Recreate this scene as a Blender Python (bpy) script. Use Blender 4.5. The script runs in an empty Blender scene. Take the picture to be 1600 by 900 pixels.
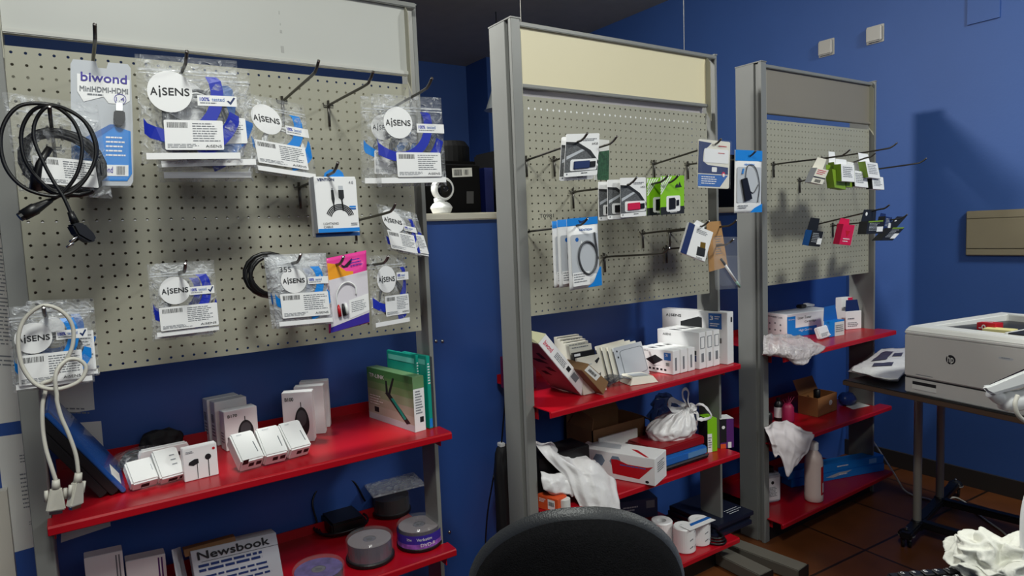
import bpy, bmesh, math, random
from mathutils import Vector, Matrix, noise, geometry
random.seed(7)
S = bpy.context.scene
COL = S.collection
V3 = Vector
PI = math.pi

# ------------------------------------------------------------------ camera
FPX, PAN, PIT, ROLL = 1030.0, 0.589221, 0.085606, 0.040780
EYE = V3((0, 0, 1.40))
fw = V3((math.sin(PAN) * math.cos(PIT), math.cos(PAN) * math.cos(PIT), -math.sin(PIT)))
r0 = V3((math.cos(PAN), -math.sin(PAN), 0))
d0 = fw.cross(r0)
if d0.z > 0:
    d0 = -d0
rt = r0 * math.cos(ROLL) + d0 * math.sin(ROLL)
dn = d0 * math.cos(ROLL) - r0 * math.sin(ROLL)
cam_data = bpy.data.cameras.new('camera')
cam_data.sensor_width = 36.0
cam_data.lens = FPX / 1600 * 36.0
cam_data.clip_start = 0.02
cam_data.clip_end = 60
cam = bpy.data.objects.new('camera', cam_data)
COL.objects.link(cam)
m = Matrix((rt, -dn, -fw)).transposed().to_4x4()
m.translation = EYE
cam.matrix_world = m
S.camera = cam


def ray(u, v):
    return fw + rt * ((u - 800) / FPX) + dn * ((v - 450) / FPX)


def atY(u, v, Y):
    q = ray(u, v)
    return EYE + q * (Y / q.y)


def atX(u, v, X):
    q = ray(u, v)
    return EYE + q * (X / q.x)


def atZ(u, v, Z):
    q = ray(u, v)
    return EYE + q * ((Z - EYE.z) / q.z)


def atD(u, v, d):
    """point on the sight line at depth d (metres along the view axis)"""
    return EYE + ray(u, v) * d


# ------------------------------------------------------------------ materials
def lin(c):
    return tuple((x / 255 / 12.92) if x / 255 <= 0.04045 else ((x / 255 + 0.055) / 1.055) ** 2.4 for x in c)


MATS = {}


def mat(name, rgb, rough=0.5, metal=0.0, spec=0.5, var=0.0, vscale=8.0, bump=0.0, bscale=60.0, coat=0.0, dirt=None):
    if name in MATS:
        return MATS[name]
    mt = bpy.data.materials.new(name)
    mt.use_nodes = True
    nt = mt.node_tree
    b = nt.nodes['Principled BSDF']
    c = lin(rgb)
    b.inputs['Base Color'].default_value = (*c, 1)
    b.inputs['Roughness'].default_value = rough
    b.inputs['Metallic'].default_value = metal
    b.inputs['Specular IOR Level'].default_value = spec
    b.inputs['Coat Weight'].default_value = coat
    if var > 0 or bump > 0:
        tc = nt.nodes.new('ShaderNodeTexCoord')
    if var > 0:
        n = nt.nodes.new('ShaderNodeTexNoise')
        n.inputs['Scale'].default_value = vscale
        n.inputs['Detail'].default_value = 5
        nt.links.new(tc.outputs['Object'], n.inputs['Vector'])
        r = nt.nodes.new('ShaderNodeValToRGB')
        r.color_ramp.elements[0].position = 0.3
        r.color_ramp.elements[1].position = 0.7
        r.color_ramp.elements[0].color = (*[x * (1 - var) for x in c], 1)
        r.color_ramp.elements[1].color = (*[min(1, x * (1 + var * 0.6)) for x in c], 1)
        nt.links.new(n.outputs['Fac'], r.inputs['Fac'])
        nt.links.new(r.outputs['Color'], b.inputs['Base Color'])
    if bump > 0:
        n2 = nt.nodes.new('ShaderNodeTexNoise')
        n2.inputs['Scale'].default_value = bscale
        n2.inputs['Detail'].default_value = 4
        nt.links.new(tc.outputs['Object'], n2.inputs['Vector'])
        bp = nt.nodes.new('ShaderNodeBump')
        bp.inputs['Strength'].default_value = bump
        bp.inputs['Distance'].default_value = 0.01
        nt.links.new(n2.outputs['Fac'], bp.inputs['Height'])
        nt.links.new(bp.outputs['Normal'], b.inputs['Normal'])
    MATS[name] = mt
    return mt


def film_mat(name, base=0.14, rgb=(225, 228, 232), rough=0.12, crinkle=0.6, scale=40.0, edge=0.35):
    """thin clear plastic: mostly see-through, with glossy crinkles"""
    mt = bpy.data.materials.new(name)
    mt.use_nodes = True
    nt = mt.node_tree
    nt.nodes.clear()
    out = nt.nodes.new('ShaderNodeOutputMaterial')
    mix = nt.nodes.new('ShaderNodeMixShader')
    tr = nt.nodes.new('ShaderNodeBsdfTransparent')
    pb = nt.nodes.new('ShaderNodeBsdfPrincipled')
    pb.inputs['Base Color'].default_value = (*lin(rgb), 1)
    pb.inputs['Roughness'].default_value = rough
    pb.inputs['Specular IOR Level'].default_value = 1.0
    tc = nt.nodes.new('ShaderNodeTexCoord')
    n = nt.nodes.new('ShaderNodeTexNoise')
    n.inputs['Scale'].default_value = scale
    n.inputs['Detail'].default_value = 3
    n.inputs['Distortion'].default_value = 1.5
    nt.links.new(tc.outputs['Object'], n.inputs['Vector'])
    bp = nt.nodes.new('ShaderNodeBump')
    bp.inputs['Strength'].default_value = crinkle
    bp.inputs['Distance'].default_value = 0.02
    nt.links.new(n.outputs['Fac'], bp.inputs['Height'])
    nt.links.new(bp.outputs['Normal'], pb.inputs['Normal'])
    r = nt.nodes.new('ShaderNodeValToRGB')
    r.color_ramp.elements[0].position = 0.52
    r.color_ramp.elements[1].position = 0.72
    r.color_ramp.elements[0].color = (base, base, base, 1)
    r.color_ramp.elements[1].color = (base + edge, base + edge, base + edge, 1)
    nt.links.new(n.outputs['Fac'], r.inputs['Fac'])
    nt.links.new(r.outputs['Color'], mix.inputs[0])
    nt.links.new(tr.outputs[0], mix.inputs[1])
    nt.links.new(pb.outputs[0], mix.inputs[2])
    nt.links.new(mix.outputs[0], out.inputs['Surface'])
    MATS[name] = mt
    return mt


M = {}
M['white'] = mat('white_card', (236, 236, 236), 0.42)
M['offwhite'] = mat('warm_white_card', (226, 222, 208), 0.5, var=0.05)
M['plastic_white'] = mat('white_plastic', (232, 233, 232), 0.3)
M['paper'] = mat('paper', (214, 214, 210), 0.8, var=0.04)
M['ink'] = mat('ink_black', (24, 26, 30), 0.5)
M['greyink'] = mat('ink_grey', (120, 124, 130), 0.6)
M['lightgrey'] = mat('light_grey_print', (186, 190, 196), 0.5)
M['black'] = mat('black_plastic', (14, 14, 16), 0.4)
M['rubber'] = mat('black_rubber', (16, 16, 18), 0.38)
M['greycable'] = mat('grey_cable', (70, 72, 76), 0.45)
M['palecable'] = mat('pale_grey_cable', (196, 193, 182), 0.5)
M['royal'] = mat('royal_blue_print', (24, 44, 168), 0.4)
M['sky'] = mat('sky_blue_print', (20, 128, 214), 0.4)
M['navy'] = mat('navy_print', (26, 46, 96), 0.4)
M['midblue'] = mat('mid_blue_print', (32, 98, 176), 0.4)
M['teal'] = mat('teal_card', (14, 150, 132), 0.4)
M['green'] = mat('leaf_green_print', (132, 196, 30), 0.4)
M['olive'] = mat('olive_green_print', (118, 150, 40), 0.45)
M['pink'] = mat('magenta_foil', (226, 60, 150), 0.3)
M['orange'] = mat('orange_foil', (240, 160, 40), 0.35)
M['purple'] = mat('purple_print', (86, 40, 110), 0.4)
M['violet'] = mat('violet_print', (58, 44, 150), 0.35)
M['crimson'] = mat('crimson_print', (206, 26, 74), 0.4)
M['redprint'] = mat('red_print', (190, 24, 36), 0.4)
M['orangebox'] = mat('orange_box', (214, 84, 40), 0.5)
M['kraft'] = mat('kraft_card', (176, 132, 82), 0.75, var=0.08, vscale=20)
M['brownbox'] = mat('brown_cardboard', (122, 86, 54), 0.8, var=0.1, vscale=15)
M['steel'] = mat('dark_steel_rod', (92, 90, 86), 0.35, metal=0.85)
M['chrome'] = mat('bright_metal', (190, 190, 190), 0.22, metal=1.0)
M['gold'] = mat('gold_contact', (190, 150, 70), 0.3, metal=0.8)
M['upright'] = mat('grey_painted_metal', (124, 125, 122), 0.4, var=0.05, vscale=5)
M['peg'] = mat('beige_grey_painted_metal', (158, 156, 140), 0.5, var=0.08, vscale=3)
M['headgrey'] = mat('pale_grey_board', (182, 183, 178), 0.45, var=0.03, vscale=3)
M['headcream'] = mat('cream_board', (222, 212, 176), 0.45, var=0.02, vscale=2)
M['headdark'] = mat('stone_grey_board', (128, 122, 110), 0.45, var=0.04, vscale=3)
M['red'] = mat('red_painted_metal', (172, 12, 28), 0.30, spec=0.4, var=0.06, vscale=6)
M['blue'] = mat('blue_wall_paint', (58, 94, 162), 0.55, var=0.05, vscale=2.5, bump=0.05, bscale=90)
M['bluepanel'] = mat('blue_partition_paint', (44, 80, 152), 0.45, var=0.06, vscale=2)
M['ceiling'] = mat('dark_grey_ceiling', (214, 200, 172), 0.8, var=0.05)
M['ledge'] = mat('cream_ledge', (206, 202, 190), 0.5)
M['film'] = film_mat('clear_plastic_film', 0.09, crinkle=0.8, edge=0.45)
M['filmmilk'] = film_mat('frosted_plastic_film', 0.34, crinkle=0.7, scale=30)
M['clear'] = film_mat('clear_hard_plastic', 0.06, crinkle=0.05, scale=8, edge=0.05, rough=0.06)
M['smoke'] = film_mat('smoked_plastic', 0.55, rgb=(60, 62, 70), crinkle=0.05, scale=8, edge=0.05, rough=0.08)
M['bagwhite'] = mat('white_plastic_bag', (228, 226, 226), 0.38, bump=0.35, bscale=35)
M['tissue'] = mat('white_tissue', (226, 226, 216), 0.9, bump=0.3, bscale=90)
M['fabric'] = mat('black_fabric', (20, 20, 22), 0.95, spec=0.1, bump=0.5, bscale=420, var=0.25, vscale=160)
M['shell'] = mat('charcoal_plastic', (44, 46, 49), 0.4, bump=0.15, bscale=300)
M['printer'] = mat('printer_grey_white', (206, 204, 200), 0.45)
M['printertop'] = mat('printer_white', (226, 226, 222), 0.4)
M['tabletop'] = mat('black_table_laminate', (24, 23, 22), 0.4)
M['edge'] = mat('brown_table_edge', (84, 64, 50), 0.5)
M['leg'] = mat('satin_grey_leg', (150, 148, 140), 0.35, metal=0.4)
M['feet'] = mat('grey_steel_foot', (104, 100, 92), 0.45, var=0.06)
M['sw'] = mat('switch_plate', (190, 186, 178), 0.4)
M['panel'] = mat('beige_cabinet_cover', (146, 136, 112), 0.45, var=0.03)
M['sticky'] = mat('yellow_paper', (226, 216, 150), 0.8)
M['skirt'] = mat('dark_skirting', (50, 46, 44), 0.5)


def floor_mat():
    mt = bpy.data.materials.new('terracotta_tiles')
    mt.use_nodes = True
    nt = mt.node_tree
    b = nt.nodes['Principled BSDF']
    tc = nt.nodes.new('ShaderNodeTexCoord')
    mp = nt.nodes.new('ShaderNodeMapping')
    mp.inputs['Rotation'].default_value = (0, 0, math.radians(3))
    mp.inputs['Location'].default_value = (0.16, 0.1, 0)
    nt.links.new(tc.outputs['Object'], mp.inputs['Vector'])
    br = nt.nodes.new('ShaderNodeTexBrick')
    br.offset = 0.0
    br.inputs['Scale'].default_value = 1.0
    br.inputs['Brick Width'].default_value = 0.42
    br.inputs['Row Height'].default_value = 0.42
    br.inputs['Mortar Size'].default_value = 0.006
    br.inputs['Color1'].default_value = (*lin((112, 66, 34)), 1)
    br.inputs['Color2'].default_value = (*lin((102, 58, 30)), 1)
    br.inputs['Mortar'].default_value = (*lin((40, 27, 20)), 1)
    nt.links.new(mp.outputs[0], br.inputs['Vector'])
    n = nt.nodes.new('ShaderNodeTexNoise')
    n.inputs['Scale'].default_value = 9
    n.inputs['Detail'].default_value = 6
    nt.links.new(tc.outputs['Object'], n.inputs['Vector'])
    r = nt.nodes.new('ShaderNodeValToRGB')
    r.color_ramp.elements[0].color = (0.55, 0.5, 0.45, 1)
    r.color_ramp.elements[1].color = (1.15, 1.1, 1.05, 1)
    nt.links.new(n.outputs['Fac'], r.inputs['Fac'])
    mx = nt.nodes.new('ShaderNodeMixRGB')
    mx.blend_type = 'MULTIPLY'
    mx.inputs[0].default_value = 1
    nt.links.new(br.outputs['Color'], mx.inputs[1])
    nt.links.new(r.outputs['Color'], mx.inputs[2])
    nt.links.new(mx.outputs[0], b.inputs['Base Color'])
    b.inputs['Roughness'].default_value = 0.4
    return mt


M['floor'] = floor_mat()


# ------------------------------------------------------------------ object helpers
ORIGIN = {}


def _link(o, parent):
    COL.objects.link(o)
    if parent is not None:
        o.parent = parent


def thing(name, label, cat, loc, group=None):
    o = bpy.data.objects.new(name, None)
    o.empty_display_size = 0.05
    COL.objects.link(o)
    loc = V3(loc)
    o.location = loc
    ORIGIN[o] = loc
    o['label'] = label
    o['category'] = cat
    if group:
        o['group'] = group
    return o


def tag(o, label, cat, group=None):
    o['label'] = label
    o['category'] = cat
    if group:
        o['group'] = group
    return o


def mk(name, verts, faces, material, parent=None, smooth=False, bevel=0.0, seg=2, sub=0, solid=0.0, flip=False):
    """one mesh object; verts are world points"""
    verts = [V3(v) for v in verts]
    if parent is None:
        lo = [min(v[i] for v in verts) for i in range(3)]
        hi = [max(v[i] for v in verts) for i in range(3)]
        org = V3(((lo[0] + hi[0]) / 2, (lo[1] + hi[1]) / 2, lo[2]))
    else:
        org = ORIGIN[parent]
    me = bpy.data.meshes.new(name)
    me.from_pydata([v - org for v in verts], [], faces)
    bm = bmesh.new()
    bm.from_mesh(me)
    bmesh.ops.recalc_face_normals(bm, faces=bm.faces)
    if flip:
        bmesh.ops.reverse_faces(bm, faces=bm.faces)
    if bevel > 0:
        es = [e for e in bm.edges if len(e.link_faces) == 2 and e.calc_face_angle(0) > 0.5]
        bmesh.ops.bevel(bm, geom=es, offset=bevel, segments=seg, affect='EDGES', clamp_overlap=True)
    bm.to_mesh(me)
    bm.free()
    if smooth:
        for p in me.polygons:
            p.use_smooth = True
    me.materials.append(material)
    o = bpy.data.objects.new(name, me)
    _link(o, parent)
    if parent is None:
        o.location = org
        ORIGIN[o] = org
    else:
        ORIGIN[o] = org
    if solid:
        md = o.modifiers.new('thickness', 'SOLIDIFY')
        md.thickness = solid
        md.offset = 0
    if sub:
        md = o.modifiers.new('smooth', 'SUBSURF')
        md.levels = sub
        md.render_levels = sub
    return o


class MB:
    """collects shapes in world space, then makes ONE mesh object"""

    def __init__(s):
        s.v = []
        s.f = []

    def add(s, vs, fs):
        k = len(s.v)
        s.v += [V3(v) for v in vs]
        s.f += [[i + k for i in f] for f in fs]
        return s

    def box(s, a, b):
        x0, y0, z0 = a
        x1, y1, z1 = b
        return s.add([(x0, y0, z0), (x1, y0, z0), (x1, y1, z0), (x0, y1, z0), (x0, y0, z1), (x1, y0, z1), (x1, y1, z1), (x0, y1, z1)],
                     [(0, 3, 2, 1), (4, 5, 6, 7), (0, 1, 5, 4), (1, 2, 6, 5), (2, 3, 7, 6), (3, 0, 4, 7)])

    def prism(s, poly, off):
        """poly: list of world points (planar), extruded by vector off"""
        n = len(poly)
        off = V3(off)
        vs = [V3(p) for p in poly] + [V3(p) + off for p in poly]
        fs = [list(range(n))[::-1], list(range(n, 2 * n))] + [(i, (i + 1) % n, n + (i + 1) % n, n + i) for i in range(n)]
        return s.add(vs, fs)

    def tube(s, pts, r, n=8, closed=False, cap=True):
        pts = [V3(p) for p in pts]
        m_ = len(pts)
        rs = r if isinstance(r, (list, tuple)) else [r] * m_
        t = []
        for i in range(m_):
            a = pts[(i - 1) % m_] if (closed or i > 0) else pts[i]
            b = pts[(i + 1) % m_] if (closed or i < m_ - 1) else pts[i]
            d = b - a
            t.append(d.normalized() if d.length > 1e-9 else V3((0, 0, 1)))
        up = V3((0, 0, 1)) if abs(t[0].z) < 0.9 else V3((1, 0, 0))
        nx = t[0].cross(up).normalized()
        vs = []
        for i in range(m_):
            nx = (nx - t[i] * nx.dot(t[i]))
            nx = nx.normalized() if nx.length > 1e-6 else t[i].orthogonal().normalized()
            ny = t[i].cross(nx)
            for k in range(n):
                a = 2 * PI * k / n
                vs.append(pts[i] + (nx * math.cos(a) + ny * math.sin(a)) * rs[i])
        fs = []
        for i in range(m_ if closed else m_ - 1):
            j = (i + 1) % m_
            for k in range(n):
                fs.append((i * n + k, i * n + (k + 1) % n, j * n + (k + 1) % n, j * n + k))
        if cap and not closed:
            fs.append(list(range(n))[::-1])
            fs.append([(m_ - 1) * n + k for k in range(n)])
        return s.add(vs, fs)

    def lathe(s, c, prof, n=32, ax=V3((0, 0, 1)), cap=True):
        """prof: list of (radius, height along ax) from point c"""
        ax = V3(ax).normalized()
        x = ax.orthogonal().normalized()
        y = ax.cross(x)
        vs = []
        for (r_, h) in prof:
            for k in range(n):
                a = 2 * PI * k / n
                vs.append(V3(c) + ax * h + (x * math.cos(a) + y * math.sin(a)) * max(r_, 1e-5))
        fs = []
        for i in range(len(prof) - 1):
            for k in range(n):
                fs.append((i * n + k, i * n + (k + 1) % n, (i + 1) * n + (k + 1) % n, (i + 1) * n + k))
        if cap:
            fs.append(list(range(n))[::-1])
            fs.append([(len(prof) - 1) * n + k for k in range(n)])
        return s.add(vs, fs)

    def build(s, name, material, parent=None, **k):
        return mk(name, s.v, s.f, material, parent, **k)


def spline(pts, per=8, closed=False):
    """Catmull-Rom through world points"""
    p = [V3(q) for q in pts]
    n = len(p)
    out = []
    rng = n if closed else n - 1
    for i in range(rng):
        a = p[(i - 1) % n] if (closed or i > 0) else p[0] * 2 - p[1]
        b, c = p[i], p[(i + 1) % n]
        d = p[(i + 2) % n] if (closed or i < n - 2) else p[-1] * 2 - p[-2]
        for k in range(per):
            t = k / per
            out.append(0.5 * ((2 * b) + (c - a) * t + (2 * a - 5 * b + 4 * c - d) * t * t + (3 * b - a - 3 * c + d) * t ** 3))
    if not closed:
        out.append(p[-1])
    return out


class Fr:
    """a flat frame in the world: u to the right, v down, h out towards the viewer"""

    def __init__(s, tl, tr, bl):
        s.o = V3(tl)
        s.X = V3(tr) - s.o
        s.D = V3(bl) - s.o
        s.n = s.D.cross(s.X).normalized()
        s.w = s.X.length
        s.h = s.D.length

    def p(s, u, v, h=0.0):
        return s.o + s.X * u + s.D * v + s.n * h

    def sub(s, u0, v0, u1, v1, h=0.0):
        return Fr(s.p(u0, v0, h), s.p(u1, v0, h), s.p(u0, v1, h))

    def right(s, depth):
        return Fr(s.p(1, 0), s.p(1, 0, -depth), s.p(1, 1))

    def left(s, depth):
        return Fr(s.p(0, 0, -depth), s.p(0, 0), s.p(0, 1, -depth))

    def top(s, depth):
        return Fr(s.p(0, 0, -depth), s.p(1, 0, -depth), s.p(0, 0))

    def shift(s, v):
        v = V3(v)
        return Fr(s.o + v, s.o + s.X + v, s.o + s.D + v)


def FY(tl, tr, bl, Y):
    ys = Y if isinstance(Y, (list, tuple)) else (Y, Y, Y)
    return Fr(atY(*tl, ys[0]), atY(*tr, ys[1]), atY(*bl, ys[2]))


def flat(F, uv):
    """flat frame lying on the highest point a print covers"""
    if not hasattr(F, 'bul'):
        return F
    us, vs = [q[0] for q in uv], [q[1] for q in uv]
    m_ = max(F.bul(u, v) for u in (min(us), (min(us) + max(us)) / 2, max(us)) for v in (min(vs), (min(vs) + max(vs)) / 2, max(vs)))
    o = F.o + F.n * (F.T * m_)
    return Fr(o, o + F.X, o + F.D)


def fpoly(F, uv, name, material, parent, h=0.0006, t=0.0004):
    mb = MB()
    F = flat(F, uv)
    mb.prism([F.p(u, v, h) for u, v in uv], -F.n * t)
    return mb.build(name, material, parent)


def frect(F, u0, v0, u1, v1, name, material, parent, h=0.0006, t=0.0004):
    return fpoly(F, [(u0, v0), (u1, v0), (u1, v1), (u0, v1)], name, material, parent, h, t)


def rrect(u0, v0, u1, v1, ru, rv, n=4):
    out = []
    for (cu, cv, a0) in ((u1 - ru, v0 + rv, -90), (u1 - ru, v1 - rv, 0), (u0 + ru, v1 - rv, 90), (u0 + ru, v0 + rv, 180)):
        for k in range(n + 1):
            a = math.radians(a0 + 90 * k / n)
            out.append((cu + ru * math.cos(a), cv + rv * math.sin(a)))
    return out


def disc_uv(F, u, v, r, n=28, a0=0.0, ecc=1.0):
    """polygon (uv) of a true circle of radius r metres"""
    return [(u + r * math.cos(a0 + 2 * PI * k / n) / F.w, v + r * ecc * math.sin(a0 + 2 * PI * k / n) / F.h) for k in range(n)]


def arc_band(F, u, v, r_in, r_out, a0, a1, name, material, parent, h=0.0006, n=20, clip=(0, 0, 1, 1)):
    """a printed ring segment; angles in degrees clockwise from the right; cut at the frame's edge"""
    mb = MB()
    for k in range(n):
        x0 = math.radians(a0 + (a1 - a0) * k / n)
        x1 = math.radians(a0 + (a1 - a0) * (k + 1) / n)
        q = []
        for (rr, a) in ((r_in, x0), (r_out, x0), (r_out, x1), (r_in, x1)):
            q.append((u + rr * math.cos(a) / F.w, v + rr * math.sin(a) / F.h))
        q = [(min(max(a, clip[0]), clip[2]), min(max(b, clip[1]), clip[3])) for a, b in q]
        area = 0
        for i in range(4):
            area += q[i][0] * q[(i + 1) % 4][1] - q[(i + 1) % 4][0] * q[i][1]
        if abs(area) < 1e-5:
            continue
        mb.prism([F.p(a, b, h) for a, b in q], -F.n * 0.0003)
    if mb.v:
        return mb.build(name, material, parent)


TXT = {}


def text_data(s):
    if s in TXT:
        return TXT[s]
    cu = bpy.data.curves.new('t', 'FONT')
    cu.body = s
    cu.resolution_u = 3
    o = bpy.data.objects.new('t', cu)
    COL.objects.link(o)
    bpy.context.view_layer.update()
    me = o.evaluated_get(bpy.context.evaluated_depsgraph_get()).to_mesh()
    vs = [(v.co.x, v.co.y) for v in me.vertices]
    fs = [tuple(p.vertices) for p in me.polygons]
    o.evaluated_get(bpy.context.evaluated_depsgraph_get()).to_mesh_clear()
    bpy.data.objects.remove(o)
    bpy.data.curves.remove(cu)
    x0 = min(v[0] for v in vs)
    x1 = max(v[0] for v in vs)
    y0 = min(v[1] for v in vs)
    y1 = max(v[1] for v in vs)
    TXT[s] = (vs, fs, x0, x1, y0, y1)
    return TXT[s]


def text(F, s, u0, v0, u1, v1, material, parent, h=0.0012, name='lettering', bold=0.0):
    """lettering stretched to fill the given box of the frame"""
    vs, fs, x0, x1, y0, y1 = text_data(s)
    mb = MB()
    F = flat(F, [(u0, v0), (u1, v1)])
    offs = [(0, 0)] if not bold else [(-bold, 0), (bold, 0), (0, bold), (0, -bold)]
    for k, (du, dv) in enumerate(offs):
        mb.add([F.p(u0 + (x - x0) / (x1 - x0) * (u1 - u0) + du / F.w, v1 - (y - y0) / (y1 - y0) * (v1 - v0) + dv / F.h, h + 0.00003 * k) for x, y in vs], fs)
    me_o = mk(name, mb.v, mb.f, material, parent)
    return me_o


def smallprint(F, u0, v0, u1, v1, rows, material, parent, h=0.0012, name='small_print', seed=1, fill=0.5, ragged=0.35):
    rnd = random.Random(seed)
    mb = MB()
    F = flat(F, [(u0, v0), (u1, v1)])
    dv = (v1 - v0) / rows
    for i in range(rows):
        e = u1 - (u1 - u0) * rnd.random() * ragged
        u = u0
        while u < e:
            wd = (u1 - u0) * (0.06 + 0.16 * rnd.random())
            b = min(u + wd, e)
            a = v0 + i * dv
            mb.add([F.p(u, a, h), F.p(b, a, h), F.p(b, a + dv * fill, h), F.p(u, a + dv * fill, h)], [(0, 1, 2, 3)])
            u = b + (u1 - u0) * 0.025
    return mb.build(name, material, parent)


def barcode(F, u0, v0, u1, v1, parent, h=0.0012, seed=3, n=22, name='barcode'):
    rnd = random.Random(seed)
    mb = MB()
    F = flat(F, [(u0, v0), (u1, v1)])
    ws = [0.3 + rnd.random() for _ in range(2 * n)]
    tot = sum(ws)
    u = u0
    for i, w in enumerate(ws):
        e = u + (u1 - u0) * w / tot
        if i % 2 == 0:
            mb.add([F.p(u, v0, h), F.p(e, v0, h), F.p(e, v1, h), F.p(u, v1, h)], [(0, 1, 2, 3)])
        u = e
    return mb.build(name, M['ink'], parent)


def boxf(F, depth, name, material, parent=None, bevel=0.0012):
    """a cuboid whose front face is the frame"""
    mb = MB()
    mb.prism([F.p(0, 0), F.p(1, 0), F.p(1, 1), F.p(0, 1)], -F.n * depth)
    return mb.build(name, material, parent, bevel=bevel)


def shelf_front(bl, br, tl, Z):
    """front face of a box standing on a level surface Z, from pixels"""
    a = atZ(*bl, Z)
    b = atZ(*br, Z)
    t = atY(*tl, a.y)
    hgt = t.z - Z
    return Fr(a + V3((0, 0, hgt)), b + V3((0, 0, hgt)), a)


def patch(rows, nu=24, nv=24):
    """smooth grid through a rectangular net of control points"""
    R_ = [spline(r_, per=max(1, nu // (len(r_) - 1))) for r_ in rows]
    cols = []
    for j in range(len(R_[0])):
        cols.append(spline([r_[j] for r_ in R_], per=max(1, nv // (len(rows) - 1))))
    return [[cols[j][i] for j in range(len(cols))] for i in range(len(cols[0]))]


def grid_mesh(g, name, material, parent=None, smooth=True, crumple=0.0, cs=20.0, solid=0.0015, sub=0, seed=0.0, folds=0.0, ff=5.0):
    nv, nu = len(g), len(g[0])
    vs = []
    if folds:
        h = []
        for i in range(nv):
            row = []
            for j in range(nu):
                a, b = g[i][max(j - 1, 0)], g[i][min(j + 1, nu - 1)]
                c, d = g[max(i - 1, 0)][j], g[min(i + 1, nv - 1)][j]
                n_ = (d - c).cross(b - a)
                n_ = n_.normalized() if n_.length > 1e-9 else V3((0, -1, 0))
                u, v = j / (nu - 1), i / (nv - 1)
                w = 1 - abs(noise.noise(V3((u * ff + 0.7 * v + seed, v * 1.3, seed)))) * 2.2
                w2 = 1 - abs(noise.noise(V3((u * 2 - v * ff * 0.5 + seed, v * ff * 0.8, seed + 4)))) * 2.2
                row.append(g[i][j] + n_ * folds * (w * 0.65 + w2 * 0.45))
            h.append(row)
        g = h
    for i in range(nv):
        for j in range(nu):
            p = g[i][j]
            if crumple:
                q = p * cs + V3((seed, seed * 1.7, 0))
                a = noise.noise_vector(q)
                b = abs(noise.noise(q * 0.6 + V3((9, 9, 9))))
                p = p + a * crumple * 0.6 + V3((0, 0, 1)) * (b * crumple)
            vs.append(p)
    fs = [(i * nu + j, i * nu + j + 1, (i + 1) * nu + j + 1, (i + 1) * nu + j) for i in range(nv - 1) for j in range(nu - 1)]
    return mk(name, vs, fs, material, parent, smooth=smooth, solid=solid, sub=sub)
# ================================================================== setting
def struct(o):
    o['kind'] = 'structure'
    return o


def sbox(name, a, b, material, bevel=0.0):
    return struct(MB().box(a, b).build(name, material, None, bevel=bevel))


XL, XR, YF, YB, CH = -2.2, 3.75, -1.6, 5.68, 3.02
sbox('floor', (XL - 0.1, YF - 0.1, -0.1), (XR + 0.1, YB + 0.1, 0.0), M['floor'])
sbox('ceiling', (XL - 0.1, YF - 0.1, CH), (XR + 0.1, YB + 0.1, CH + 0.1), M['ceiling'])
sbox('wall_right', (XR, YF - 0.1, 0), (XR + 0.1, YB + 0.1, CH), M['blue'])
sbox('wall_back', (XL - 0.1, YB, 0), (XR, YB + 0.1, CH), M['blue'])
sbox('wall_left', (XL - 0.1, YF - 0.1, 0), (XL, YB, CH), M['blue'])
sbox('wall_front', (XL, YF - 0.1, 0), (XR, YF, CH), M['blue'])
# chimney-like pier in the far corner of the room behind
sbox('wall_pier', (3.36, 5.30, 0), (XR, YB, CH), M['blue'])
sbox('baseboard_right', (XR - 0.014, 2.14, 0.0), (XR, YB, 0.09), M['skirt'])
sbox('baseboard_front_right', (XR - 0.014, YF, 0.0), (XR, 2.10, 0.09), M['skirt'])
# low blue partition behind the displays and its cream ledge
PYB = 2.10
sbox('wall_partition', (-1.25, PYB, 0), (XR - 0.001, PYB + 0.05, 1.448), M['bluepanel'])
sbox('trim_1', (-1.25, PYB - 0.022, 1.448), (XR - 0.001, PYB + 0.20, 1.474), M['ledge'], bevel=0.004)
# cream strip at the extreme left: the end post of the partition
p = atY(4, 780, PYB - 0.01)
sbox('trim_2', (p.x - 0.09, PYB - 0.03, 0), (p.x + 0.012, PYB - 0.002, 0.80), M['ledge'])

# panel screws on the partition
for k, (u, v) in enumerate(((681, 533), (691, 533), (702, 831))):
    q = atY(u, v, PYB)
    sc = MB().lathe((q.x, PYB - 0.0055, q.z), [(0.001, 0), (0.005, 0.001), (0.0065, 0.004), (0.0065, 0.0056)], 14, ax=(0, 1, 0)).build('screw_cap', M['chrome'], None, smooth=True)
    tag(sc, ('left bright screw cap of the pair on the blue partition beside the first display', 'right bright screw cap of the pair on the blue partition beside the first display',
             'single bright screw cap low on the blue partition beside the disc spindles')[k], 'screw', 'screw caps on the partition')

# ------------------------------------------------------------------ wall fittings
for k, (u, v, lab) in enumerate(((1292, 75, 'square off-white wall box, lower left one of the two high on the blue wall'),
                                 (1368, 54, 'square off-white wall box, upper right one of the two high on the blue wall'))):
    q = atX(u, v, XR)
    t = thing('wall_box', lab, 'wall box', (XR, q.y, q.z - 0.045), 'wall boxes high on the right wall')
    MB().box((XR - 0.006, q.y - 0.047, q.z - 0.047), (XR, q.y + 0.047, q.z + 0.047)).build('back_plate', M['sw'], t, bevel=0.002)
    MB().box((XR - 0.026, q.y - 0.041, q.z - 0.041), (XR - 0.006, q.y + 0.041, q.z + 0.041)).build('cover', M['sw'], t, bevel=0.006, seg=3)
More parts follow.
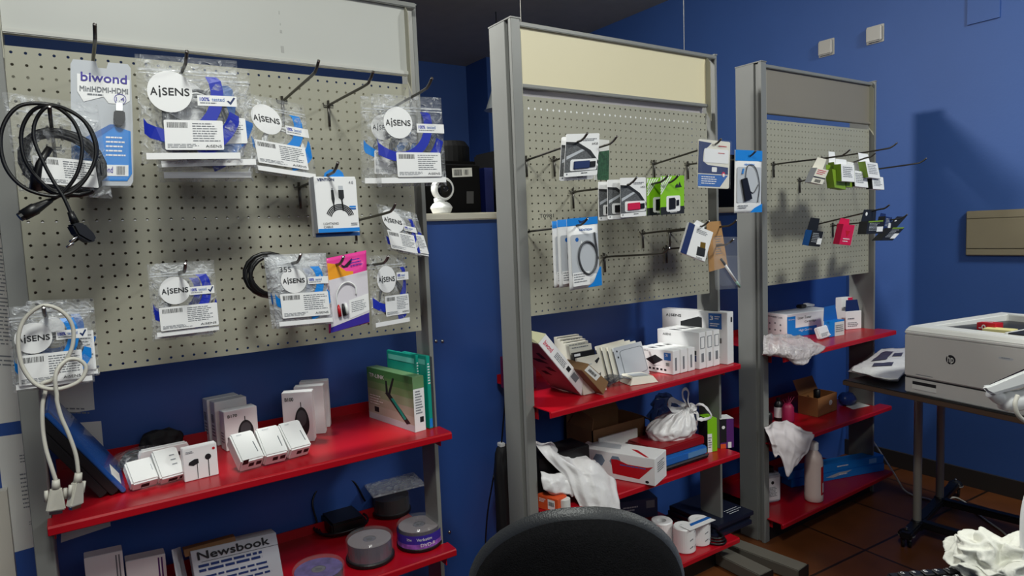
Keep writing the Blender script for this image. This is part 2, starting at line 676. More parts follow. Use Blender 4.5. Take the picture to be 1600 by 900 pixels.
# beige cabinet cover (fuse box)
a = atX(1512, 330, XR)
b = atX(1512, 399, XR)
t = thing('fuse_box_cover', 'beige rectangular fuse box cover on the blue wall above the printer', 'fuse box', (XR, a.y - 0.18, b.z))
MB().box((XR - 0.018, a.y - 0.36, b.z), (XR, a.y, a.z)).build('frame', M['panel'], t, bevel=0.004)
hh = (a.z - b.z)
MB().box((XR - 0.024, a.y - 0.355, b.z + hh * 0.16), (XR - 0.018, a.y - 0.005, a.z - hh * 0.18)).build('door', M['panel'], t, bevel=0.002)
MB().box((XR - 0.022, a.y - 0.355, b.z + 0.004), (XR - 0.018, a.y - 0.005, b.z + hh * 0.15)).build('lower_strip', M['panel'], t, bevel=0.001)
MB().box((XR - 0.022, a.y - 0.355, a.z - hh * 0.165), (XR - 0.018, a.y - 0.005, a.z - 0.004)).build('upper_strip', M['panel'], t, bevel=0.001)
# blue-painted cover plate high on the right
a = atX(1513, -8, XR)
b = atX(1563, 27, XR)
t = tag(MB().box((XR - 0.008, b.y, b.z), (XR + 0.001, a.y, a.z)).build('cover_plate', M['blue'], None), 'blue painted cover plate at the top edge of the blue wall', 'cover plate')

# ------------------------------------------------------------------ display units
PEGY = 1.735
ZP0, ZP1 = 1.123, 1.825
ZH0, ZH1 = 1.849, 2.045


def pegboard(x0, x1, parent, white_row, white_n):
    pitch = 0.025
    nx = int(round((x1 - x0) / pitch))
    nz = 28
    px = (x1 - x0) / nx
    pz = (ZP1 - ZP0) / nz
    r = 0.0031
    vs, fs = [], []
    y = PEGY
    idx = {}

    def V(x, z, yy=y):
        k = (round(x, 5), round(z, 5), round(yy, 5))
        if k not in idx:
            idx[k] = len(vs)
            vs.append((x, yy, z))
        return idx[k]
    for i in range(nx):
        for j in range(nz):
            cx, cz = x0 + (i + 0.5) * px, ZP1 - (j + 0.5) * pz
            xa, xb, za, zb = cx - px / 2, cx + px / 2, cz - pz / 2, cz + pz / 2
            oc = [(cx + r * math.cos(math.radians(22.5 + 45 * k)), cz + r * math.sin(math.radians(22.5 + 45 * k))) for k in range(8)]
            O = [V(*q) for q in oc]
            A, B, C_, D = V(xb, zb), V(xa, zb), V(xa, za), V(xb, za)
            fs += [(A, B, O[2], O[1]), (B, C_, O[4], O[3]), (C_, D, O[6], O[5]), (D, A, O[0], O[7]),
                   (A, O[1], O[0]), (B, O[3], O[2]), (C_, O[5], O[4]), (D, O[7], O[6])]
            I = [V(q[0], q[1], y + 0.0015) for q in oc]
            for k in range(8):
                fs.append((O[k], O[(k + 1) % 8], I[(k + 1) % 8], I[k]))
    # folded rim of the sheet
    for (a, b) in (((x0, ZP0), (x1, ZP0)), ((x1, ZP0), (x1, ZP1)), ((x1, ZP1), (x0, ZP1)), ((x0, ZP1), (x0, ZP0))):
        n = len(vs)
        vs += [(a[0], y, a[1]), (b[0], y, b[1]), (b[0], y + 0.018, b[1]), (a[0], y + 0.018, a[1])]
        fs.append((n, n + 1, n + 2, n + 3))
    pb = mk('pegboard', vs, fs, M['peg'], parent)
    # white plugs filling one row of holes
    zc = ZP1 - (white_row + 0.5) * pz
    for i in range(white_n):
        cx = x0 + (i + 0.5) * px
        k_ = 1.0 if white_row < 5 else 0.42
        rr_ = 0.0040 if white_row < 5 else 0.0031
        MB().prism([V3((cx + rr_ * math.cos(math.radians(90 * q_)), y - 0.0004, zc - (0 if k_ == 1 else 0.0012) + k_ * rr_ * 1.15 * math.sin(math.radians(90 * q_)))) for q_ in range(4)], (0, 0.0016, 0)).build('hole_plug', M['white'], parent)
    return px, pz


def upright(x_in, side, parent, w=0.035, yf=1.712):
    """side -1: stands to the left of the board, +1: to the right"""
    s = side
    prof = [(0, 1.712), (w, 1.712), (w, 1.727), (w - 0.010, 1.727), (w - 0.010, 1.748), (w, 1.748), (w, 1.838), (0, 1.838), (0, 1.745), (0.006, 1.745), (0.006, 1.728), (0, 1.728)]
    if w < 0.03:
        prof = [(0, yf), (w, yf), (w, 1.838), (0, 1.838)]
    poly = [V3((x_in + s * a, b, 0.0)) for a, b in prof]
    up = MB().prism(poly, (0, 0, 2.052)).build('upright', M['upright'], parent, bevel=0.0012, seg=1)
    MB().box((min(x_in, x_in + s * w) - 0.001, yf - 0.002, 2.052), (max(x_in, x_in + s * w) + 0.001, 1.840, 2.056)).build('end_cap', M['upright'], up)
    return up


M['railpale'] = mat('pale_rail', (186, 186, 180), 0.4)


def unit(label, x0, x1, header, white_row, white_n, shelves, crossbar):
    t = thing('display_stand', label, 'display stand', ((x0 + x1) / 2, 1.80, 0), 'pegboard display stands')
    xo, yl_ = (0.030, 1.750) if x0 < 0 else ((0.046, 1.731) if x0 < 2 else (0.008, 1.712))
    pegboard(x0, x1, t, white_row, white_n)
    MB().box((x0, 1.829, ZP0 + 0.002), (x1, 1.834, ZP1)).build('back_panel', M['peg'], t)
    upright(x0, -1, t)
    upright(x1 + xo, 1, t, 0.013, yl_)
    for z_ in (1.16, 1.78):
        MB().box((x1 - 0.02, 1.79, z_), (x1 + xo, 1.80, z_ + 0.02)).build('joining_tab', M['upright'], t)
    hp = MB().box((x0 + 0.001, PEGY, ZH0 + 0.012), (x1 - 0.001, PEGY + 0.014, ZH1 - 0.01)).build('header_panel', header, t)
    if header is M['headgrey']:
        # worn glue marks left on the board
        for (u, v, w_, h_) in ((436, 17, 2, 9), (438, 36, 2, 6), (439, 47, 5, 8), (441, 72, 8, 17)):
            q = atY(u, v, PEGY)
            k = 0.00095
            MB().box((q.x - w_ * k / 2, PEGY - 0.0006, q.z - h_ * k), (q.x + w_ * k / 2, PEGY, q.z)).build('glue_mark', mat('glue_grey', (160, 160, 156), 0.7), hp)
    MB().box((x0, PEGY - 0.012, ZH1 - 0.010), (x1 + xo, PEGY + 0.018, ZH1 + 0.004)).build('header_rail', M['upright'], t, bevel=0.002)
    MB().box((x0, PEGY - 0.008, ZH0), (x1, PEGY + 0.012, ZH0 + 0.012)).build('header_rail', M['railpale'] if x0 < 0 else (M['headdark'] if header is M['headdark'] else M['upright']), t, bevel=0.002)
    for (xa, s) in ((x0, 1), (x1, -1)):
        mb = MB()
        mb.prism([V3((xa, 1.713, ZH1 - 0.03)), V3((xa, PEGY, ZH1)), V3((xa, PEGY, ZH0 - 0.02)), V3((xa, 1.713, ZH0 - 0.055))], (s * 0.002, 0, 0))
        mb.build('header_bracket', M['peg'], t)
    if crossbar:
        MB().box((x0, 1.754, 1.80), (x1, 1.775, 1.860)).build('crossbar', mat('pale_grey_metal', (176, 170, 174), 0.4), t, bevel=0.002)
    MB().box((x0 + 0.005, 1.72, 0.0), (x1 - 0.005, 2.02, 0.085)).build('plinth', M['tabletop'], t)
    for (xl, yl, xr, yr, z) in shelves:
        ins = 0.012 if x0 < 0 else 0.095
        insr = 0.006 if x0 < 0 else 0.07
        poly = [(xl, yl), (xr, yr), (xr, yl_ - 0.004), (x1 + xo - 0.002, yl_ - 0.004), (x1 + xo - 0.002, 1.842), (xr - insr, 1.842), (xr - insr, 2.072), (xl + ins, 2.072), (xl + ins, 1.842), (x0 + 0.002, 1.842), (x0 + 0.002, 1.7085), (xl, 1.7085)]
        sh = MB().prism([V3((a, b, z)) for a, b in poly], (0, 0, -0.003)).build('shelf', M['red'], t)
        d = (V3((xr, yr, 0)) - V3((xl, yl, 0))).normalized()
        nrm = V3((-d.y, d.x, 0))
        mb = MB()
        A, B = V3((xl, yl, z)), V3((xr, yr, z))
        # rolled front edge
        mb.prism([A, A - nrm * 0.004 + V3((0, 0, -0.004)), A - nrm * 0.004 + V3((0, 0, -0.020)), A + nrm * 0.006 + V3((0, 0, -0.024)), A + nrm * 0.008 + V3((0, 0, -0.003))], B - A)
        mb.build('front_lip', M['red'], sh, bevel=0.001, seg=1)
        MB().box((xl + ins, 2.070, z - 0.002), (xr - insr, 2.0735, z + 0.030)).build('back_lip', M['red'], sh)
        for xa in (x0 + 0.003, x1 + xo - 0.006):
            mb = MB()
            mb.prism([V3((xa, 1.70, z - 0.004)), V3((xa, 1.84, z - 0.004)), V3((xa, 1.84, z - 0.045)), V3((xa, 1.70, z - 0.045))], (0.003, 0, 0))
            mb.build('shelf_bracket', M['red'], sh)
    return t


U1 = unit('nearest pegboard stand at left, with plain pale grey header and red shelves', -0.077, 0.836, M['headgrey'], 14, 36,
          [(-0.083, 1.659, 0.884, 1.672, 0.825), (-0.083, 1.69, 0.892, 1.694, 0.46), (-0.083, 1.67, 0.892, 1.68, 0.13)], False)
U2 = unit('middle pegboard stand with cream header board and three red shelves', 1.214, 2.104, M['headcream'], 1, 32,
          [(1.206, 1.616, 2.196, 1.664, 0.835), (1.222, 1.655, 2.166, 1.65, 0.48), (1.222, 1.655, 2.157, 1.648, 0.13)], True)
U3 = unit('farthest pegboard stand beside the blue wall, with stone grey header', 2.450, 3.300, M['headdark'], 26, 0,
          [(2.40, 1.604, 3.338, 1.621, 0.84), (2.42, 1.655, 3.366, 1.653, 0.45), (2.428, 1.635, 3.376, 1.65, 0.11)], False)
# long steel feet lying forward on the floor
for par, R0, R1, wdt in ((U3, (1152, 841), (1262, 881), 0.075), (U2, (1128, 852), (1207, 890), 0.075)):
    a = atZ(*R0, 0.05)
    b = atZ(*R1, 0.05)
    d = (b - a).normalized()
    s = V3((d.y, -d.x, 0))
    if s.x > 0:
        s = -s
    a = a - d * 0.0
    MB().prism([a, b, b + s * wdt, a + s * wdt], (0, 0, -0.048)).build('foot', M['feet'], par, bevel=0.003)
    c = b + s * wdt / 2
    mb = MB()
    mb.prism([b + d * 0.001, b + s * wdt + d * 0.001, b + s * wdt + d * 0.001 + V3((0, 0, -0.046)), b + d * 0.001 + V3((0, 0, -0.046))], d * 0.003)
    mb.build('end_plug', M['black'], par)

# thin wires holding the middle stand's header to the ceiling
for k, (u, v, lab) in enumerate(((814, 38, 'thin wire from the ceiling to the left end of the cream header'), (1069, 78, 'thin wire from the ceiling to the right end of the cream header'))):
    q = atY(u, v, 1.775)
    o = MB().tube([(q.x, 1.775, ZH1 + 0.003), (q.x + 0.004, 1.775, 2.4), (q.x, 1.775, CH)], 0.0012, 6).build('hanging_wire', M['leg'])
    tag(o, lab, 'wire', 'ceiling wires')

# ------------------------------------------------------------------ lights
def area(name, loc, target, size, power, color, spread=180):
    L = bpy.data.lights.new(name, 'AREA')
    L.shape = 'DISK'
    L.size = size
    L.energy = power
    L.color = color
    L.spread = math.radians(spread)
    o = bpy.data.objects.new(name, L)
    COL.objects.link(o)
    o.location = loc
    o.rotation_euler = (V3(target) - V3(loc)).to_track_quat('-Z', 'Y').to_euler()
    return o


area('ceiling_lamp_back', (0.30, 2.52, 2.97), (2.6, 2.0, 0.6), 0.34, 38, (0.98, 0.98, 0.94), 130)
area('ceiling_lamp_left', (0.10, 0.15, 2.97), (0.35, 1.2, 0.9), 0.45, 28, (0.97, 1.0, 0.94), 150)
area('ceiling_lamp_right', (2.80, -0.35, 2.97), (2.9, 1.2, 1.0), 0.45, 37, (0.97, 1.0, 0.94), 150)
fill_ = area('front_fill', (0.60, YF + 0.03, 1.95), (0.75, 1.7, 1.35), 1.0, 16, (0.95, 1.0, 0.98), 170)  # unseen soft source, added to fill the stands from the front
fill_.data.shape = 'RECTANGLE'
fill_.data.size = 2.0
fill_.data.size_y = 1.1
# unseen window frame behind the viewer, added to go with the fill light
wn = MB()
for (a, b) in (((-0.45, YF, 1.36), (1.65, YF + 0.02, 1.40)), ((-0.45, YF, 2.50), (1.65, YF + 0.02, 2.54)), ((-0.45, YF, 1.36), (-0.40, YF + 0.02, 2.54)), ((1.60, YF, 1.36), (1.65, YF + 0.02, 2.54))):
    wn.box(a, b)
struct(wn.build('added_window_frame', M['leg'], None))
W = bpy.data.worlds.new('World')
W.use_nodes = True
W.node_tree.nodes['Background'].inputs[0].default_value = (0.5, 0.6, 0.8, 1)
W.node_tree.nodes['Background'].inputs[1].default_value = 0.012
S.world = W
S.view_settings.view_transform = 'Standard'
S.view_settings.look = 'None'
S.view_settings.exposure = 0.22
S.view_settings.gamma = 1.0
S.view_settings.use_curve_mapping = False
# ================================================================== product builders
def smooth01(x):
    x = min(max(x, 0.0), 1.0)
    return x * x * (3 - 2 * x)


class Bulge(Fr):
    """frame of a soft bag: points ride on its bulged front"""

    def __init__(s, tl, tr, bl, T):
        Fr.__init__(s, tl, tr, bl)
        s.T = T

    def bul(s, u, v):
        return smooth01(min(u, 1 - u) / 0.16) * smooth01(min(v - 0.10, 1 - v) / 0.14)

    def p(s, u, v, h=0.0):
        return s.o + s.X * u + s.D * v + s.n * (h + s.T * s.bul(u, v))


def FB(tl, tr, bl, Y, T=0.010):
    f = FY(tl, tr, bl, Y)
    return Bulge(f.o, f.o + f.X, f.o + f.D, T)


def film(F, parent, material, nu=18, nv=20, crk=0.0016, seed=0.0, name='film'):
    vs, fs = [], []
    for side in (1, -1):
        for i in range(nv + 1):
            for j in range(nu + 1):
                u, v = j / nu, i / nv
                edge = min(u, 1 - u, v, 1 - v)
                q = F.o + F.X * u + F.D * v
                c = noise.noise(q * 45 + V3((seed, 0, seed * 2))) + 0.5 * abs(noise.noise(q * 110 + V3((seed, 3, 0))))
                hh = F.T * F.bul(u, v) if side == 1 else -F.T * 0.5 * F.bul(u, v)
                vs.append(q + F.n * (hh + side * 0.0003 + (crk * c if edge > 0.001 else 0)))
    k = (nu + 1) * (nv + 1)
    for s_ in (0, k):
        for i in range(nv):
            for j in range(nu):
                a = s_ + i * (nu + 1) + j
                fs.append((a, a + 1, a + nu + 2, a + nu + 1))
    for j in range(nu):
        fs.append((j, j + 1, k + j + 1, k + j))
        a = nv * (nu + 1) + j
        fs.append((a, a + 1, k + a + 1, k + a))
    for i in range(nv):
        a = i * (nu + 1)
        fs.append((a, a + nu + 1, k + a + nu + 1, k + a))
        a += nu
        fs.append((a, a + nu + 1, k + a + nu + 1, k + a))
    return mk(name, vs, fs, material, parent, smooth=True)


def coil(F, parent, u, v, R, r, turns, material, name='cable', h=0.0, seed=1, ecc=1.0, thick=0.010):
    rnd = random.Random(seed)
    base = Fr(F.o, F.o + F.X, F.o + F.D)
    pts = []
    n = 18
    for t in range(turns * n + 1):
        a = 2 * PI * t / n + 0.6
        k = int(t / n)
        rr = R * (1 + 0.10 * math.sin(k * 2.1 + seed)) + R * 0.05 * math.sin(a * 2 + k)
        pts.append(base.p(u + rr * math.cos(a) / F.w, v + rr * ecc * math.sin(a) / F.h, h + thick * 0.4 * math.sin(a * 0.5 + k)))
    return MB().tube(pts, r, 6).build(name, material, parent, smooth=True)


def label_block(F, u0, v0, u1, v1, parent, h=0.0016, seed=1, brand=None, flat=True):
    """white product label with barcode and lines of small print"""
    L = fpoly(F, rrect(u0, v0, u1, v1, 0.02, 0.012), 'product_label', M['white'], parent, h, 0.0005)
    w, d = u1 - u0, v1 - v0
    barcode(F, u0 + 0.05 * w, v0 + 0.08 * d, u0 + 0.40 * w, v0 + 0.26 * d, L, h + 0.0006, seed)
    smallprint(F, u0 + 0.47 * w, v0 + 0.10 * d, u0 + 0.97 * w, v0 + 0.76 * d, 8, M['greyink'], L, h + 0.0006, seed=seed, fill=0.35)
    smallprint(F, u0 + 0.04 * w, v0 + 0.80 * d, u0 + 0.60 * w, v0 + 0.95 * d, 3, M['greyink'], L, h + 0.0006, seed=seed + 9, fill=0.4)
    if brand:
        text(F, brand, u0 + 0.68 * w, v0 + 0.83 * d, u0 + 0.96 * w, v0 + 0.92 * d, M['ink'], L, h + 0.0007)
    return L


def aisens_bag(label, F, hue='royal', cable='greycable', disc=(0.33, 0.34), R=0.2, lab=(0.20, 0.60, 0.98, 0.88), seed=1, turns=4, footer=True, front=True,
               mfilm='film', group='clear zip bags on the nearest stand', cr=0.0028, check=(0.60, 0.40, 0.97, 0.50), ccoil=(0.55, 0.60, 0.30)):
    t = thing('cable_bag', label, 'cable', F.p(0.5, 1.0) - F.n * 0.0, group)
    film(F, t, M[mfilm], seed=seed * 3.3)
    coil(F, t, ccoil[0], ccoil[1], ccoil[2] * F.w, cr, turns, M[cable], seed=seed, thick=F.T)
    frect(F, 0.02, 0.125, 0.98, 0.145, 'zip_strip', M['filmmilk'], t, h=0.0012, t=0.0012)
    frect(F, 0.02, 0.165, 0.98, 0.175, 'zip_strip', M['filmmilk'], t, h=0.0012, t=0.0012)
    Rm = R * F.w
    u, v = disc
    arc_band(F, u, v, Rm * 1.85, Rm * 2.45, -62, 172, 'printed_band', M[hue], t, h=0.0014, clip=(0.04, 0.18, 0.97, 0.93))
    arc_band(F, u, v, Rm * 2.85, Rm * 3.5, 18, 70, 'printed_band', M[hue], t, h=0.0013, clip=(0.04, 0.18, 0.985, 0.93))
    d = fpoly(F, disc_uv(F, u, v, Rm, 32), 'logo_disc', M['white'], t, h=0.0022, t=0.0005)
    if front:
        wd = Rm * 1.72 / F.w
        ht = Rm * 0.36 / F.h
        text(F, 'A', u - wd / 2, v - ht / 2, u - wd * 0.33, v + ht / 2, M['ink'], d, h=0.0029, bold=0.0003)
        text(F, 'i', u - wd * 0.285, v - ht * 0.75, u - wd * 0.245, v + ht * 0.75, M['ink'], d, h=0.0029, bold=0.0003)
        text(F, 'SENS', u - wd * 0.20, v - ht / 2, u + wd / 2, v + ht / 2, M['ink'], d, h=0.0029, bold=0.0003)
        if check:
            c = frect(F, *check, 'tested_label', M['white'], t, h=0.0020, t=0.0004)
            cw, ch = check[2] - check[0], check[3] - check[1]
            text(F, '100%', check[0] + 0.06 * cw, check[1] + 0.2 * ch, check[0] + 0.30 * cw, check[1] + 0.55 * ch, M['royal'], c, h=0.0026, bold=0.0002)
            text(F, 'tested', check[0] + 0.36 * cw, check[1] + 0.2 * ch, check[0] + 0.68 * cw, check[1] + 0.55 * ch, M['midblue'], c, h=0.0026)
            smallprint(F, check[0] + 0.06 * cw, check[1] + 0.68 * ch, check[0] + 0.68 * cw, check[1] + 0.85 * ch, 1, M['greyink'], c, h=0.0026, seed=seed)
            k = [(0.74, 0.50), (0.79, 0.44), (0.83, 0.58), (0.92, 0.12), (0.97, 0.18), (0.84, 0.86)]
            fpoly(F, [(check[0] + a * cw, check[1] + b * ch) for a, b in k], 'tick_mark', M['navy'], c, h=0.0026, t=0.0002)
    label_block(F, *lab, t, h=0.0030, seed=seed, brand='AiSENS' if front else None)
    if footer:
        f = frect(F, 0.04, 0.905, 0.97, 0.965, 'footer_strip', M['white'], t, h=0.0016, t=0.0004)
        smallprint(F, 0.30, 0.925, 0.95, 0.945, 1, M['greyink'], f, h=0.0022, seed=seed + 4, fill=0.8, ragged=0.1)
        frect(F, 0.07, 0.918, 0.14, 0.952, 'recycling_mark', M['greyink'], f, h=0.0022, t=0.0002)
    return t


def hook(label, tip, Yt=1.43, base=None, group='steel hooks on the pegboards', r=0.0034, plate=True):
    """single rod hook: wire loop plugged in the board, rod coming forward, tip bent up"""
    T = atY(*tip, Yt)
    x = T.x
    bz = T.z - 0.030
    if base is not None:
        bz = atY(*base, 1.733).z
    t = thing('display_hook', label, 'hook', (x, 1.733, bz), group)
    MB().tube(spline([(x, 1.727, bz - 0.004), (x, 1.70, bz), (x, Yt + 0.06, T.z - 0.020), (x, Yt + 0.022, T.z - 0.014), (x, Yt, T.z)], 6), r, 8).build('rod', M['steel'], t, smooth=True)
    MB().tube([(x, 1.730, bz + 0.012), (x, 1.729, bz - 0.055)], 0.0034, 8).build('back_bar', M['steel'], t, smooth=True)
    MB().tube([(x - 0.0125, 1.734, bz + 0.006), (x - 0.0125, 1.729, bz), (x + 0.0125, 1.729, bz), (x + 0.0125, 1.734, bz + 0.006)], 0.0018, 6).build('cross_wire', M['steel'], t, smooth=True)
    MB().lathe((x, Yt, T.z), [(0.0001, 0.0016), (r, 0.0008), (r, -0.001)], 10, ax=(0, -0.8, 0.6)).build('tip_cap', M['chrome'], t)
    return t


# ------------------------------------------------------------------ hooks of the nearest stand
for lab, tip, Y in (
        ('steel hook on the nearest board carrying the grey hang-tab card at upper left', (148, 38), 1.43),
        ('steel hook carrying the largest clear bag below the grey header', (292, 80), 1.43),
        ('steel hook with a long bare rod above the white cable bag', (498, 95), 1.43),
        ('steel hook at the far right top of the nearest board, before the upright', (675, 122), 1.43),
        ('steel hook carrying the coiled black power cord', (77, 166), 1.41),
        ('steel hook through the blue hang tab of the white cable box', (528, 254), 1.43),
        ('steel hook carrying the clear bags low in the middle of the nearest board', (290, 411), 1.43),
        ('steel hook carrying the silvery bags beside the black cable coil', (470, 397), 1.43),
        ('steel hook carrying the pink and orange pouch', (537, 401), 1.46),
        ('steel hook carrying the clear bag right of the pink pouch', (607, 400), 1.46),
        ('steel hook carrying the small tilted bags near the right upright', (618, 318), 1.46),
        ('steel hook carrying the bags and pale cable at lower left', (68, 480), 1.43)):
    hook(lab, tip, Y)
hook('empty steel hook between the white cable bag and the right-hand bag', (583, 112), 1.42, base=(512, 165))

# ------------------------------------------------------------------ upper row of the nearest stand
aisens_bag('rear clear bag peeping out below the largest bag', FB((236, 118), (385, 128), (250, 285), 1.56, 0.008), seed=11, front=False, lab=(0.3, 0.5, 0.9, 0.75))
aisens_bag('middle clear bag behind the largest bag, its pale strip showing at the right', FB((226, 100), (388, 108), (246, 268), 1.535, 0.008), seed=12, hue='midblue', front=False, lab=(0.3, 0.5, 0.9, 0.75))
aisens_bag('largest clear bag of grey cable with dark blue band, under the left of the header', FB((210, 84), (370, 95), (222, 256), 1.505, 0.010), seed=2, disc=(0.30, 0.34), R=0.215, lab=(0.22, 0.60, 0.80, 0.88), check=(0.56, 0.36, 0.96, 0.46))
aisens_bag('clear bag of white cable with bright blue band below the bare hook', FB((374, 143), (474, 164), (399, 270), 1.62, 0.010), seed=3, hue='sky', cable='plastic_white', disc=(0.32, 0.30), R=0.235, lab=(0.06, 0.58, 0.86, 0.87), check=(0.60, 0.33, 0.97, 0.44))
aisens_bag('rear clear bag peeping out left of the upper right bag', FB((563, 150), (650, 156), (565, 292), 1.58, 0.008), seed=13, hue='sky', disc=(0.36, 0.34), R=0.21, lab=(0.2, 0.60, 0.8, 0.86))
aisens_bag('upper right clear bag of dark cable in front of the right upright', FB((579, 146), (689, 153), (590, 292), 1.545, 0.010), seed=4, disc=(0.32, 0.31), R=0.20, lab=(0.26, 0.63, 0.90, 0.90), check=(0.58, 0.31, 0.98, 0.41))
aisens_bag('rear small bag of the tilted pair by the right upright', FB((600, 324), (650, 333), (622, 396), 1.60, 0.006), seed=15, disc=(0.3, 0.3), R=0.2, lab=(0.45, 0.5, 0.98, 0.92), front=False)
aisens_bag('front small bag of the tilted pair by the right upright', FB((588, 318), (642, 331), (606, 390), 1.575, 0.006), seed=5, disc=(0.33, 0.32), R=0.30, lab=(0.08, 0.55, 0.86, 0.96), footer=False, check=(0.62, 0.36, 0.99, 0.48))

# grey hang-tab blister card (adapter)
F = FY((110, 92), (207, 101), (112, 290), 1.53)
t = thing('blister_pack', 'grey and blue hang-tab blister pack with a metal plug, behind the power cord', 'adapter', F.p(0.5, 1))
fpoly(F, [(0.04, 0.0), (0.40, 0.0), (0.43, 0.05), (0.57, 0.05), (0.60, 0.0), (0.92, 0.0), (0.97, 0.03), (1.0, 0.5), (1.0, 0.96), (0.96, 1.0), (0.06, 1.0), (0.0, 0.94), (0.0, 0.04)], 'backing_card', M['lightgrey'], t, h=0, t=0.0012)
c = fpoly(F, [(0.10, 0.11), (0.95, 0.13), (0.95, 0.30), (0.86, 0.33), (0.60, 0.33), (0.52, 0.28), (0.20, 0.33), (0.10, 0.25)], 'printed_panel', M['white'], t, h=0.0012)
text(F, 'biwond', 0.16, 0.095, 0.90, 0.165, M['violet'], c, h=0.0022, bold=0.0004)
text(F, 'MiniHDMI-HDMI', 0.14, 0.205, 0.92, 0.245, M['greyink'], c, h=0.0022, bold=0.0003)
smallprint(F, 0.26, 0.262, 0.64, 0.285, 1, M['greyink'], c, h=0.0022, seed=2)
text(F, '1.4', 0.72, 0.275, 0.86, 0.31, M['violet'], c, h=0.0024)
arc_band(F, 0.79, 0.292, 0.0095, 0.0105, 0, 360, 'round_mark', M['violet'], c, h=0.0022)
b = fpoly(F, [(0.0, 0.70), (0.62, 0.50), (0.96, 0.55), (0.98, 0.90), (0.90, 0.96), (0.06, 0.96), (0.0, 0.90)], 'blue_panel', M['sky'], t, h=0.0011)
fpoly(F, [(0.06, 0.66), (0.62, 0.50), (0.74, 0.50), (0.18, 0.70)], 'dark_stripe', M['midblue'], b, h=0.0017)
smallprint(F, 0.55, 0.60, 0.92, 0.78, 5, M['white'], b, h=0.0019, seed=6, fill=0.35)
l = frect(F, 0.30, 0.83, 0.92, 0.92, 'brand_label', M['white'], b, h=0.0019)
text(F, 'biwond', 0.40, 0.845, 0.66, 0.895, M['violet'], l, h=0.0027, bold=0.0002)
barcode(F, 0.72, 0.84, 0.86, 0.91, l, 0.0027)
g = F.sub(0.66, 0.33, 0.88, 0.52)
pl = MB()
pl.prism([g.p(0.25, 0.0, 0.012), g.p(0.75, 0.0, 0.012), g.p(0.75, 0.35, 0.012), g.p(0.25, 0.35, 0.012)], -g.n * 0.008)
pl.build('plug_shell', M['chrome'], t, bevel=0.001)
pl = MB()
pl.prism([g.p(a, b_, 0.014) for a, b_ in ((0.1, 0.33), (0.9, 0.33), (0.95, 0.7), (0.7, 1.0), (0.3, 1.0), (0.05, 0.7))], -g.n * 0.011)
pl.build('plug_body', M['black'], t, bevel=0.002)
q = FB((112, 92), (207, 101), (114, 290), 1.53, 0.0)
fb = Fr(F.o + F.n * 0.003, F.o + F.X + F.n * 0.003, F.o + F.D + F.n * 0.003)
cl = MB()
vs, fs = [], []
poly0 = rrect(0.08, 0.30, 0.97, 0.985, 0.05, 0.03)
poly1 = rrect(0.14, 0.34, 0.91, 0.955, 0.05, 0.03)
n = len(poly0)
vs = [fb.p(u, v, 0) for u, v in poly0] + [fb.p(u, v, 0.020) for u, v in poly1]
fs = [(i, (i + 1) % n, n + (i + 1) % n, n + i) for i in range(n)] + [[n + i for i in range(n)]]
mk('clear_blister', vs, fs, M['clear'], t)
q = F.sub(0.02, 0.975, 0.98, 1.02)
MB().tube([F.p(0.06, 1.01, 0.004), F.p(0.9, 1.01, 0.004), F.p(0.985, 0.97, 0.004), F.p(1.0, 0.85, 0.004), F.p(1.0, 0.5, 0.004)], 0.002, 6).build('blister_rim', M['clear'], t, smooth=True)

# bag with black cable behind the power cord
F = FB((2, 143), (152, 164), (30, 300), 1.50, 0.012)
t = thing('cable_bag', 'clear bag holding a thick black cable, at the far left behind the power cord', 'cable', F.p(0.5, 1), 'clear zip bags on the nearest stand')
film(F, t, M['film'], seed=31)
coil(F, t, 0.52, 0.66, 0.058, 0.0055, 3, M['rubber'], seed=3)
pts = [F.p(0.40, 0.52), F.p(0.26, 0.70), F.p(0.20, 0.85), F.p(0.18, 0.96)]
MB().tube(pts, [0.006, 0.007, 0.009, 0.011], 8).build('cable_plug', M['black'], t, smooth=True)
frect(F, 0.02, 0.17, 0.98, 0.19, 'zip_strip', M['filmmilk'], t, h=0.0012, t=0.001)
label_block(F, 0.20, 0.62, 0.86, 0.90, t, h=0.003, seed=8)

# coiled power cord
def z8(x, y, Y=1.455):
    return atY(x / 3.3333, 130 + y / 3.3333, Y)


pc = [(262, 612, 1.46), (330, 568, 1.455), (402, 468, 1.45), (428, 335, 1.45), (392, 215, 1.45), (322, 142, 1.445), (250, 116, 1.44), (165, 148, 1.45), (112, 255, 1.455), (130, 400, 1.455),
      (212, 512, 1.46), (312, 572, 1.462), (440, 500, 1.465), (505, 365, 1.462), (472, 240, 1.46), (385, 155, 1.458), (255, 110, 1.45), (95, 122, 1.45), (8, 250, 1.45), (24, 425, 1.45), (128, 545, 1.45), (285, 588, 1.45),
      (400, 548, 1.45), (484, 430, 1.45), (496, 320, 1.45), (440, 200, 1.448), (335, 132, 1.445), (248, 122, 1.435), (188, 190, 1.44), (176, 285, 1.44), (220, 400, 1.44), (276, 508, 1.44), (330, 592, 1.44), (372, 684, 1.44)]
P_ = [z8(*q) for q in pc]
t = thing('power_lead', 'black power cord coiled in loops with its plug hanging down, on the left hook', 'power cord', P_[-1])
MB().tube(spline(P_, 7), 0.0033, 8).build('cord', M['rubber'], t, smooth=True)
a, b = z8(268, 608, 1.46), z8(190, 650, 1.455)
c = z8(118, 690, 1.45)
MB().tube([a, a + (b - a) * 0.3, b, b + (c - b) * 0.1, c], [0.0045, 0.006, 0.0095, 0.011, 0.010], 10).build('socket_plug', M['black'], t, smooth=True)
e = (c - b).normalized()
MB().tube([c - e * 0.004, c + e * 0.006], [0.0085, 0.0078], 10).build('socket_face', M['rubber'], t)
a, b, c = z8(366, 670, 1.44), z8(392, 730, 1.44), z8(440, 800, 1.435)
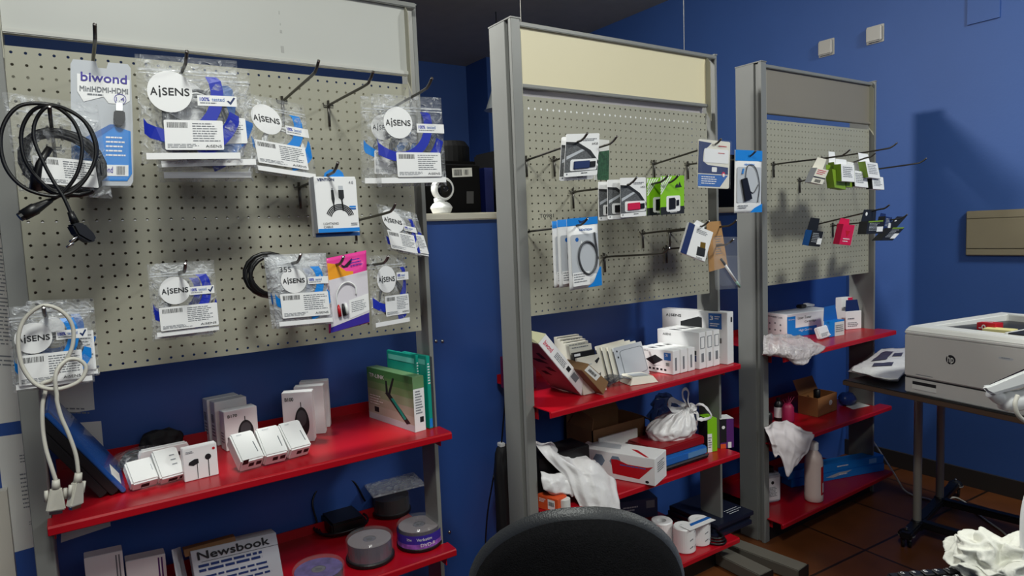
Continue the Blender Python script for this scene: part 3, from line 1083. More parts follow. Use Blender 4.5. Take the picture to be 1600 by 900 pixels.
MB().tube([a, b], [0.0055, 0.0075], 10).build('strain_relief', M['black'], t, smooth=True)
pb = Fr(z8(352, 730, 1.43), z8(425, 728, 1.445), z8(372, 800, 1.43))
mb = MB()
mb.prism([pb.p(u, v, 0.012) for u, v in ((0, 0.15), (0.5, 0), (0.95, 0.1), (1.5, 1.0), (1.45, 1.35), (1.1, 1.55), (0.85, 1.45), (0.2, 0.95))], -pb.n * 0.020)
mb.build('wall_plug', M['black'], t, bevel=0.003)
for k, (v0) in enumerate((0.75, 1.1)):
    MB().tube([pb.p(0.55, v0 + 0.1, 0.006 - 0.012 * k), pb.p(-0.35, v0 + 0.62, 0.006 - 0.012 * k)], 0.0022, 8).build('pin', M['chrome'], t, smooth=True)

# white cable boxes on the blue tab
F = FY((487, 279), (556, 279), (494, 371), 1.53)
t = thing('cable_box', 'rear white box of the boxed cable pair, blue underside showing', 'box', F.p(0.5, 1), 'boxed cables')
boxf(F, 0.026, 'carton', M['white'], t)
frect(F, 0.0, 0.94, 1.0, 1.0, 'blue_foot', M['midblue'], t)
F = FY((490, 276), (555, 276), (498, 364), 1.50)
t = thing('cable_box', 'front white box picturing a black charging cable, on the blue hang tab', 'box', F.p(0.5, 1), 'boxed cables')
boxf(F, 0.027, 'carton', M['white'], t)
sd = F.left(0.027)
frect(sd, 0, 0, 1, 1, 'grey_side', M['lightgrey'], t)
fpoly(F, [(0.25, 0.0), (0.28, -0.07), (0.40, -0.13), (0.64, -0.13), (0.72, -0.07), (0.74, 0.0)], 'hang_tab', M['sky'], t, h=-0.004, t=0.001)
text(F, 'VENTION', 0.07, 0.03, 0.47, 0.075, M['navy'], t, bold=0.0003)
text(F, '4.8', 0.82, 0.08, 0.93, 0.13, M['greyink'], t)
frect(F, 0.0, 0.93, 1.0, 1.0, 'blue_foot', M['sky'], t)
text(F, 'LIGHTNING', 0.13, 0.82, 0.49, 0.862, M['ink'], t)
text(F, 'CABLE', 0.13, 0.88, 0.35, 0.918, M['ink'], t)
smallprint(F, 0.80, 0.84, 0.97, 0.90, 2, M['greyink'], t, seed=3)
frect(F, 0.79, 0.53, 0.95, 0.56, 'blue_mark', M['sky'], t)
frect(F, 0.79, 0.57, 0.95, 0.60, 'blue_mark', M['midblue'], t)
pc_ = thing  # (printed picture of the cable)
pic = fpoly(F, [(0.375, 0.24), (0.435, 0.24), (0.45, 0.40), (0.43, 0.50), (0.44, 0.62), (0.415, 0.62), (0.40, 0.50), (0.37, 0.40)], 'plug_picture', M['ink'], t, h=0.0008)
fpoly(F, [(0.55, 0.24), (0.68, 0.24), (0.68, 0.38), (0.64, 0.42), (0.65, 0.62), (0.62, 0.62), (0.60, 0.42), (0.55, 0.38)], 'plug_picture', M['ink'], t, h=0.0008)
frect(F, 0.56, 0.165, 0.67, 0.24, 'plug_tip_picture', M['lightgrey'], t, h=0.0008)
frect(F, 0.39, 0.205, 0.42, 0.24, 'plug_tip_picture', M['greyink'], t, h=0.0008)
for k in range(4):
    r_ = 0.021 + 0.0036 * k
    arc_band(F, 0.55, 0.76, r_, r_ + 0.0024, 195 + 2 * k, 345, 'cable_picture', M['ink'], t, h=0.0008)

# ------------------------------------------------------------------ lower row
aisens_bag('rear clear bag of the low middle stack, edge showing at left', FB((231, 416), (329, 412), (238, 534), 1.56, 0.008), seed=16, front=False, lab=(0.2, 0.6, 0.9, 0.9))
aisens_bag('front clear bag with dark blue band, low in the middle of the nearest board', FB((229, 413), (334, 406), (241, 531), 1.53, 0.010), seed=6, disc=(0.36, 0.37), R=0.225, lab=(0.10, 0.58, 0.97, 0.89), check=(0.57, 0.34, 0.95, 0.45))

# loose black coil
q = atY(418, 433, 1.60)
Fk = FY((380, 395), (456, 393), (386, 468), 1.60)
t = tag(coil(Fk, None, 0.5, 0.5, 0.050, 0.0048, 4, M['rubber'], name='cable_coil', seed=5, thick=0.02), 'loose black cable coil hanging behind the silvery bags', 'cable')
aisens_bag('rear silvery bag with blue corner, left of the pink pouch', FB((412, 402), (500, 398), (425, 514), 1.53, 0.008), seed=17, hue='midblue', front=False, mfilm='filmmilk', lab=(0.2, 0.6, 0.9, 0.9))
F = FB((418, 398), (509, 395), (432, 514), 1.50, 0.010)
t = aisens_bag('front silvery frosted bag marked by pen, left of the pink pouch', F, seed=7, hue='sky', mfilm='filmmilk', disc=(0.36, 0.36), R=0.215, lab=(0.10, 0.53, 0.93, 0.86), check=(0.60, 0.32, 0.96, 0.42))
text(F, '355', 0.14, 0.17, 0.34, 0.24, M['ink'], t, h=0.0026, name='pen_mark')

# pink pouch
F = FB((509, 404), (572, 391), (514, 521), 1.52, 0.008)
t = thing('cable_pouch', 'pink and orange foil pouch showing a white cable with red plug', 'cable', F.p(0.5, 1))
film(F, t, M['pink'], crk=0.001, seed=4, name='pouch')
fpoly(F, [(0.0, 0.06), (0.22, 0.10), (0.45, 0.22), (0.62, 0.24), (0.62, 0.30), (0.0, 0.36)], 'orange_patch', M['orange'], t, h=0.0012)
fpoly(F, [(0.02, 0.90), (0.98, 0.82), (0.98, 0.98), (0.02, 0.99)], 'violet_foot', M['violet'], t, h=0.0010)
fpoly(F, [(0.30, 0.10), (0.42, 0.145), (0.62, 0.06), (0.60, 0.11), (0.50, 0.17), (0.40, 0.17)], 'hang_slot', M['ink'], t, h=0.0016)
c = fpoly(F, [(0.02, 0.29), (0.97, 0.27), (0.99, 0.85), (0.03, 0.92)], 'clear_window', mat('pale_lilac_print', (216, 211, 218), 0.35), t, h=0.0016)
smallprint(F, 0.56, 0.08, 0.92, 0.20, 3, M['royal'], t, h=0.0016, seed=2, fill=0.3)
MB().tube(spline([F.p(0.20, 0.66, 0.004), F.p(0.18, 0.50, 0.005), F.p(0.30, 0.385, 0.006), F.p(0.48, 0.37, 0.006), F.p(0.64, 0.45, 0.005), F.p(0.66, 0.56, 0.004)], 6), 0.0018, 7).build('cable', M['plastic_white'], t, smooth=True)
for u, m_ in ((0.22, 'redprint'), (0.33, 'ink'), (0.40, 'plastic_white')):
    MB().tube([F.p(u - 0.01, 0.64, 0.004), F.p(u, 0.70, 0.006), F.p(u + 0.02, 0.80, 0.006)], [0.0022, 0.0042, 0.0042], 8).build('plug', M[m_], t, smooth=True)
l = fpoly(F, [(0.48, 0.62), (0.97, 0.585), (0.98, 0.82), (0.50, 0.865)], 'price_label', M['white'], t, h=0.0024)
smallprint(F, 0.54, 0.65, 0.92, 0.80, 6, M['greyink'], l, h=0.0032, seed=12, fill=0.3)
aisens_bag('clear bag of dark cable right of the pink pouch, low at the right', FB((574, 400), (632, 397), (582, 516), (1.545, 1.60, 1.545), 0.008), seed=8, disc=(0.38, 0.33), R=0.25, lab=(0.30, 0.56, 0.95, 0.84), check=(0.66, 0.25, 0.99, 0.36))

# lower left bags and the pale cable
aisens_bag('rear clear bag at lower left, black cable showing on its right', FB((40, 470), (146, 466), (52, 596), 1.54, 0.010), seed=18, hue='midblue', cable='rubber', front=False, lab=(0.5, 0.4, 0.95, 0.9))
aisens_bag('front clear bag with bright blue band at lower left behind the pale cable', FB((10, 480), (139, 470), (21, 614), 1.50, 0.010), seed=9, hue='sky', disc=(0.29, 0.38), R=0.225, lab=(0.08, 0.57, 0.86, 0.92), check=(0.56, 0.32, 0.95, 0.43))


def z5(x, y, Y=1.46):
    return atY(x / 4, 400 + y / 4, Y)


def z7(x, y, Y=1.46):
    return atY(x / 3, 600 + y / 3, Y)


vc = [z7(262, 455, 1.45), z7(243, 395, 1.45), z7(214, 300, 1.455), z7(200, 200, 1.46), z7(199, 100, 1.465), z7(212, 30, 1.468), z5(260, 800, 1.47), z5(330, 770, 1.468), z5(372, 700, 1.46), z5(425, 630, 1.455), z5(455, 550, 1.455), z5(457, 455, 1.455), z5(420, 378, 1.452), z5(350, 325, 1.45), z5(262, 312, 1.45),
      z5(172, 372, 1.455), z5(125, 455, 1.455), z5(114, 560, 1.455), z5(140, 690, 1.455), z5(212, 792, 1.452), z5(300, 830, 1.45), z5(400, 824, 1.45), z5(500, 778, 1.45), z5(538, 702, 1.452), z5(500, 652, 1.452), z5(430, 646, 1.452), z5(368, 695, 1.445), z5(345, 765, 1.44), z5(355, 870, 1.44), z7(268, 85, 1.44), z7(287, 155, 1.44), z7(322, 235, 1.44), z7(355, 330, 1.44), z7(368, 422, 1.44)]
t = thing('monitor_cable', 'pale grey monitor cable looped over the lower left bags, two connectors dangling', 'cable', vc[0] - V3((0, 0, 0.08)))
MB().tube(spline(vc, 6), 0.0036, 8).build('cord', M['palecable'], t, smooth=True)
for (ax_, ay, bx, by, wx, Yc) in ((262, 455, 262, 595, 100, 1.45), (368, 422, 350, 572, 66, 1.44)):
    A, B = z7(ax_, ay, Yc), z7(bx, by, Yc)
    d = (B - A).normalized()
    L_ = (B - A).length
    MB().tube([A - d * 0.002, A + d * L_ * 0.25], [0.0062, 0.0075], 10).build('strain_relief', M['palecable'], t, smooth=True)
    sx = V3((1, 0, 0)) if wx > 80 else V3((0.72, 0.69, 0))
    sx = (sx - d * sx.dot(d)).normalized()
    nn = d.cross(sx)
    mb = MB()
    w2 = 0.0155
    mb.prism([A + d * L_ * 0.22 + sx * -0.009 + nn * 0.0065, A + d * L_ * 0.22 + sx * 0.009 + nn * 0.0065, A + d * L_ * 0.62 + sx * w2 * 0.8 + nn * 0.0065, A + d * L_ * 0.98 + sx * w2 + nn * 0.0065, A + d * L_ * 0.98 - sx * w2 + nn * 0.0065, A + d * L_ * 0.62 - sx * w2 * 0.8 + nn * 0.0065], nn * -0.013)
    mb.build('hood', M['palecable'], t, bevel=0.0025)
    for s_ in (-1, 1):
        c0 = A + d * L_ * 0.28 + sx * s_ * 0.0145
        MB().tube([c0, c0 + d * L_ * 0.36], 0.0034, 10).build('thumb_screw', M['palecable'], t, smooth=True)
    mb = MB()
    e0 = A + d * L_ * 0.98
    mb.prism([e0 + sx * -0.010 + nn * 0.0045, e0 + sx * 0.010 + nn * 0.0045, e0 + sx * 0.0085 - nn * 0.0045, e0 - sx * 0.0085 - nn * 0.0045], d * 0.006)
    mb.build('metal_shell', M['chrome'], t)

# ------------------------------------------------------------------ papers on the partition at the left
def sheet(label, tl, tr, bl, br, lines, head=False):
    a, b, c, d = [atY(*q, PYB - 0.0006) for q in (tl, tr, br, bl)]
    F = Fr(a, b, d)
    mb = MB()
    mb.prism([a, b, c, d], (0, 0.0012, 0))
    t = mb.build('notice_sheet', M['paper'])
    tag(t, label, 'paper', 'paper notices on the partition')
    for (u0, v0, u1, v1, n_, sd) in lines:
        smallprint(F, u0, v0, u1, v1, n_, M['greyink'], t, h=0.0004, seed=sd, fill=0.35)
    if head:
        hd = frect(F, 0.0, 0.0, 1.0, 0.10, 'dark_heading', M['ink'], t, h=0.0004, t=0.0003)
        text(F, 'e', 0.60, 0.035, 0.68, 0.08, M['white'], hd, h=0.0010)
    return t


sheet('large notice sheet with fine print behind the left upright of the nearest stand', (-70, 322), (128, 352), (-40, 668), (148, 640), [(0.05, 0.16, 0.45, 0.62, 26, 4), (0.05, 0.66, 0.5, 0.72, 3, 5), (0.55, 0.9, 0.95, 0.94, 2, 7)], True)
sheet('narrow notice sheet with list below the large sheet at far left', (-6, 683), (52, 675), (16, 865), (70, 850), [(0.55, 0.18, 1.0, 0.26, 3, 6), (0.5, 0.34, 0.98, 0.66, 9, 8), (0.6, 0.76, 0.9, 0.8, 2, 3)])
sheet('blank white sheet on the partition behind the left end of the red shelf', (102, 662), (158, 658), (95, 848), (173, 822), [])

# ------------------------------------------------------------------ upper red shelf of the nearest stand
ZA = 0.8256
A = atZ(201, 769, ZA)
B = atY(76, 645, A.y)
C_ = atZ(184, 706, ZA)
ax_ = (B - A)
perp = V3((-ax_.z, 0, ax_.x)).normalized()
if perp.z > 0:
    perp = -perp
dy = min(C_.y - A.y, 0.24)
off = 0.0
for k, (nm, lab, thk, mt_) in enumerate((('tablet_case', 'blue plastic-wrapped flat case leaning on top of two dark ones', 0.010, 'navyslab'), ('laptop', 'upper black laptop leaning under the blue wrapped case', 0.018, 'black'), ('laptop', 'lowest black laptop leaning against the left upright', 0.018, 'black'))):
    if mt_ == 'navyslab':
        M['navyslab'] = mat('blue_wrapped_case', (34, 84, 160), 0.25, bump=0.25, bscale=30, coat=0.5)
    a0 = A + perp * off
    # stand the slab on the shelf
    lift = ZA - (a0 + perp * thk).z if (a0 + perp * thk).z < ZA else 0
    lf = V3((0, 0, 0))
    sl = ax_ * (0.985 - 0.02 * k)
    st = ax_.normalized() * (max(0, ZA - (a0 + perp * thk).z) / ax_.normalized().z)
    mb = MB()
    mb.prism([a0 + st, a0 + sl + st, a0 + sl + perp * thk + st, a0 + perp * thk + st], (0, dy, 0))
    o = mb.build(nm, M[mt_], None, bevel=0.002)
    tag(o, lab, 'laptop' if nm == 'laptop' else 'case', 'leaning flat cases on the red shelf')
    if k == 0:
        Fs = Fr(a0 + sl + st, a0 + sl + st + V3((0, dy, 0)), a0 + st)
        Ft = Fr(a0 + st + V3((0, 0.02, 0)), a0 + st + V3((0, dy, 0)), a0 + st + sl)
        b_ = frect(Fs, 0.05, 0.80, 0.40, 0.93, 'barcode_sticker', M['paper'], o, h=-0.0012 if Fs.n.z < 0 else 0.0004)
    off += thk + 0.001

# coil in a plastic bag
c0 = V3((0.118, 1.962, ZA))
t = thing('cable_bag', 'flat plastic bag with a grey coiled cable lying behind the slim white router', 'cable', (c0.x, c0.y, ZA))
ring = MB()
for k in range(4):
    rr = 0.044 - 0.004 * k
    ring.tube([(c0.x + rr * 1.2 * math.cos(a), c0.y + rr * math.sin(a), ZA + 0.010 + 0.007 * k + 0.003 * math.sin(2 * a + k)) for a in [2 * PI * i / 26 for i in range(26)]], 0.0038, 7, closed=True)
ring.build('cable', M['greycable'], t, smooth=True)
vs = []
sph = MB().lathe((c0.x, c0.y, ZA + 0.001), [(0.03, 0.0), (0.062, 0.010), (0.066, 0.02), (0.058, 0.034), (0.03, 0.042), (0.002, 0.044)], 28)
vv = [V3((c0.x + (v.x - c0.x) * 1.12, v.y, v.z)) + noise.noise_vector(v * 60) * 0.004 for v in sph.v]
vv = [V3((v.x, v.y, max(v.z, ZA + 0.0006))) for v in vv]
mk('film', vv, sph.f, M['film'], t, smooth=True)
bm = bmesh.new()
bmesh.ops.create_icosphere(bm, subdivisions=4, radius=1)
pq = V3((c0.x + 0.055, 2.050, ZA + 0.030))
vv = [pq + V3((v.co.x * 0.055, v.co.y * 0.016, v.co.z * 0.036)) + noise.noise_vector(v.co * 2.2) * 0.007 for v in bm.verts]
vv = [V3((v.x, min(v.y, 2.06), max(v.z, ZA + 0.0006))) for v in vv]
o = mk('soft_pouch', vv, [[v.index for v in f.verts] for f in bm.faces], mat('black_nylon', (18, 18, 22), 0.7), None, smooth=True)
bm.free()
tag(o, 'crumpled black pouch on the red shelf behind the bagged cable', 'pouch')


def lean_box(name, label, cat, bl, br, L, T, tilt, Z, material, group=None, bevel=0.004, lift=0.0):
    a, b = atZ(*bl, Z), atZ(*br, Z)
    X = (b - a)
    X.z = 0
    fwd = V3((X.y, -X.x, 0)).normalized()
    if fwd.y > 0:
        fwd = -fwd
    up = V3((0, 0, 1))
    th = math.radians(tilt)
    la = up * math.cos(th) - fwd * math.sin(th)
    ta = fwd * math.cos(th) + up * math.sin(th)
    # tip resting on its rear bottom edge
    bot = a + ta * T
    F = Fr(bot + la * L, bot + la * L + X, bot)
    t = thing(name, label, cat, a, group)
    boxf(F, T, 'body', material, t, bevel=bevel)
    E_ = Fr(bot, bot + X, a)
    return t, F, E_


def port(E_, u0, u1, parent, v0=0.35, v1=0.75, m_='ink', name='port'):
    frect(E_, u0, v0, u1, v1, name, M[m_], parent, h=0.0004, t=0.0003)


t, F, E_ = lean_box('network_adapter', 'plain white adapter with one dark port, beside the leaning blue case', 'adapter', (204, 769), (247, 757), 0.066, 0.030, 50, ZA, M['plastic_white'], 'white adapters at the left of the red shelf')
port(E_, 0.35, 0.65, t)
MB().tube([F.p(0.86, 0.35, 0.0003), F.p(0.86, 0.6, 0.0003)], 0.0008, 6).build('led_slot', M['lightgrey'], t)
t, F, E_ = lean_box('network_adapter', 'white adapter with three status marks, left of the earphone box', 'adapter', (248, 759), (287, 748), 0.080, 0.030, 45, ZA, M['plastic_white'], 'white adapters at the left of the red shelf')
port(E_, 0.35, 0.70, t)
port(E_, 0.80, 0.90, t)
for k in range(3):
    frect(F, 0.60, 0.28 + 0.16 * k, 0.80, 0.31 + 0.16 * k, 'status_mark', M['greyink'], t)
# white router brick behind
F = shelf_front((219, 742), (298, 724), (219, 710), ZA)
F = Fr(F.o, F.o + F.X, F.o + F.D)
t = thing('router', 'slim white router lying behind the adapters, small slots along its edge', 'router', F.p(0.5, 1))
a = F.p(0, 1)
mb = MB()
dpt = -F.n * 0.018
up_ = V3((0, 0, 1))
h_ = F.h + 0.008
mb.prism([F.p(0, 1), F.p(1, 1), F.p(1, 1) + up_ * h_ * 0.8, F.p(0.96, 1) + up_ * h_, F.p(0.04, 1) + up_ * h_, F.p(0, 1) + up_ * h_ * 0.8], dpt)
mb.build('body', M['plastic_white'], t, bevel=0.004, seg=3)
for k in range(4):
    frect(F, 0.62 + 0.05 * k, 0.25, 0.655 + 0.05 * k, 0.45, 'slot', M['ink'], t, h=0.0006)
# earphone box
F = shelf_front((289, 754), (342, 741), (284, 703), ZA)
t = thing('earphone_box', 'small white box picturing black earphones, upright on the red shelf', 'box', F.p(0.5, 1))
boxf(F, 0.024, 'carton', M['white'], t)
smallprint(F, 0.08, 0.10, 0.38, 0.18, 2, M['greyink'], t, seed=2)
fpoly(F, disc_uv(F, 0.90, 0.15, 0.0035, 16), 'red_dot', M['redprint'], t)
for (u, v) in ((0.30, 0.45), (0.72, 0.37)):
    fpoly(F, [(u - 0.16, v + 0.06), (u - 0.14, v - 0.02), (u + 0.02, v - 0.09), (u + 0.13, v - 0.08), (u + 0.14, v + 0.05), (u - 0.02, v + 0.11)] if u < 0.5 else disc_uv(F, u, v, 0.0072, 18), 'earphone_picture', M['ink'], t, h=0.0008)
    frect(F, u + 0.08 if u < 0.5 else u - 0.01, v, u + 0.10 if u < 0.5 else u + 0.015, 0.97, 'wire_picture', M['ink'], t, h=0.0008)

# three white powerline adapters
for k, (bl, br, lab) in enumerate((((373, 739), (409, 729), 'left of three white adapters with two ports, front of the mouse boxes'), ((411, 729), (447, 720), 'middle of three white adapters with two ports, front of the mouse boxes'), ((449, 719), (482, 710), 'right of three white adapters with two ports, front of the mouse boxes'))):
    t, F, E_ = lean_box('powerline_adapter', lab, 'adapter', bl, br, 0.092, 0.042, 52, ZA, M['plastic_white'], 'three white adapters on the red shelf')
    port(E_, 0.36, 0.58, t, 0.3, 0.62)
    port(E_, 0.68, 0.90, t, 0.3, 0.62)
    MB().tube([F.p(0.80, 0.42, 0.0002), F.p(0.82, 0.78, 0.0002)], 0.0012, 6).build('side_slot', M['greyink'], t)
    smallprint(F, 0.25, 0.10, 0.55, 0.15, 1, M['lightgrey'], t, seed=k)
    if k == 0:
        port(E_, 0.06, 0.30, t, -0.15, 0.3, name='torn_patch')

# mouse boxes
def mouse_box(F, dpt, label, model, full=True):
    t = thing('mouse_box', label, 'box', F.p(0.5, 1), 'computer mouse boxes on the red shelf')
    boxf(F, dpt, 'carton', M['white'], t)
    if full:
        text(F, model, 0.10, 0.10, 0.38, 0.17, M['ink'], t, bold=0.0003)
        fpoly(F, [(0.62 + 0.24 * math.cos(a) * (1 + 0.1 * math.sin(a)), 0.60 + 0.30 * math.sin(a)) for a in [2 * PI * i / 28 for i in range(28)]], 'mouse_picture', M['ink'], t, h=0.0008)
        fpoly(F, [(0.62 + 0.16 * math.cos(a), 0.52 + 0.16 * math.sin(a)) for a in [2 * PI * i / 20 for i in range(20)]], 'mouse_top_picture', M['greycable'], t, h=0.0010)
        frect(F, 0.60, 0.20, 0.625, 0.32, 'wire_picture', M['ink'], t, h=0.0008)
        frect(F, 0.06, 0.66, 0.22, 0.76, 'dark_mark', M['ink'], t)
    else:
        barcode(F.left(dpt), 0.2, 0.3, 0.7, 0.5, t, 0.0006)
    smallprint(F.left(dpt), 0.2, 0.55, 0.8, 0.85, 4, M['greyink'], t, seed=3, h=0.0006)
    return t


f0 = shelf_front((360, 713), (412, 700), (357, 650), ZA)
f0 = Fr(f0.o + V3((0, 0.05, 0)), f0.o + f0.X + V3((0, 0.05, 0)), f0.o + f0.D + V3((0, 0.05, 0)))
g0 = shelf_front((336, 712), (388, 699), (332, 641), ZA)
mouse_box(Fr(g0.o + V3((0.01, 0.135, 0)), g0.o + g0.X + V3((0.01, 0.135, 0)), g0.o + g0.D + V3((0.01, 0.135, 0))), 0.04, 'rear box of the low trio of white mouse boxes', 'B170', False)
mouse_box(Fr(g0.o + V3((0.022, 0.088, 0)), g0.o + g0.X + V3((0.022, 0.088, 0)), g0.o + g0.D + V3((0.022, 0.088, 0))), 0.04, 'middle box of the low trio of white mouse boxes', 'B170', False)
mouse_box(f0, 0.04, 'front box of the low trio of white mouse boxes, half hidden by white adapters', 'B170')
f1 = shelf_front((445, 693), (492, 689), (438, 615), ZA)
D_ = (V3((0, 0, 0)), atZ(509, 677, ZA) - atZ(492, 689, ZA), atZ(516, 667, ZA) - atZ(492, 689, ZA))
tr_ = V3((0.058, 0.10, 0.006))
for k, lab in ((2, 'rear box of the tall trio of white mouse boxes'), (1, 'middle box of the tall trio of white mouse boxes'), (0, 'front box of the tall trio, picturing a black mouse')):
    o_ = D_[k]
    mouse_box(Fr(f1.o + o_, f1.o + f1.X + o_, f1.o + f1.D + o_), min(0.034, 0.92 * (D_[1].dot(-f1.n) if k == 0 else (D_[2] - D_[1]).dot(-f1.n) if k == 1 else 0.034)), lab, 'B100', k == 0)

# green and teal network boxes
Fg = shelf_front((573, 645), (642, 668), (569, 571), ZA)
a = atZ(573, 645, ZA) + V3((-0.012, -0.055, 0))
b = atZ(642, 668, ZA) + V3((-0.012, -0.055, 0))
hgt = atY(637.5, 586, b.y + 0.04).z - ZA
Fg = Fr(a + V3((0, 0, hgt)), b + V3((0, 0, hgt)), a)
t = thing('network_card_box', 'green box picturing an antenna adapter, in front of the teal boxes', 'box', Fg.p(0.5, 1))
M['greengrad'] = mat('sage_green_card', (104, 140, 96), 0.4, var=0.25, vscale=10)
boxf(Fg, 0.038, 'carton', M['greengrad'], t)
for k_, (rgb, v0, v1) in enumerate((((70, 128, 66), 0, 0.13), ((92, 138, 78), 0.13, 0.26), ((116, 146, 96), 0.26, 0.40), ((142, 154, 122), 0.40, 0.56), ((166, 160, 142), 0.56, 0.72), ((178, 172, 158), 0.72, 0.88))):
    frect(Fg, 0, v0, 1, v1, 'gradient_print', mat('sage_print_%d' % k_, rgb, 0.4), t, h=0.0004)
text(Fg, 'TP-LINK', 0.06, 0.10, 0.40, 0.17, M['white'], t, bold=0.0003)
fpoly(Fg, [(0.40, 0.42), (0.50, 0.40), (0.92, 0.86), (0.84, 0.90)], 'adapter_picture', M['ink'], t, h=0.0008)
fpoly(Fg, [(0.46, 0.44), (0.58, 0.10), (0.615, 0.10), (0.51, 0.44)], 'antenna_picture', M['ink'], t, h=0.0009)
fpoly(Fg, [(0.42, 0.44), (0.42, 0.18), (0.455, 0.18), (0.47, 0.44)], 'antenna_picture', M['ink'], t, h=0.0009)
fpoly(Fg, [(0.53, 0.50), (0.58, 0.48), (0.84, 0.80), (0.80, 0.83)], 'circuit_picture', M['teal'], t, h=0.0011)
fpoly(Fg, [(0, 0.88), (1, 0.88), (1, 1), (0, 1)], 'pale_foot', M['lightgrey'], t)
smallprint(Fg, 0.05, 0.52, 0.36, 0.72, 4, M['white'], t, seed=5, fill=0.3)
frect(Fg, 0.14, 0.74, 0.24, 0.84, 'dark_mark', M['ink'], t)
sr = Fg.right(0.038)
frect(sr, 0.0, 0.0, 1.0, 1.0, 'side_panel', M['white'], t)
frect(sr, 0.0, 0.0, 1.0, 0.22, 'side_top', M['greengrad'], t, h=0.001)
smallprint(sr, 0.15, 0.26, 0.85, 0.70, 9, M['greyink'], t, seed=15, h=0.0012)
frect(sr, 0.5, 0.74, 0.85, 0.84, 'dark_mark', M['ink'], t, h=0.001)
xd = Fg.X.normalized()
for k, (rb, lft, dd, mt_, lab, hz) in enumerate((((653, 657), 604, 0.018, 'teal', 'front teal box standing behind the green box', 0.172), ((666, 657), 632, 0.020, 'teal', 'rear teal box standing behind the green box', 0.172), ((681, 656), 646, 0.014, 'smoke', 'thin greyish clear case standing behind the teal boxes', 0.170))):
    R_ = b - Fg.n * (0.0392, 0.0492, 0.0632)[k] - xd * (0.035, -0.004, -0.004)[k]
    L_ = (0.16, 0.13, 0.13)[k]
    dd = (0.0092, 0.0130, 0.0075)[k]
    hz = atY(*((645, 556), (664, 557), (676, 557))[k], R_.y).z - ZA
    base = R_ - xd * L_
    F = Fr(base + V3((0, 0, hz)), R_ + V3((0, 0, hz)), base)
    if mt_ == 'smoke':
        tag(boxf(F, dd, 'plastic_case', M['smoke']), lab, 'case')
        continue
    t = thing('network_card_box', lab, 'box', F.p(0.5, 1), 'teal boxes beside the right upright')
    boxf(F, dd, 'carton', M[mt_], t)
    sr = F.right(dd)
    frect(sr, 0.1, 0.86, 0.9, 0.98, 'blue_foot', M['sky'], t)
    smallprint(sr, 0.2, 0.1, 0.8, 0.4, 8, M['white'], t, seed=25 + k, h=0.0008)
    frect(F, 0.06, 0.05, 0.94, 0.12, 'pale_stripe', mat('pale_teal', (110, 200, 186), 0.4), t)

# ------------------------------------------------------------------ second red shelf of the nearest stand
ZB = 0.4606


def spindle(label, px, r, h, label_m=None, disc='violet', black=False):
    c = atZ(*px, ZB)
    t = thing('disc_spindle', label, 'discs', (c.x, c.y, ZB), 'disc spindles')
    MB().lathe(c, [(r * 0.96, 0), (r * 1.04, 0.003), (r * 1.04, 0.010), (r * 0.99, 0.013)], 40).build('base', M['black'], t, smooth=False)
    mb = MB()
    n = 26
    for i in range(n):
        z = 0.013 + (h * 0.64) * i / n
        mb.lathe(c, [(0.008, z), (r * 0.93, z), (r * 0.93, z + 0.0016), (0.008, z + 0.0016)], 36, cap=False)
    mb.build('discs', M['discs'] if 'discs' in M else M['smoke'], t)
    zt_ = 0.013 + h * 0.64 + 0.0012
    MB().lathe(c + V3((0, 0, zt_)), [(0.019, 0), (r * 0.92, 0), (r * 0.92, 0.0004), (0.019, 0.0004)], 40, cap=False).build('top_disc', M[disc + 'disc'], t)
    MB().lathe(c + V3((0, 0, zt_)), [(0.0085, 0), (0.018, 0), (0.018, 0.0006), (0.0085, 0.0006)], 30, cap=False).build('disc_centre', M['clear'], t)
    MB().lathe(c, [(0.0075, 0.013), (0.0075, h * 0.92), (0.004, h * 0.95)], 16).build('hub', M['clear'], t, smooth=True)
    MB().lathe(c, [(r, 0.011), (r, h - 0.005), (r - 0.004, h), (0.022, h), (0.020, h - 0.003), (0.004, h - 0.003)], 48, cap=False).build('clear_lid', M['clear'], t, smooth=False)
    return t, c


M['violetdisc'] = mat('violet_disc_face', (120, 104, 170), 0.25, metal=0.3, var=0.4, vscale=40)
M['palerdisc'] = mat('pale_disc_face', (168, 158, 160), 0.22, metal=0.4)
M['discs'] = mat('disc_silver_violet', (120, 112, 128), 0.2, metal=0.6)
t, c = spindle('disc spindle with violet band, in front of the lower right upright', (656, 848), 0.067, 0.070, disc='paler')
r_ = 0.0677
mb = MB()
nseg = 40
for (z0, z1, m_, nm) in ((0.012, 0.052, 'violet', 'violet_band'), (0.012, 0.026, 'purpleart', 'pink_art_band')):
    if m_ == 'purpleart':
        M['purpleart'] = mat('violet_pink_art', (150, 90, 190), 0.35, var=0.5, vscale=60)
    MB().lathe(c, [(r_ + (0.0003 if m_ == 'purpleart' else 0), z0), (r_ + (0.0003 if m_ == 'purpleart' else 0), z1)], 48, cap=False).build(nm, M[m_], t)
# lettering on the band facing the viewer
vd = (EYE - c)
vd.z = 0
vd.normalize()
sd_ = V3((-vd.y, vd.x, 0))
if sd_.x < 0:
    sd_ = -sd_


def band_text(s, ang0, ang1, z0, z1, m_, par):
    vs, fs, x0, x1, y0, y1 = text_data(s)
    P2 = []
    for x, y in vs:
        a = math.radians(ang0 + (x - x0) / (x1 - x0) * (ang1 - ang0))
        P2.append(c + vd * (r_ + 0.0008) * math.cos(a) + sd_ * (r_ + 0.0008) * math.sin(a) + V3((0, 0, z0 + (y - y0) / (y1 - y0) * (z1 - z0))))
    mk('lettering', P2, fs, M[m_], par)


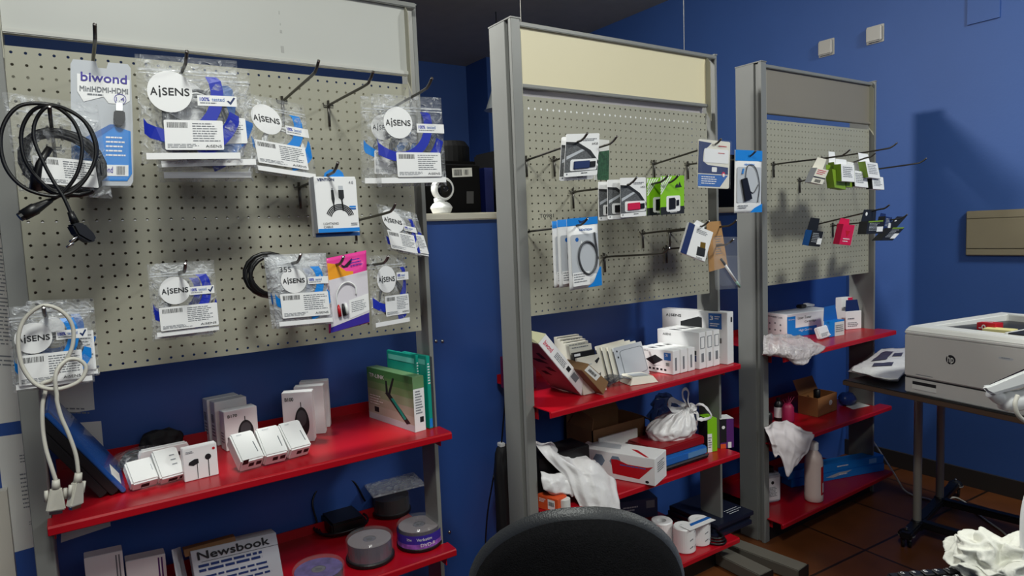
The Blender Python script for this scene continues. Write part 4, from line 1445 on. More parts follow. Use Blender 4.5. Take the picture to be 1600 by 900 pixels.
band_text('Verbatim', -8, 32, 0.036, 0.045, 'white', t)
band_text('25x', -34, -20, 0.037, 0.044, 'white', t)
band_text('DVD-R', 2, 42, 0.018, 0.028, 'white', t)
spindle('clear disc spindle with dark discs, left of the violet banded one', (579, 872), 0.068, 0.070, disc='paler')
spindle('lowest disc spindle with violet discs, cut by the bottom edge', (500, 922), 0.068, 0.070)
# black spindle with an envelope on top
cb = atZ(612, 800, ZB)
t = thing('disc_spindle', 'dark disc spindle at the back under a plastic sleeve', 'discs', (cb.x, cb.y, ZB), 'disc spindles')
MB().lathe(cb, [(0.06, 0), (0.066, 0.003), (0.066, 0.012), (0.062, 0.015)], 36).build('base', M['black'], t)
MB().lathe(cb, [(0.060, 0.015), (0.060, 0.06)], 36).build('discs', M['black'], t)
MB().lathe(cb, [(0.064, 0.013), (0.064, 0.090), (0.058, 0.096), (0.002, 0.096)], 40, cap=False).build('clear_lid', M['clear'], t)
zt = ZB + 0.098
F = Fr(atZ(563, 752, zt), atZ(640, 733, zt), atZ(583, 779, zt))
F.D = atZ(583, 779, zt) - F.o
mb = MB()
mb.prism([F.p(0, 0), F.p(1, 0), F.p(1.0, 1.05), F.p(0, 1)], (0, 0, 0.006))
o = tag(mb.build('plastic_sleeve', M['filmmilk'], None, bevel=0.002), 'clear plastic sleeve lying on the dark disc spindle', 'sleeve')
# black cables and case heap
q = atZ(545, 830, ZB)
t = thing('cable_heap', 'heap of black cables and adapter left of the dark spindle', 'cable', (q.x, q.y, ZB))
MB().box((q.x - 0.06, q.y - 0.02, ZB), (q.x + 0.05, q.y + 0.10, ZB + 0.045)).build('adapter', M['black'], t, bevel=0.006)
mb = MB()
for k in range(3):
    rr = 0.070 + 0.008 * k
    mb.tube([(q.x - 0.01 + rr * math.cos(a), q.y + 0.04 + rr * 0.9 * math.sin(a), ZB + 0.0045 + 0.006 * k + 0.002 * math.sin(3 * a)) for a in [2 * PI * i / 24 for i in range(24)]], 0.004, 7, closed=True)
mb.build('coiled_cord', M['rubber'], t, smooth=True)
MB().tube(spline([(q.x - 0.08, q.y + 0.06, ZB + 0.02), (q.x - 0.085, q.y + 0.08, ZB + 0.10), (q.x - 0.03, q.y + 0.10, ZB + 0.145), (q.x + 0.05, q.y + 0.09, ZB + 0.13), (q.x + 0.09, q.y + 0.08, ZB + 0.05)], 8), 0.0032, 8).build('arched_cord', M['rubber'], t, smooth=True)

# magazine box
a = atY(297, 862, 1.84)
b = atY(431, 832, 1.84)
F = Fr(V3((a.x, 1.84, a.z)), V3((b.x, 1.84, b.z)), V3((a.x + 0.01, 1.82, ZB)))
t = thing('magazine_bundle', 'magazine bundle with shade-darkened paper and large bold title, on the lower shelf', 'magazines', F.p(0.5, 1))
boxf(F, 0.05, 'magazines', mat('shade_darkened_paper', (168, 170, 178), 0.7, var=0.05), t, bevel=0.001)  # paper colour darkened to imitate the shade under the upper shelf
text(F, 'Newsbook', 0.07, 0.04, 0.90, 0.175, M['ink'], t, bold=0.0008)
frect(F, 0.10, 0.215, 1.0, 0.222, 'rule', M['ink'], t)
smallprint(F, 0.06, 0.26, 0.86, 0.42, 2, M['navy'], t, seed=3, fill=0.55)
smallprint(F, 0.06, 0.46, 0.9, 0.9, 5, M['navy'], t, seed=8, fill=0.4)
lf = F.left(0.05)
mb = MB()
mb.prism([F.p(-0.09, -0.03, -0.05), F.p(-0.19, -0.10, 0.0), F.p(-0.19, 1, 0.0), F.p(-0.06, 1, -0.05)], V3((0.004, 0, 0)))
mb.build('side_cover', M['lightgrey'], t)
mb = MB()
mb.prism([F.p(-0.06, -0.045, -0.004), F.p(0.52, -0.085, -0.004), F.p(0.52, 0.05, -0.004), F.p(-0.06, 0.08, -0.004)], -F.n * 0.03)
mb.build('brown_cover', M['brownbox'], t)
# two white boxes at lower left
for k, (tl, tr, lab) in enumerate((((131, 873), (191, 860), 'left pale box standing beside the magazine bundle at the bottom'), ((196, 878), (258, 865), 'right pale box standing beside the magazine bundle at the bottom'))):
    a = atY(*tl, 1.86)
    b = atY(*tr, 1.86)
    F = Fr(a, b, V3((a.x, a.y, ZB)))
    t = thing('carton', lab, 'box', F.p(0.5, 1), 'pale boxes on the lower shelf')
    boxf(F, 0.04, 'body', M['white'], t)
    for j in range(2):
        fpoly(F, [(0.80 + 0.08 * j, 0.04), (0.84 + 0.08 * j, 0.04), (0.84 + 0.08 * j, 0.5), (0.80 + 0.08 * j, 0.5)], 'printed_stripe', M['purple' if k else 'greyink'], t)
# ================================================================== middle stand
for lab, tip, base in (
        ('upper left hook of the middle board, carrying the white memory stick pack', (918, 208), (838, 250)),
        ('second hook from the middle stand\'s left upright, right of the white memory stick pack', (964, 213), (869, 250)),
        ('long hook carrying the navy and white card pack', (1127, 217), (1017, 255)),
        ('hook carrying the three memory stick packs in a row', (995, 277), (900, 300)),
        ('hook through the rear green memory card pack', (1044, 274), None),
        ('hook through the front green memory card pack', (1060, 274), None),
        ('long hook carrying the slim packet with the black hub', (1181, 236), (1068, 257)),
        ('hook carrying the white and blue cable pouches', (918, 341), None),
        ('hook through the tilted white and navy box', (1108, 345), (1046, 362)),
        ('bare hook above the clear blister at the right end of the middle board', (1151, 344), None),
        ('hook carrying the clear blister with the pencil-like tool', (1146, 374), None),
        ('empty hook right of the cable pouches, low on the middle board', (1046, 387), None)):
    hook(lab, tip, 1.43, base)
bd = FY((810, 149), (1105, 176), (826, 495.5), PEGY)
qa = atY(843, 341, PEGY)
qb = atY(865, 334, PEGY)
text(Fr(V3((qa.x, PEGY, qb.z)), V3((qb.x, PEGY, qb.z)), V3((qa.x, PEGY, qa.z))), 'T0981', 0, 0, 1, 0.9, M['ink'], U2, h=0.0006, name='pen_mark')


def usb_card(F, label, stick, group='memory stick packs'):
    t = thing('memory_stick_pack', label, 'memory stick', F.p(0.5, 1), group)
    fpoly(F, rrect(0, 0, 1, 1, 0.05, 0.03), 'card', M['white'], t, h=0, t=0.0015)
    M['citygrey'] = mat('grey_print_photo', (96, 98, 100), 0.4, var=0.5, vscale=220)
    fpoly(F, [(0.0, 0.24), (0.30, 0.27), (0.62, 0.42), (0.90, 0.66), (0.99, 0.80), (0.99, 0.88), (0.0, 0.90)], 'printed_photo', M['citygrey'], t)
    fpoly(F, [(0.0, 0.18), (0.35, 0.20), (0.75, 0.40), (1.0, 0.66), (1.0, 0.74), (0.90, 0.66), (0.62, 0.42), (0.30, 0.27), (0.0, 0.24)], 'black_arc', M['ink'], t, h=0.0008)
    fpoly(F, [(0.04, 0.52), (0.50, 0.36), (0.58, 0.39), (0.04, 0.60)], 'pale_street', M['lightgrey'], t, h=0.0007)
    text(F, '64GB', 0.78, 0.22, 0.96, 0.27, M['ink'], t)
    smallprint(F, 0.50, 0.12, 0.95, 0.19, 2, M['greyink'], t, seed=4)
    w = fpoly(F, rrect(0.16, 0.60, 0.96, 0.87, 0.05, 0.04), 'clear_window_frame', M['white'], t, h=0.0012, t=0.001)
    mb = MB()
    mb.prism([F.p(0.25, 0.65, 0.006), F.p(0.72, 0.64, 0.006), F.p(0.72, 0.82, 0.006), F.p(0.25, 0.83, 0.006)], -F.n * 0.005)
    mb.build('memory_stick', M[stick], t, bevel=0.0012)
    mb = MB()
    mb.prism([F.p(0.73, 0.67, 0.005), F.p(0.90, 0.665, 0.005), F.p(0.90, 0.80, 0.005), F.p(0.73, 0.805, 0.005)], -F.n * 0.0035)
    mb.build('stick_cap', M['black'], t, bevel=0.0006)
    fpoly(F, disc_uv(F, 0.08, 0.94, 0.0025, 14), 'round_mark', M['greyink'], t)
    smallprint(F, 0.5, 0.92, 0.78, 0.955, 1, M['ink'], t, seed=2)
    return t


usb_card(FY((878, 214), (931, 213), (874, 283), 1.50), 'rear white memory stick pack, dark left edge showing behind the front pack', 'black')
F = FY((930, 217), (952, 219), (929, 281), 1.52)
t = thing('memory_pack', 'white and green pack half hidden behind the front memory stick pack', 'memory card', F.p(0.5, 1))
fpoly(F, [(0, 0), (1, 0), (1, 1), (0, 1)], 'card', M['paper'], t, h=0, t=0.0015)
fpoly(F, [(0.3, 0.3), (1, 0.25), (1, 1), (0.2, 1), (0.1, 0.6)], 'green_print', mat('bottle_green', (44, 84, 56), 0.4, var=0.5, vscale=150), t)
usb_card(FY((885, 209.5), (937, 208), (881, 277), 1.475), 'front white memory stick pack with a navy stick, top left of the middle board', 'navy')
usb_card(FY((935, 284), (975, 283), (936, 345), 1.51), 'rear pack of the three memory stick packs in a row', 'black')
usb_card(FY((949, 281), (989, 280), (950, 343), 1.49), 'middle pack of the three memory stick packs in a row', 'black')
usb_card(FY((969, 278), (1009, 277), (970, 340), 1.47), 'front pack of the three in a row, with a red stick', 'crimson')


def sd_card(F, label):
    t = thing('memory_card_pack', label, 'memory card', F.p(0.5, 1), 'green memory card packs')
    fpoly(F, rrect(0, 0, 1, 1, 0.04, 0.03), 'card', M['green'], t, h=0, t=0.0015)
    frect(F, 0, 0.80, 1, 1, 'black_foot', M['ink'], t)
    for k in range(5):
        u = 0.02 + 0.10 * k
        fpoly(F, [(u, 0.02), (u + 0.05, 0.02), (0.0 + 0.02, 0.50 - 0.07 * (4 - k) - 0.02 + 0.0), (0.0, 0.46 - 0.07 * (4 - k))] if u > 0.03 else [(0.0, 0.02), (0.06, 0.02), (0.02, 0.14), (0, 0.12)], 'white_stripe', M['white'], t, h=0.0007)
    fpoly(F, [(0.62, 0.26), (0.70, 0.20), (0.74, 0.26), (0.80, 0.16), (0.86, 0.26), (0.9, 0.3), (0.62, 0.32)], 'dark_mark', M['ink'], t)
    w = fpoly(F, rrect(0.24, 0.52, 0.82, 0.93, 0.06, 0.05), 'clear_window_frame', M['white'], t, h=0.0012, t=0.001)
    mb = MB()
    mb.prism([F.p(u, v, 0.004) for u, v in ((0.34, 0.58), (0.55, 0.57), (0.60, 0.62), (0.60, 0.86), (0.34, 0.87))], -F.n * 0.003)
    mb.build('adapter_card', M['black'], t)
    mb = MB()
    mb.prism([F.p(u, v, 0.003) for u, v in ((0.65, 0.64), (0.76, 0.63), (0.76, 0.78), (0.65, 0.79))], -F.n * 0.002)
    mb.build('small_card', M['black'], t)
    smallprint(F, 0.40, 0.94, 0.70, 0.97, 1, M['white'], t)


sd_card(FY((1011, 278), (1049, 277), (1011, 337), 1.50), 'rear green memory card pack, half covered by the front one')
sd_card(FY((1032, 275), (1069, 274), (1032, 336), 1.47), 'front green memory card pack right of the memory sticks')

# navy/white card pack
F = FY((1092, 217), (1141, 222), (1090, 293), 1.455)
t = thing('card_pack', 'navy and white blister pack with a blank white card, on the long hook', 'card', F.p(0.5, 1))
fpoly(F, rrect(0, 0, 1, 1, 0.05, 0.03), 'backing_card', M['offwhite'], t, h=0, t=0.004)
fpoly(F, [(0, 0.04), (0.4, 0.06), (0.30, 0.14), (0.16, 0.22), (0.14, 0.45), (0.30, 0.52), (0.95, 0.55), (0.95, 0.70), (0.0, 0.70)], 'navy_print', M['navy'], t)
fpoly(F, [(0, 0.72), (0.95, 0.72), (0.7, 0.97), (0, 0.97)], 'blue_foot', M['midblue'], t)
c = fpoly(F, rrect(0.17, 0.18, 0.95, 0.47, 0.04, 0.03), 'white_card', M['white'], t, h=0.0012, t=0.001)
smallprint(F, 0.62, 0.10, 0.90, 0.14, 1, M['redprint'], t, seed=3)
smallprint(F, 0.60, 0.25, 0.82, 0.28, 1, M['redprint'], c, h=0.0022)
fpoly(F, disc_uv(F, 0.80, 0.70, 0.0085, 24), 'round_badge', M['crimson'], t, h=0.0012)
fpoly(F, disc_uv(F, 0.80, 0.72, 0.006, 24), 'round_badge_centre', M['white'], t, h=0.002)
fpoly(F, rrect(0.42, 0.56, 0.58, 0.66, 0.02, 0.02), 'white_mark', M['white'], t, h=0.0012)
smallprint(F, 0.10, 0.76, 0.60, 0.94, 4, M['white'], t, seed=9, fill=0.4)
bl = MB()
p0 = rrect(-0.02, -0.02, 1.03, 1.02, 0.05, 0.03)
p1 = rrect(0.04, 0.12, 0.97, 0.98, 0.05, 0.03)
n = len(p0)
mk('clear_blister', [F.p(u, v, 0.003) for u, v in p0] + [F.p(u, v, 0.010) for u, v in p1], [(i, (i + 1) % n, n + (i + 1) % n, n + i) for i in range(n)] + [[n + i for i in range(n)]], M['clear'], t)

# slim hub packet
F = FB((1148, 234), (1190, 236), (1147, 333), 1.455, 0.004)
t = thing('hub_packet', 'slim white packet with blue header picturing a black hub on a cable', 'hub', F.p(0.5, 1))
film(F, t, M['white'], crk=0.0006, seed=2, name='packet')
frect(F, 0, 0, 1, 0.17, 'blue_header', M['sky'], t, h=0.0012)
text(F, 'VENTION', 0.30, 0.215, 0.68, 0.245, M['sky'], t, bold=0.0002)
fpoly(F, [(1.0, 0.86), (1.0, 1.0), (0.55, 1.0), (0.70, 0.93)], 'blue_corner', M['sky'], t, h=0.0012)
w = fpoly(F, rrect(0.06, 0.27, 0.95, 0.84, 0.05, 0.03), 'clear_window', M['lightgrey'], t, h=0.0010)
MB().tube(spline([F.p(0.80, 0.84, 0.004), F.p(0.86, 0.55, 0.004), F.p(0.70, 0.28, 0.004), F.p(0.42, 0.25, 0.004), F.p(0.34, 0.45, 0.004), F.p(0.44, 0.62, 0.004), F.p(0.64, 0.68, 0.004), F.p(0.82, 0.55, 0.004)], 6), 0.0016, 6).build('cable', M['greycable'], t, smooth=True)
mb = MB()
mb.prism([F.p(u, v, 0.009) for u, v in ((0.16, 0.47), (0.36, 0.44), (0.56, 0.78), (0.30, 0.82))], -F.n * 0.006)
mb.build('hub', M['black'], t, bevel=0.001)
MB().tube([F.p(0.22, 0.38, 0.004), F.p(0.26, 0.30, 0.004)], 0.003, 8).build('plug', M['sky'], t)
smallprint(F, 0.10, 0.88, 0.55, 0.94, 2, M['greyink'], t, seed=5, h=0.0015)


def pouch(F, label):
    t = thing('cable_pouch', label, 'cable', F.p(0.5, 1), 'white and blue cable pouches')
    film(F, t, M['white'], crk=0.0008, seed=F.o.x * 9, name='pouch')
    frect(F, 0, 0, 1, 0.105, 'blue_header', M['sky'], t, h=0.0014)
    fpoly(F, [(0.36, 0.03), (0.46, 0.05), (0.66, 0.02), (0.64, 0.055), (0.40, 0.075)], 'hang_slot', M['navy'], t, h=0.002)
    text(F, 'VENTION', 0.34, 0.155, 0.76, 0.185, M['midblue'], t, h=0.0016, bold=0.0003)
    w = fpoly(F, rrect(0.05, 0.23, 0.93, 0.80, 0.05, 0.03), 'clear_window', M['lightgrey'], t, h=0.0010)
    fpoly(F, disc_uv(F, 0.24, 0.30, 0.006, 20), 'round_mark', M['midblue'], t, h=0.0016)
    MB().tube(spline([F.p(0.80, 0.22, 0.004), F.p(0.82, 0.34, 0.004), F.p(0.86, 0.52, 0.004), F.p(0.80, 0.70, 0.004), F.p(0.60, 0.80, 0.004), F.p(0.38, 0.74, 0.004), F.p(0.26, 0.56, 0.004), F.p(0.34, 0.40, 0.004), F.p(0.56, 0.34, 0.004), F.p(0.78, 0.42, 0.004), F.p(0.90, 0.60, 0.004)], 6), 0.0030, 7).build('cable', M['greycable'], t, smooth=True)
    fpoly(F, [(0.95, 0.72), (1.0, 0.72), (1.0, 0.99), (0.52, 0.99), (0.74, 0.92)], 'blue_corner', M['sky'], t, h=0.0014)
    l = frect(F, 0.06, 0.76, 0.60, 0.95, 'white_label', M['white'], t, h=0.0018)
    smallprint(F, 0.09, 0.78, 0.55, 0.92, 4, M['greyink'], l, h=0.0026, seed=4, fill=0.35)


pouch(FB((862, 346), (908, 342), (866, 450), 1.53, 0.006), 'rearmost of the three white and blue cable pouches, its left edge showing')
pouch(FB((870, 344), (918, 340), (874, 450), 1.51, 0.006), 'middle of the three white and blue cable pouches')
pouch(FB((885, 342), (933, 338), (890, 454), 1.48, 0.008), 'front of the three white and blue cable pouches')

# kraft card, tilted box, clear blister at the right
F = FY((1104, 347), (1127, 345), (1107, 425), 1.50)
t = thing('card_pack', 'plain kraft hang card behind the tilted white and navy box', 'card', F.p(0.5, 1))
fpoly(F, [(0, 0), (0.95, 0), (1.35, 0.95), (0.05, 1)], 'card', M['kraft'], t, h=0, t=0.002)
smallprint(F, 0.55, 0.30, 1.05, 0.70, 8, M['greyink'], t, seed=4, fill=0.25)
F = FY((1077, 347), (1115, 363), (1063, 394), (1.47, 1.45, 1.47))
t = thing('adapter_box', 'tilted white box with navy side picturing a small adapter', 'box', F.p(0.5, 1))
boxf(F, 0.012, 'carton', M['white'], t)
fpoly(F, [(0, 0), (0.24, 0.01), (0.24, 1), (0, 1)], 'navy_panel', M['navy'], t)
fpoly(F, [(0.30, -0.18), (0.62, -0.16), (0.66, 0.0), (0.20, 0.0)], 'hang_tab', M['white'], t, h=-0.006, t=0.0008)
fpoly(F, [(0.62, 0.45), (0.82, 0.42), (0.86, 0.60), (0.66, 0.62)], 'contact_picture', M['gold'], t)
fpoly(F, [(0.56, 0.62), (0.88, 0.60), (0.92, 0.86), (0.60, 0.90)], 'adapter_picture', M['ink'], t)
smallprint(F, 0.36, 0.10, 0.88, 0.24, 3, M['greyink'], t, seed=6, fill=0.35)
text(F, 'AiSENS', 0.60, 0.93, 0.86, 0.98, M['ink'], t)
F = FY((1114, 370), (1153, 370), (1118, 453), 1.44)
t = thing('tool_blister', 'clear plastic blister holding a slim pencil-like tool', 'tool', F.p(0.5, 1))
mb = MB()
mb.prism([F.p(u, v) for u, v in rrect(0, 0, 1, 1, 0.06, 0.04)], -F.n * 0.0008)
mb.build('clear_card', M['clear'], t)
p0, p1 = rrect(0.04, 0.36, 0.97, 0.97, 0.08, 0.05), rrect(0.10, 0.40, 0.92, 0.93, 0.08, 0.05)
n = len(p0)
mk('clear_blister', [F.p(u, v, 0.0003) for u, v in p0] + [F.p(u, v, 0.012) for u, v in p1], [(i, (i + 1) % n, n + (i + 1) % n, n + i) for i in range(n)] + [[n + i for i in range(n)]], M['clear'], t)
A, B = F.p(0.22, 0.42, 0.006), F.p(0.92, 0.97, 0.006)
MB().tube([A, A.lerp(B, 0.2)], 0.0042, 10).build('tool_tip', M['greycable'], t, smooth=True)
MB().tube([A.lerp(B, 0.2), A.lerp(B, 0.78)], 0.0046, 10).build('tool_body', M['white'], t, smooth=True)
MB().tube([A.lerp(B, 0.78), B], 0.0046, 10).build('tool_end', mat('pale_green', (150, 186, 170), 0.4), t, smooth=True)

# ------------------------------------------------------------------ top shelf of the middle stand
Z2A = 0.8358


def slab(S1, S2, S3, S4, depth, name, label, cat, Z, material, group=None):
    """leaning slab: front narrow face by four pixels (S4 touches the shelf), extruded away from the viewer"""
    p4 = atZ(*S4, Z)
    Y = p4.y
    P = [atY(*q, Y) for q in (S1, S2, S3)] + [p4]
    P[2].z = max(P[2].z, Z + 0.0005)
    t = thing(name, label, cat, p4, group)
    mb = MB()
    mb.prism(P, (0, depth, 0))
    mb.build('carton', material, t, bevel=0.001)
    F = Fr(P[0], P[1], P[3])
    side = Fr(P[0] + V3((0, depth, 0)), P[0], P[3] + V3((0, depth, 0)))
    top = Fr(P[0] + V3((0, depth, 0)), P[1] + V3((0, depth, 0)), P[0])
    return t, F, side, top, P


t, F, sd_f, tp, P = slab((841, 537), (853, 522), (911, 592), (909, 618), 0.17, 'flat_carton', 'white flat carton with pinkish face leaning against the left upright of the middle stand', 'box', Z2A, M['white'])
L1 = frect(sd_f, 0.02, 0.02, 0.98, 0.98, 'pink_face', mat('dusty_pink_card', (176, 120, 132), 0.5, var=0.12), t, h=0.0007)
for (u, v, w_, h_) in ((0.6, 0.22, 0.22, 0.10), (0.25, 0.36, 0.5, 0.05), (0.5, 0.50, 0.3, 0.06), (0.2, 0.62, 0.3, 0.05)):
    fpoly(sd_f, [(u, v), (u + w_ * 0.6, v - 0.02), (u + w_, v + h_), (u + w_ * 0.3, v + h_)], 'dark_print', M['ink'], L1, h=0.0014)
fl = MB()
fl.prism([P[0] + V3((0, 0.0, 0)), P[1], P[1].lerp(P[0], 0.5) + V3((-0.035, 0.08, 0.03)), P[0] + V3((-0.03, 0.09, 0.012))], (0, 0, 0.0012))
fl.build('open_flap', mat('cream_card', (206, 204, 168), 0.6), t)
X_ = F
smallprint(Fr(F.p(0, 0), F.p(0, 1), F.p(1, 0)), 0.10, -0.72, 0.32, -0.30, 4, M['crimson'], t, h=-0.0007, seed=3) if False else None
Fv = Fr(F.p(1, 0), F.p(1, 1), F.p(0, 0))
text(Fr(P[1], P[2], P[0]), 'biwond', 0.06, 0.30, 0.26, 0.70, M['crimson'], t, h=0.0008, bold=0.0002)
smallprint(Fr(P[1], P[2], P[0]), 0.34, 0.25, 0.62, 0.75, 4, M['greyink'], t, h=0.0008, seed=3)
frect(Fr(P[1], P[2], P[0]), 0.64, 0.25, 0.72, 0.60, 'dark_mark', M['ink'], t, h=0.0008)
frect(Fr(P[1], P[2], P[0]), 0.79, 0.22, 0.93, 0.72, 'grey_stamp', M['greyink'], t, h=0.0008)
t, F, sd_f, tp, P = slab((909, 579), (919, 568), (951, 597), (943, 617), 0.11, 'flat_carton', 'brown cardboard carton with white sticker leaning beside the white flat carton', 'box', Z2A, M['kraftdark'] if 'kraftdark' in M else mat('brown_card', (132, 100, 66), 0.7, var=0.08))
frect(Fr(P[1], P[2], P[0]), 0.06, 0.08, 0.62, 0.80, 'white_sticker', M['paper'], t, h=0.0006)
barcode(Fr(P[1], P[2], P[0]), 0.15, 0.3, 0.5, 0.6, t, h=0.0016)
# magenta carton poking out behind the left upright
q = atY(786, 530, 1.97)
t = tag(MB().box((1.265, 1.90, Z2A), (1.36, 1.99, Z2A + 0.115)).build('magenta_carton', mat('magenta_card', (120, 26, 74), 0.5, var=0.1), None, bevel=0.002), 'dark magenta carton standing behind the left upright of the middle stand', 'box')

# row of slim white cards / phone case packs
base0 = atZ(902, 606, Z2A)
for k in range(5):
    yk = 1.76 + 0.032 * (4 - k)
    tl = ((870, 527), (875, 530), (880, 534), (884, 538), (889, 542))[k]
    tr = ((905, 522), (910, 525), (915, 529), (919, 532), (924, 536))[k]
    a, b = atY(*tl, yk), atY(*tr, yk)
    F = Fr(a, b, V3((a.x + 0.01, a.y - 0.012, Z2A)))
    t = thing('phone_case_pack', ('rearmost slim white pack in the row of five behind the brown carton', 'second slim white pack from the back of the row behind the brown carton', 'middle slim white pack of the row, small dark emblem at its top', 'second slim white pack from the front of the row behind the brown carton', 'front slim white pack of the row behind the dark phone case')[k], 'phone case', F.p(0.5, 1), 'slim white packs on the middle stand')
    boxf(F, 0.02, 'carton', M['offwhite'], t)
    smallprint(F, 0.12, 0.03, 0.9, 0.07, 1, M['greyink'], t, seed=k)
    if k == 2:
        fpoly(F, disc_uv(F, 0.5, 0.07, 0.006, 16), 'emblem', M['ink'], t)
yk = 1.735
a, b = atY(896, 552, yk), atY(929, 546, yk)
F = Fr(a, b, V3((a.x + 0.012, a.y - 0.01, Z2A)))
t = thing('phone_case_pack', 'dark phone case pack between the slim white packs and the patterned card', 'phone case', F.p(0.5, 1))
boxf(F, 0.014, 'card', M['black'], t)
frect(F, 0.02, 0.03, 0.30, 0.09, 'white_label', M['white'], t)
yk = 1.715
a, b = atY(901, 560, yk), atY(937, 553, yk)
F = Fr(a, b, V3((a.x + 0.015, a.y - 0.015, Z2A)))
t = thing('phone_case_pack', 'cream patterned phone case card in front of the slim white packs', 'phone case', F.p(0.5, 1))
boxf(F, 0.010, 'card', M['offwhite'], t)
for j in range(7):
    fpoly(F, [(0.08 + 0.12 * j, 0.52 + 0.05 * (j % 2)), (0.17 + 0.12 * j, 0.49 + 0.06 * (j % 3)), (0.15 + 0.12 * j, 0.58)], 'leaf_print', M['greycable'], t)
fpoly(F, [(0.72, 0.16), (0.92, 0.08), (0.95, 0.12), (0.80, 0.24)], 'pen_emblem', M['ink'], t)
smallprint(F, 0.15, 0.20, 0.6, 0.26, 1, M['lightgrey'], t)

# leaning grey case packs
for k in range(4):
    o_ = (3 - k)
    yb = 1.755 + 0.011 * o_
    tl, tr = (958 - 9 * o_, 544 - 1 * o_), (1002 - 9 * o_, 533 - 1 * o_)
    Zb = Z2A
    b0 = atY(971 - 9 * o_, 580, yb)
    a = atY(*tl, yb + 0.05)
    b = atY(*tr, yb + 0.07)
    bb = V3((b0.x, yb, Zb))
    F = Fr(a, b, bb)
    t = thing('phone_case_pack', ('rearmost of four grey phone case packs leaning in a row', 'second from the rear of four grey phone case packs leaning in a row', 'third of four grey phone case packs leaning in a row', 'foremost of four leaning grey phone case packs, rounded white frame on its face')[k], 'phone case', F.p(0.5, 1), 'grey phone case packs leaning on the middle stand')
    boxf(F, 0.008, 'card', M['lightgrey'] if k == 3 else M['offwhite'], t)
    frect(F.left(0.008), 0.2, 0.1, 0.8, 0.9, 'dark_edge', M['greycable'], t)
    if k == 3:
        fr_ = fpoly(F, rrect(0.16, 0.12, 0.97, 0.90, 0.12, 0.08), 'rounded_frame', M['greyink'], t, h=0.0006)
        fpoly(F, rrect(0.18, 0.14, 0.95, 0.88, 0.11, 0.07), 'frame_inside', M['lightgrey'], fr_, h=0.0013)
        for v in (0.12, 0.30):
            fpoly(F, disc_uv(F, 0.09, v, 0.004, 14), 'camera_hole', M['ink'], t)
# low white box with clear dark end
a, b = atZ(985, 603, Z2A), atZ(1029, 597, Z2A)
X = b - a
bk = V3((-X.y, X.x, 0)).normalized()
up = V3((0, 0, 1))
t = thing('accessory_box', 'low white box with a crumpled dark clear end, in front of the grey packs', 'box', a)
mb = MB()
mb.prism([a, b, b - X * 0.15 + up * 0.024 + bk * 0.008, a + X * 0.12 + up * 0.027 + bk * 0.008], bk * 0.075)
mb.build('carton', M['offwhite'], t, bevel=0.001)
Fm = Fr(a + X * 0.12 + up * 0.028 + bk * 0.075, b - X * 0.15 + up * 0.025 + bk * 0.075, a + X * 0.12 + up * 0.028 + bk * 0.008)
frect(Fm, 0.12, 0.15, 0.85, 0.85, 'clear_window', M['lightgrey'], t)
g = [[a - X * (0.75 - 0.25 * j) + bk * (0.0 + 0.028 * i) + up * (0.006 + (0.022 if j == 2 else (0.016 if j == 1 else 0.002))) for j in range(4)] for i in range(4)]
g = [[(a + X * 0.08 + bk * (0.006 + 0.022 * i) + up * 0.022) if j == 3 else g[i][j] for j in range(4)] for i in range(4)]
grid_mesh(patch(g, 15, 15), 'clear_end', M['smoke'], t, crumple=0.006, cs=60)


def carton(label, BL, BR, TL, depth, Z, name='carton', cat='box', group=None, shift=(0, 0, 0), material=None, Fp=None):
    if Fp is None:
        a, b = atZ(*BL, Z), atZ(*BR, Z)
        h_ = atY(*TL, a.y).z - Z
        F = Fr(a + V3((0, 0, h_)), b + V3((0, 0, h_)), a)
    else:
        F = Fp
    F = F.shift(shift)
    t = thing(name, label, cat, F.p(0.5, 1), group)
    boxf(F, depth, 'body', material or M['white'], t)
    return t, F


# three small enclosure boxes
a = None
t0 = None
F0 = None
for k in (2, 1, 0):
    if F0 is None:
        pa, pb = atZ(998, 577, Z2A), atZ(1052, 586, Z2A)
        h_ = atY(996, 542, pa.y).z - Z2A
        F0 = Fr(pa + V3((0, 0, h_)), pb + V3((0, 0, h_)), pa)
    F = F0.shift(-F0.n * 0.0435 * k + F0.X.normalized() * 0.004 * k)
    t, F = carton(('front small white box of three, picturing a black drive case', 'middle of the three small white drive case boxes', 'rear of the three small white drive case boxes')[k], None, None, None, 0.0425, Z2A, 'drive_case_box', 'box', 'small drive case boxes', Fp=F)
    if k == 0:
        fpoly(F, [(0.22, 0.48), (0.50, 0.24), (0.72, 0.42), (0.44, 0.68)], 'drive_case_picture', M['ink'], t)
        fpoly(F, [(0.20, 0.54), (0.42, 0.70), (0.66, 0.66), (0.44, 0.72)], 'picture_shadow', M['greyink'], t)
        frect(F, 0.75, 0.10, 0.94, 0.42, 'blue_mark', M['midblue'], t)
        text(F, '3', 0.79, 0.15, 0.86, 0.26, M['white'], t, h=0.0014)
        text(F, 'AiSENS', 0.08, 0.07, 0.30, 0.12, M['greyink'], t)
        for j in range(6):
            frect(F, 0.20 + 0.11 * j, 0.80, 0.26 + 0.11 * j, 0.88, 'pictogram', M['ink'], t)
        barcode(F, 0.80, 0.52, 0.90, 0.66, t)
    sr = F.right(0.0425)
    frect(sr, 0.3, 0.30, 0.55, 0.85, 'dark_print', M['greyink'], t)
    tp = F.top(0.0425)
    fpoly(tp, [(0.20, 0.6), (0.28, 0.2), (0.42, 0.2), (0.36, 0.7)], 'picture_top', M['ink'], t)
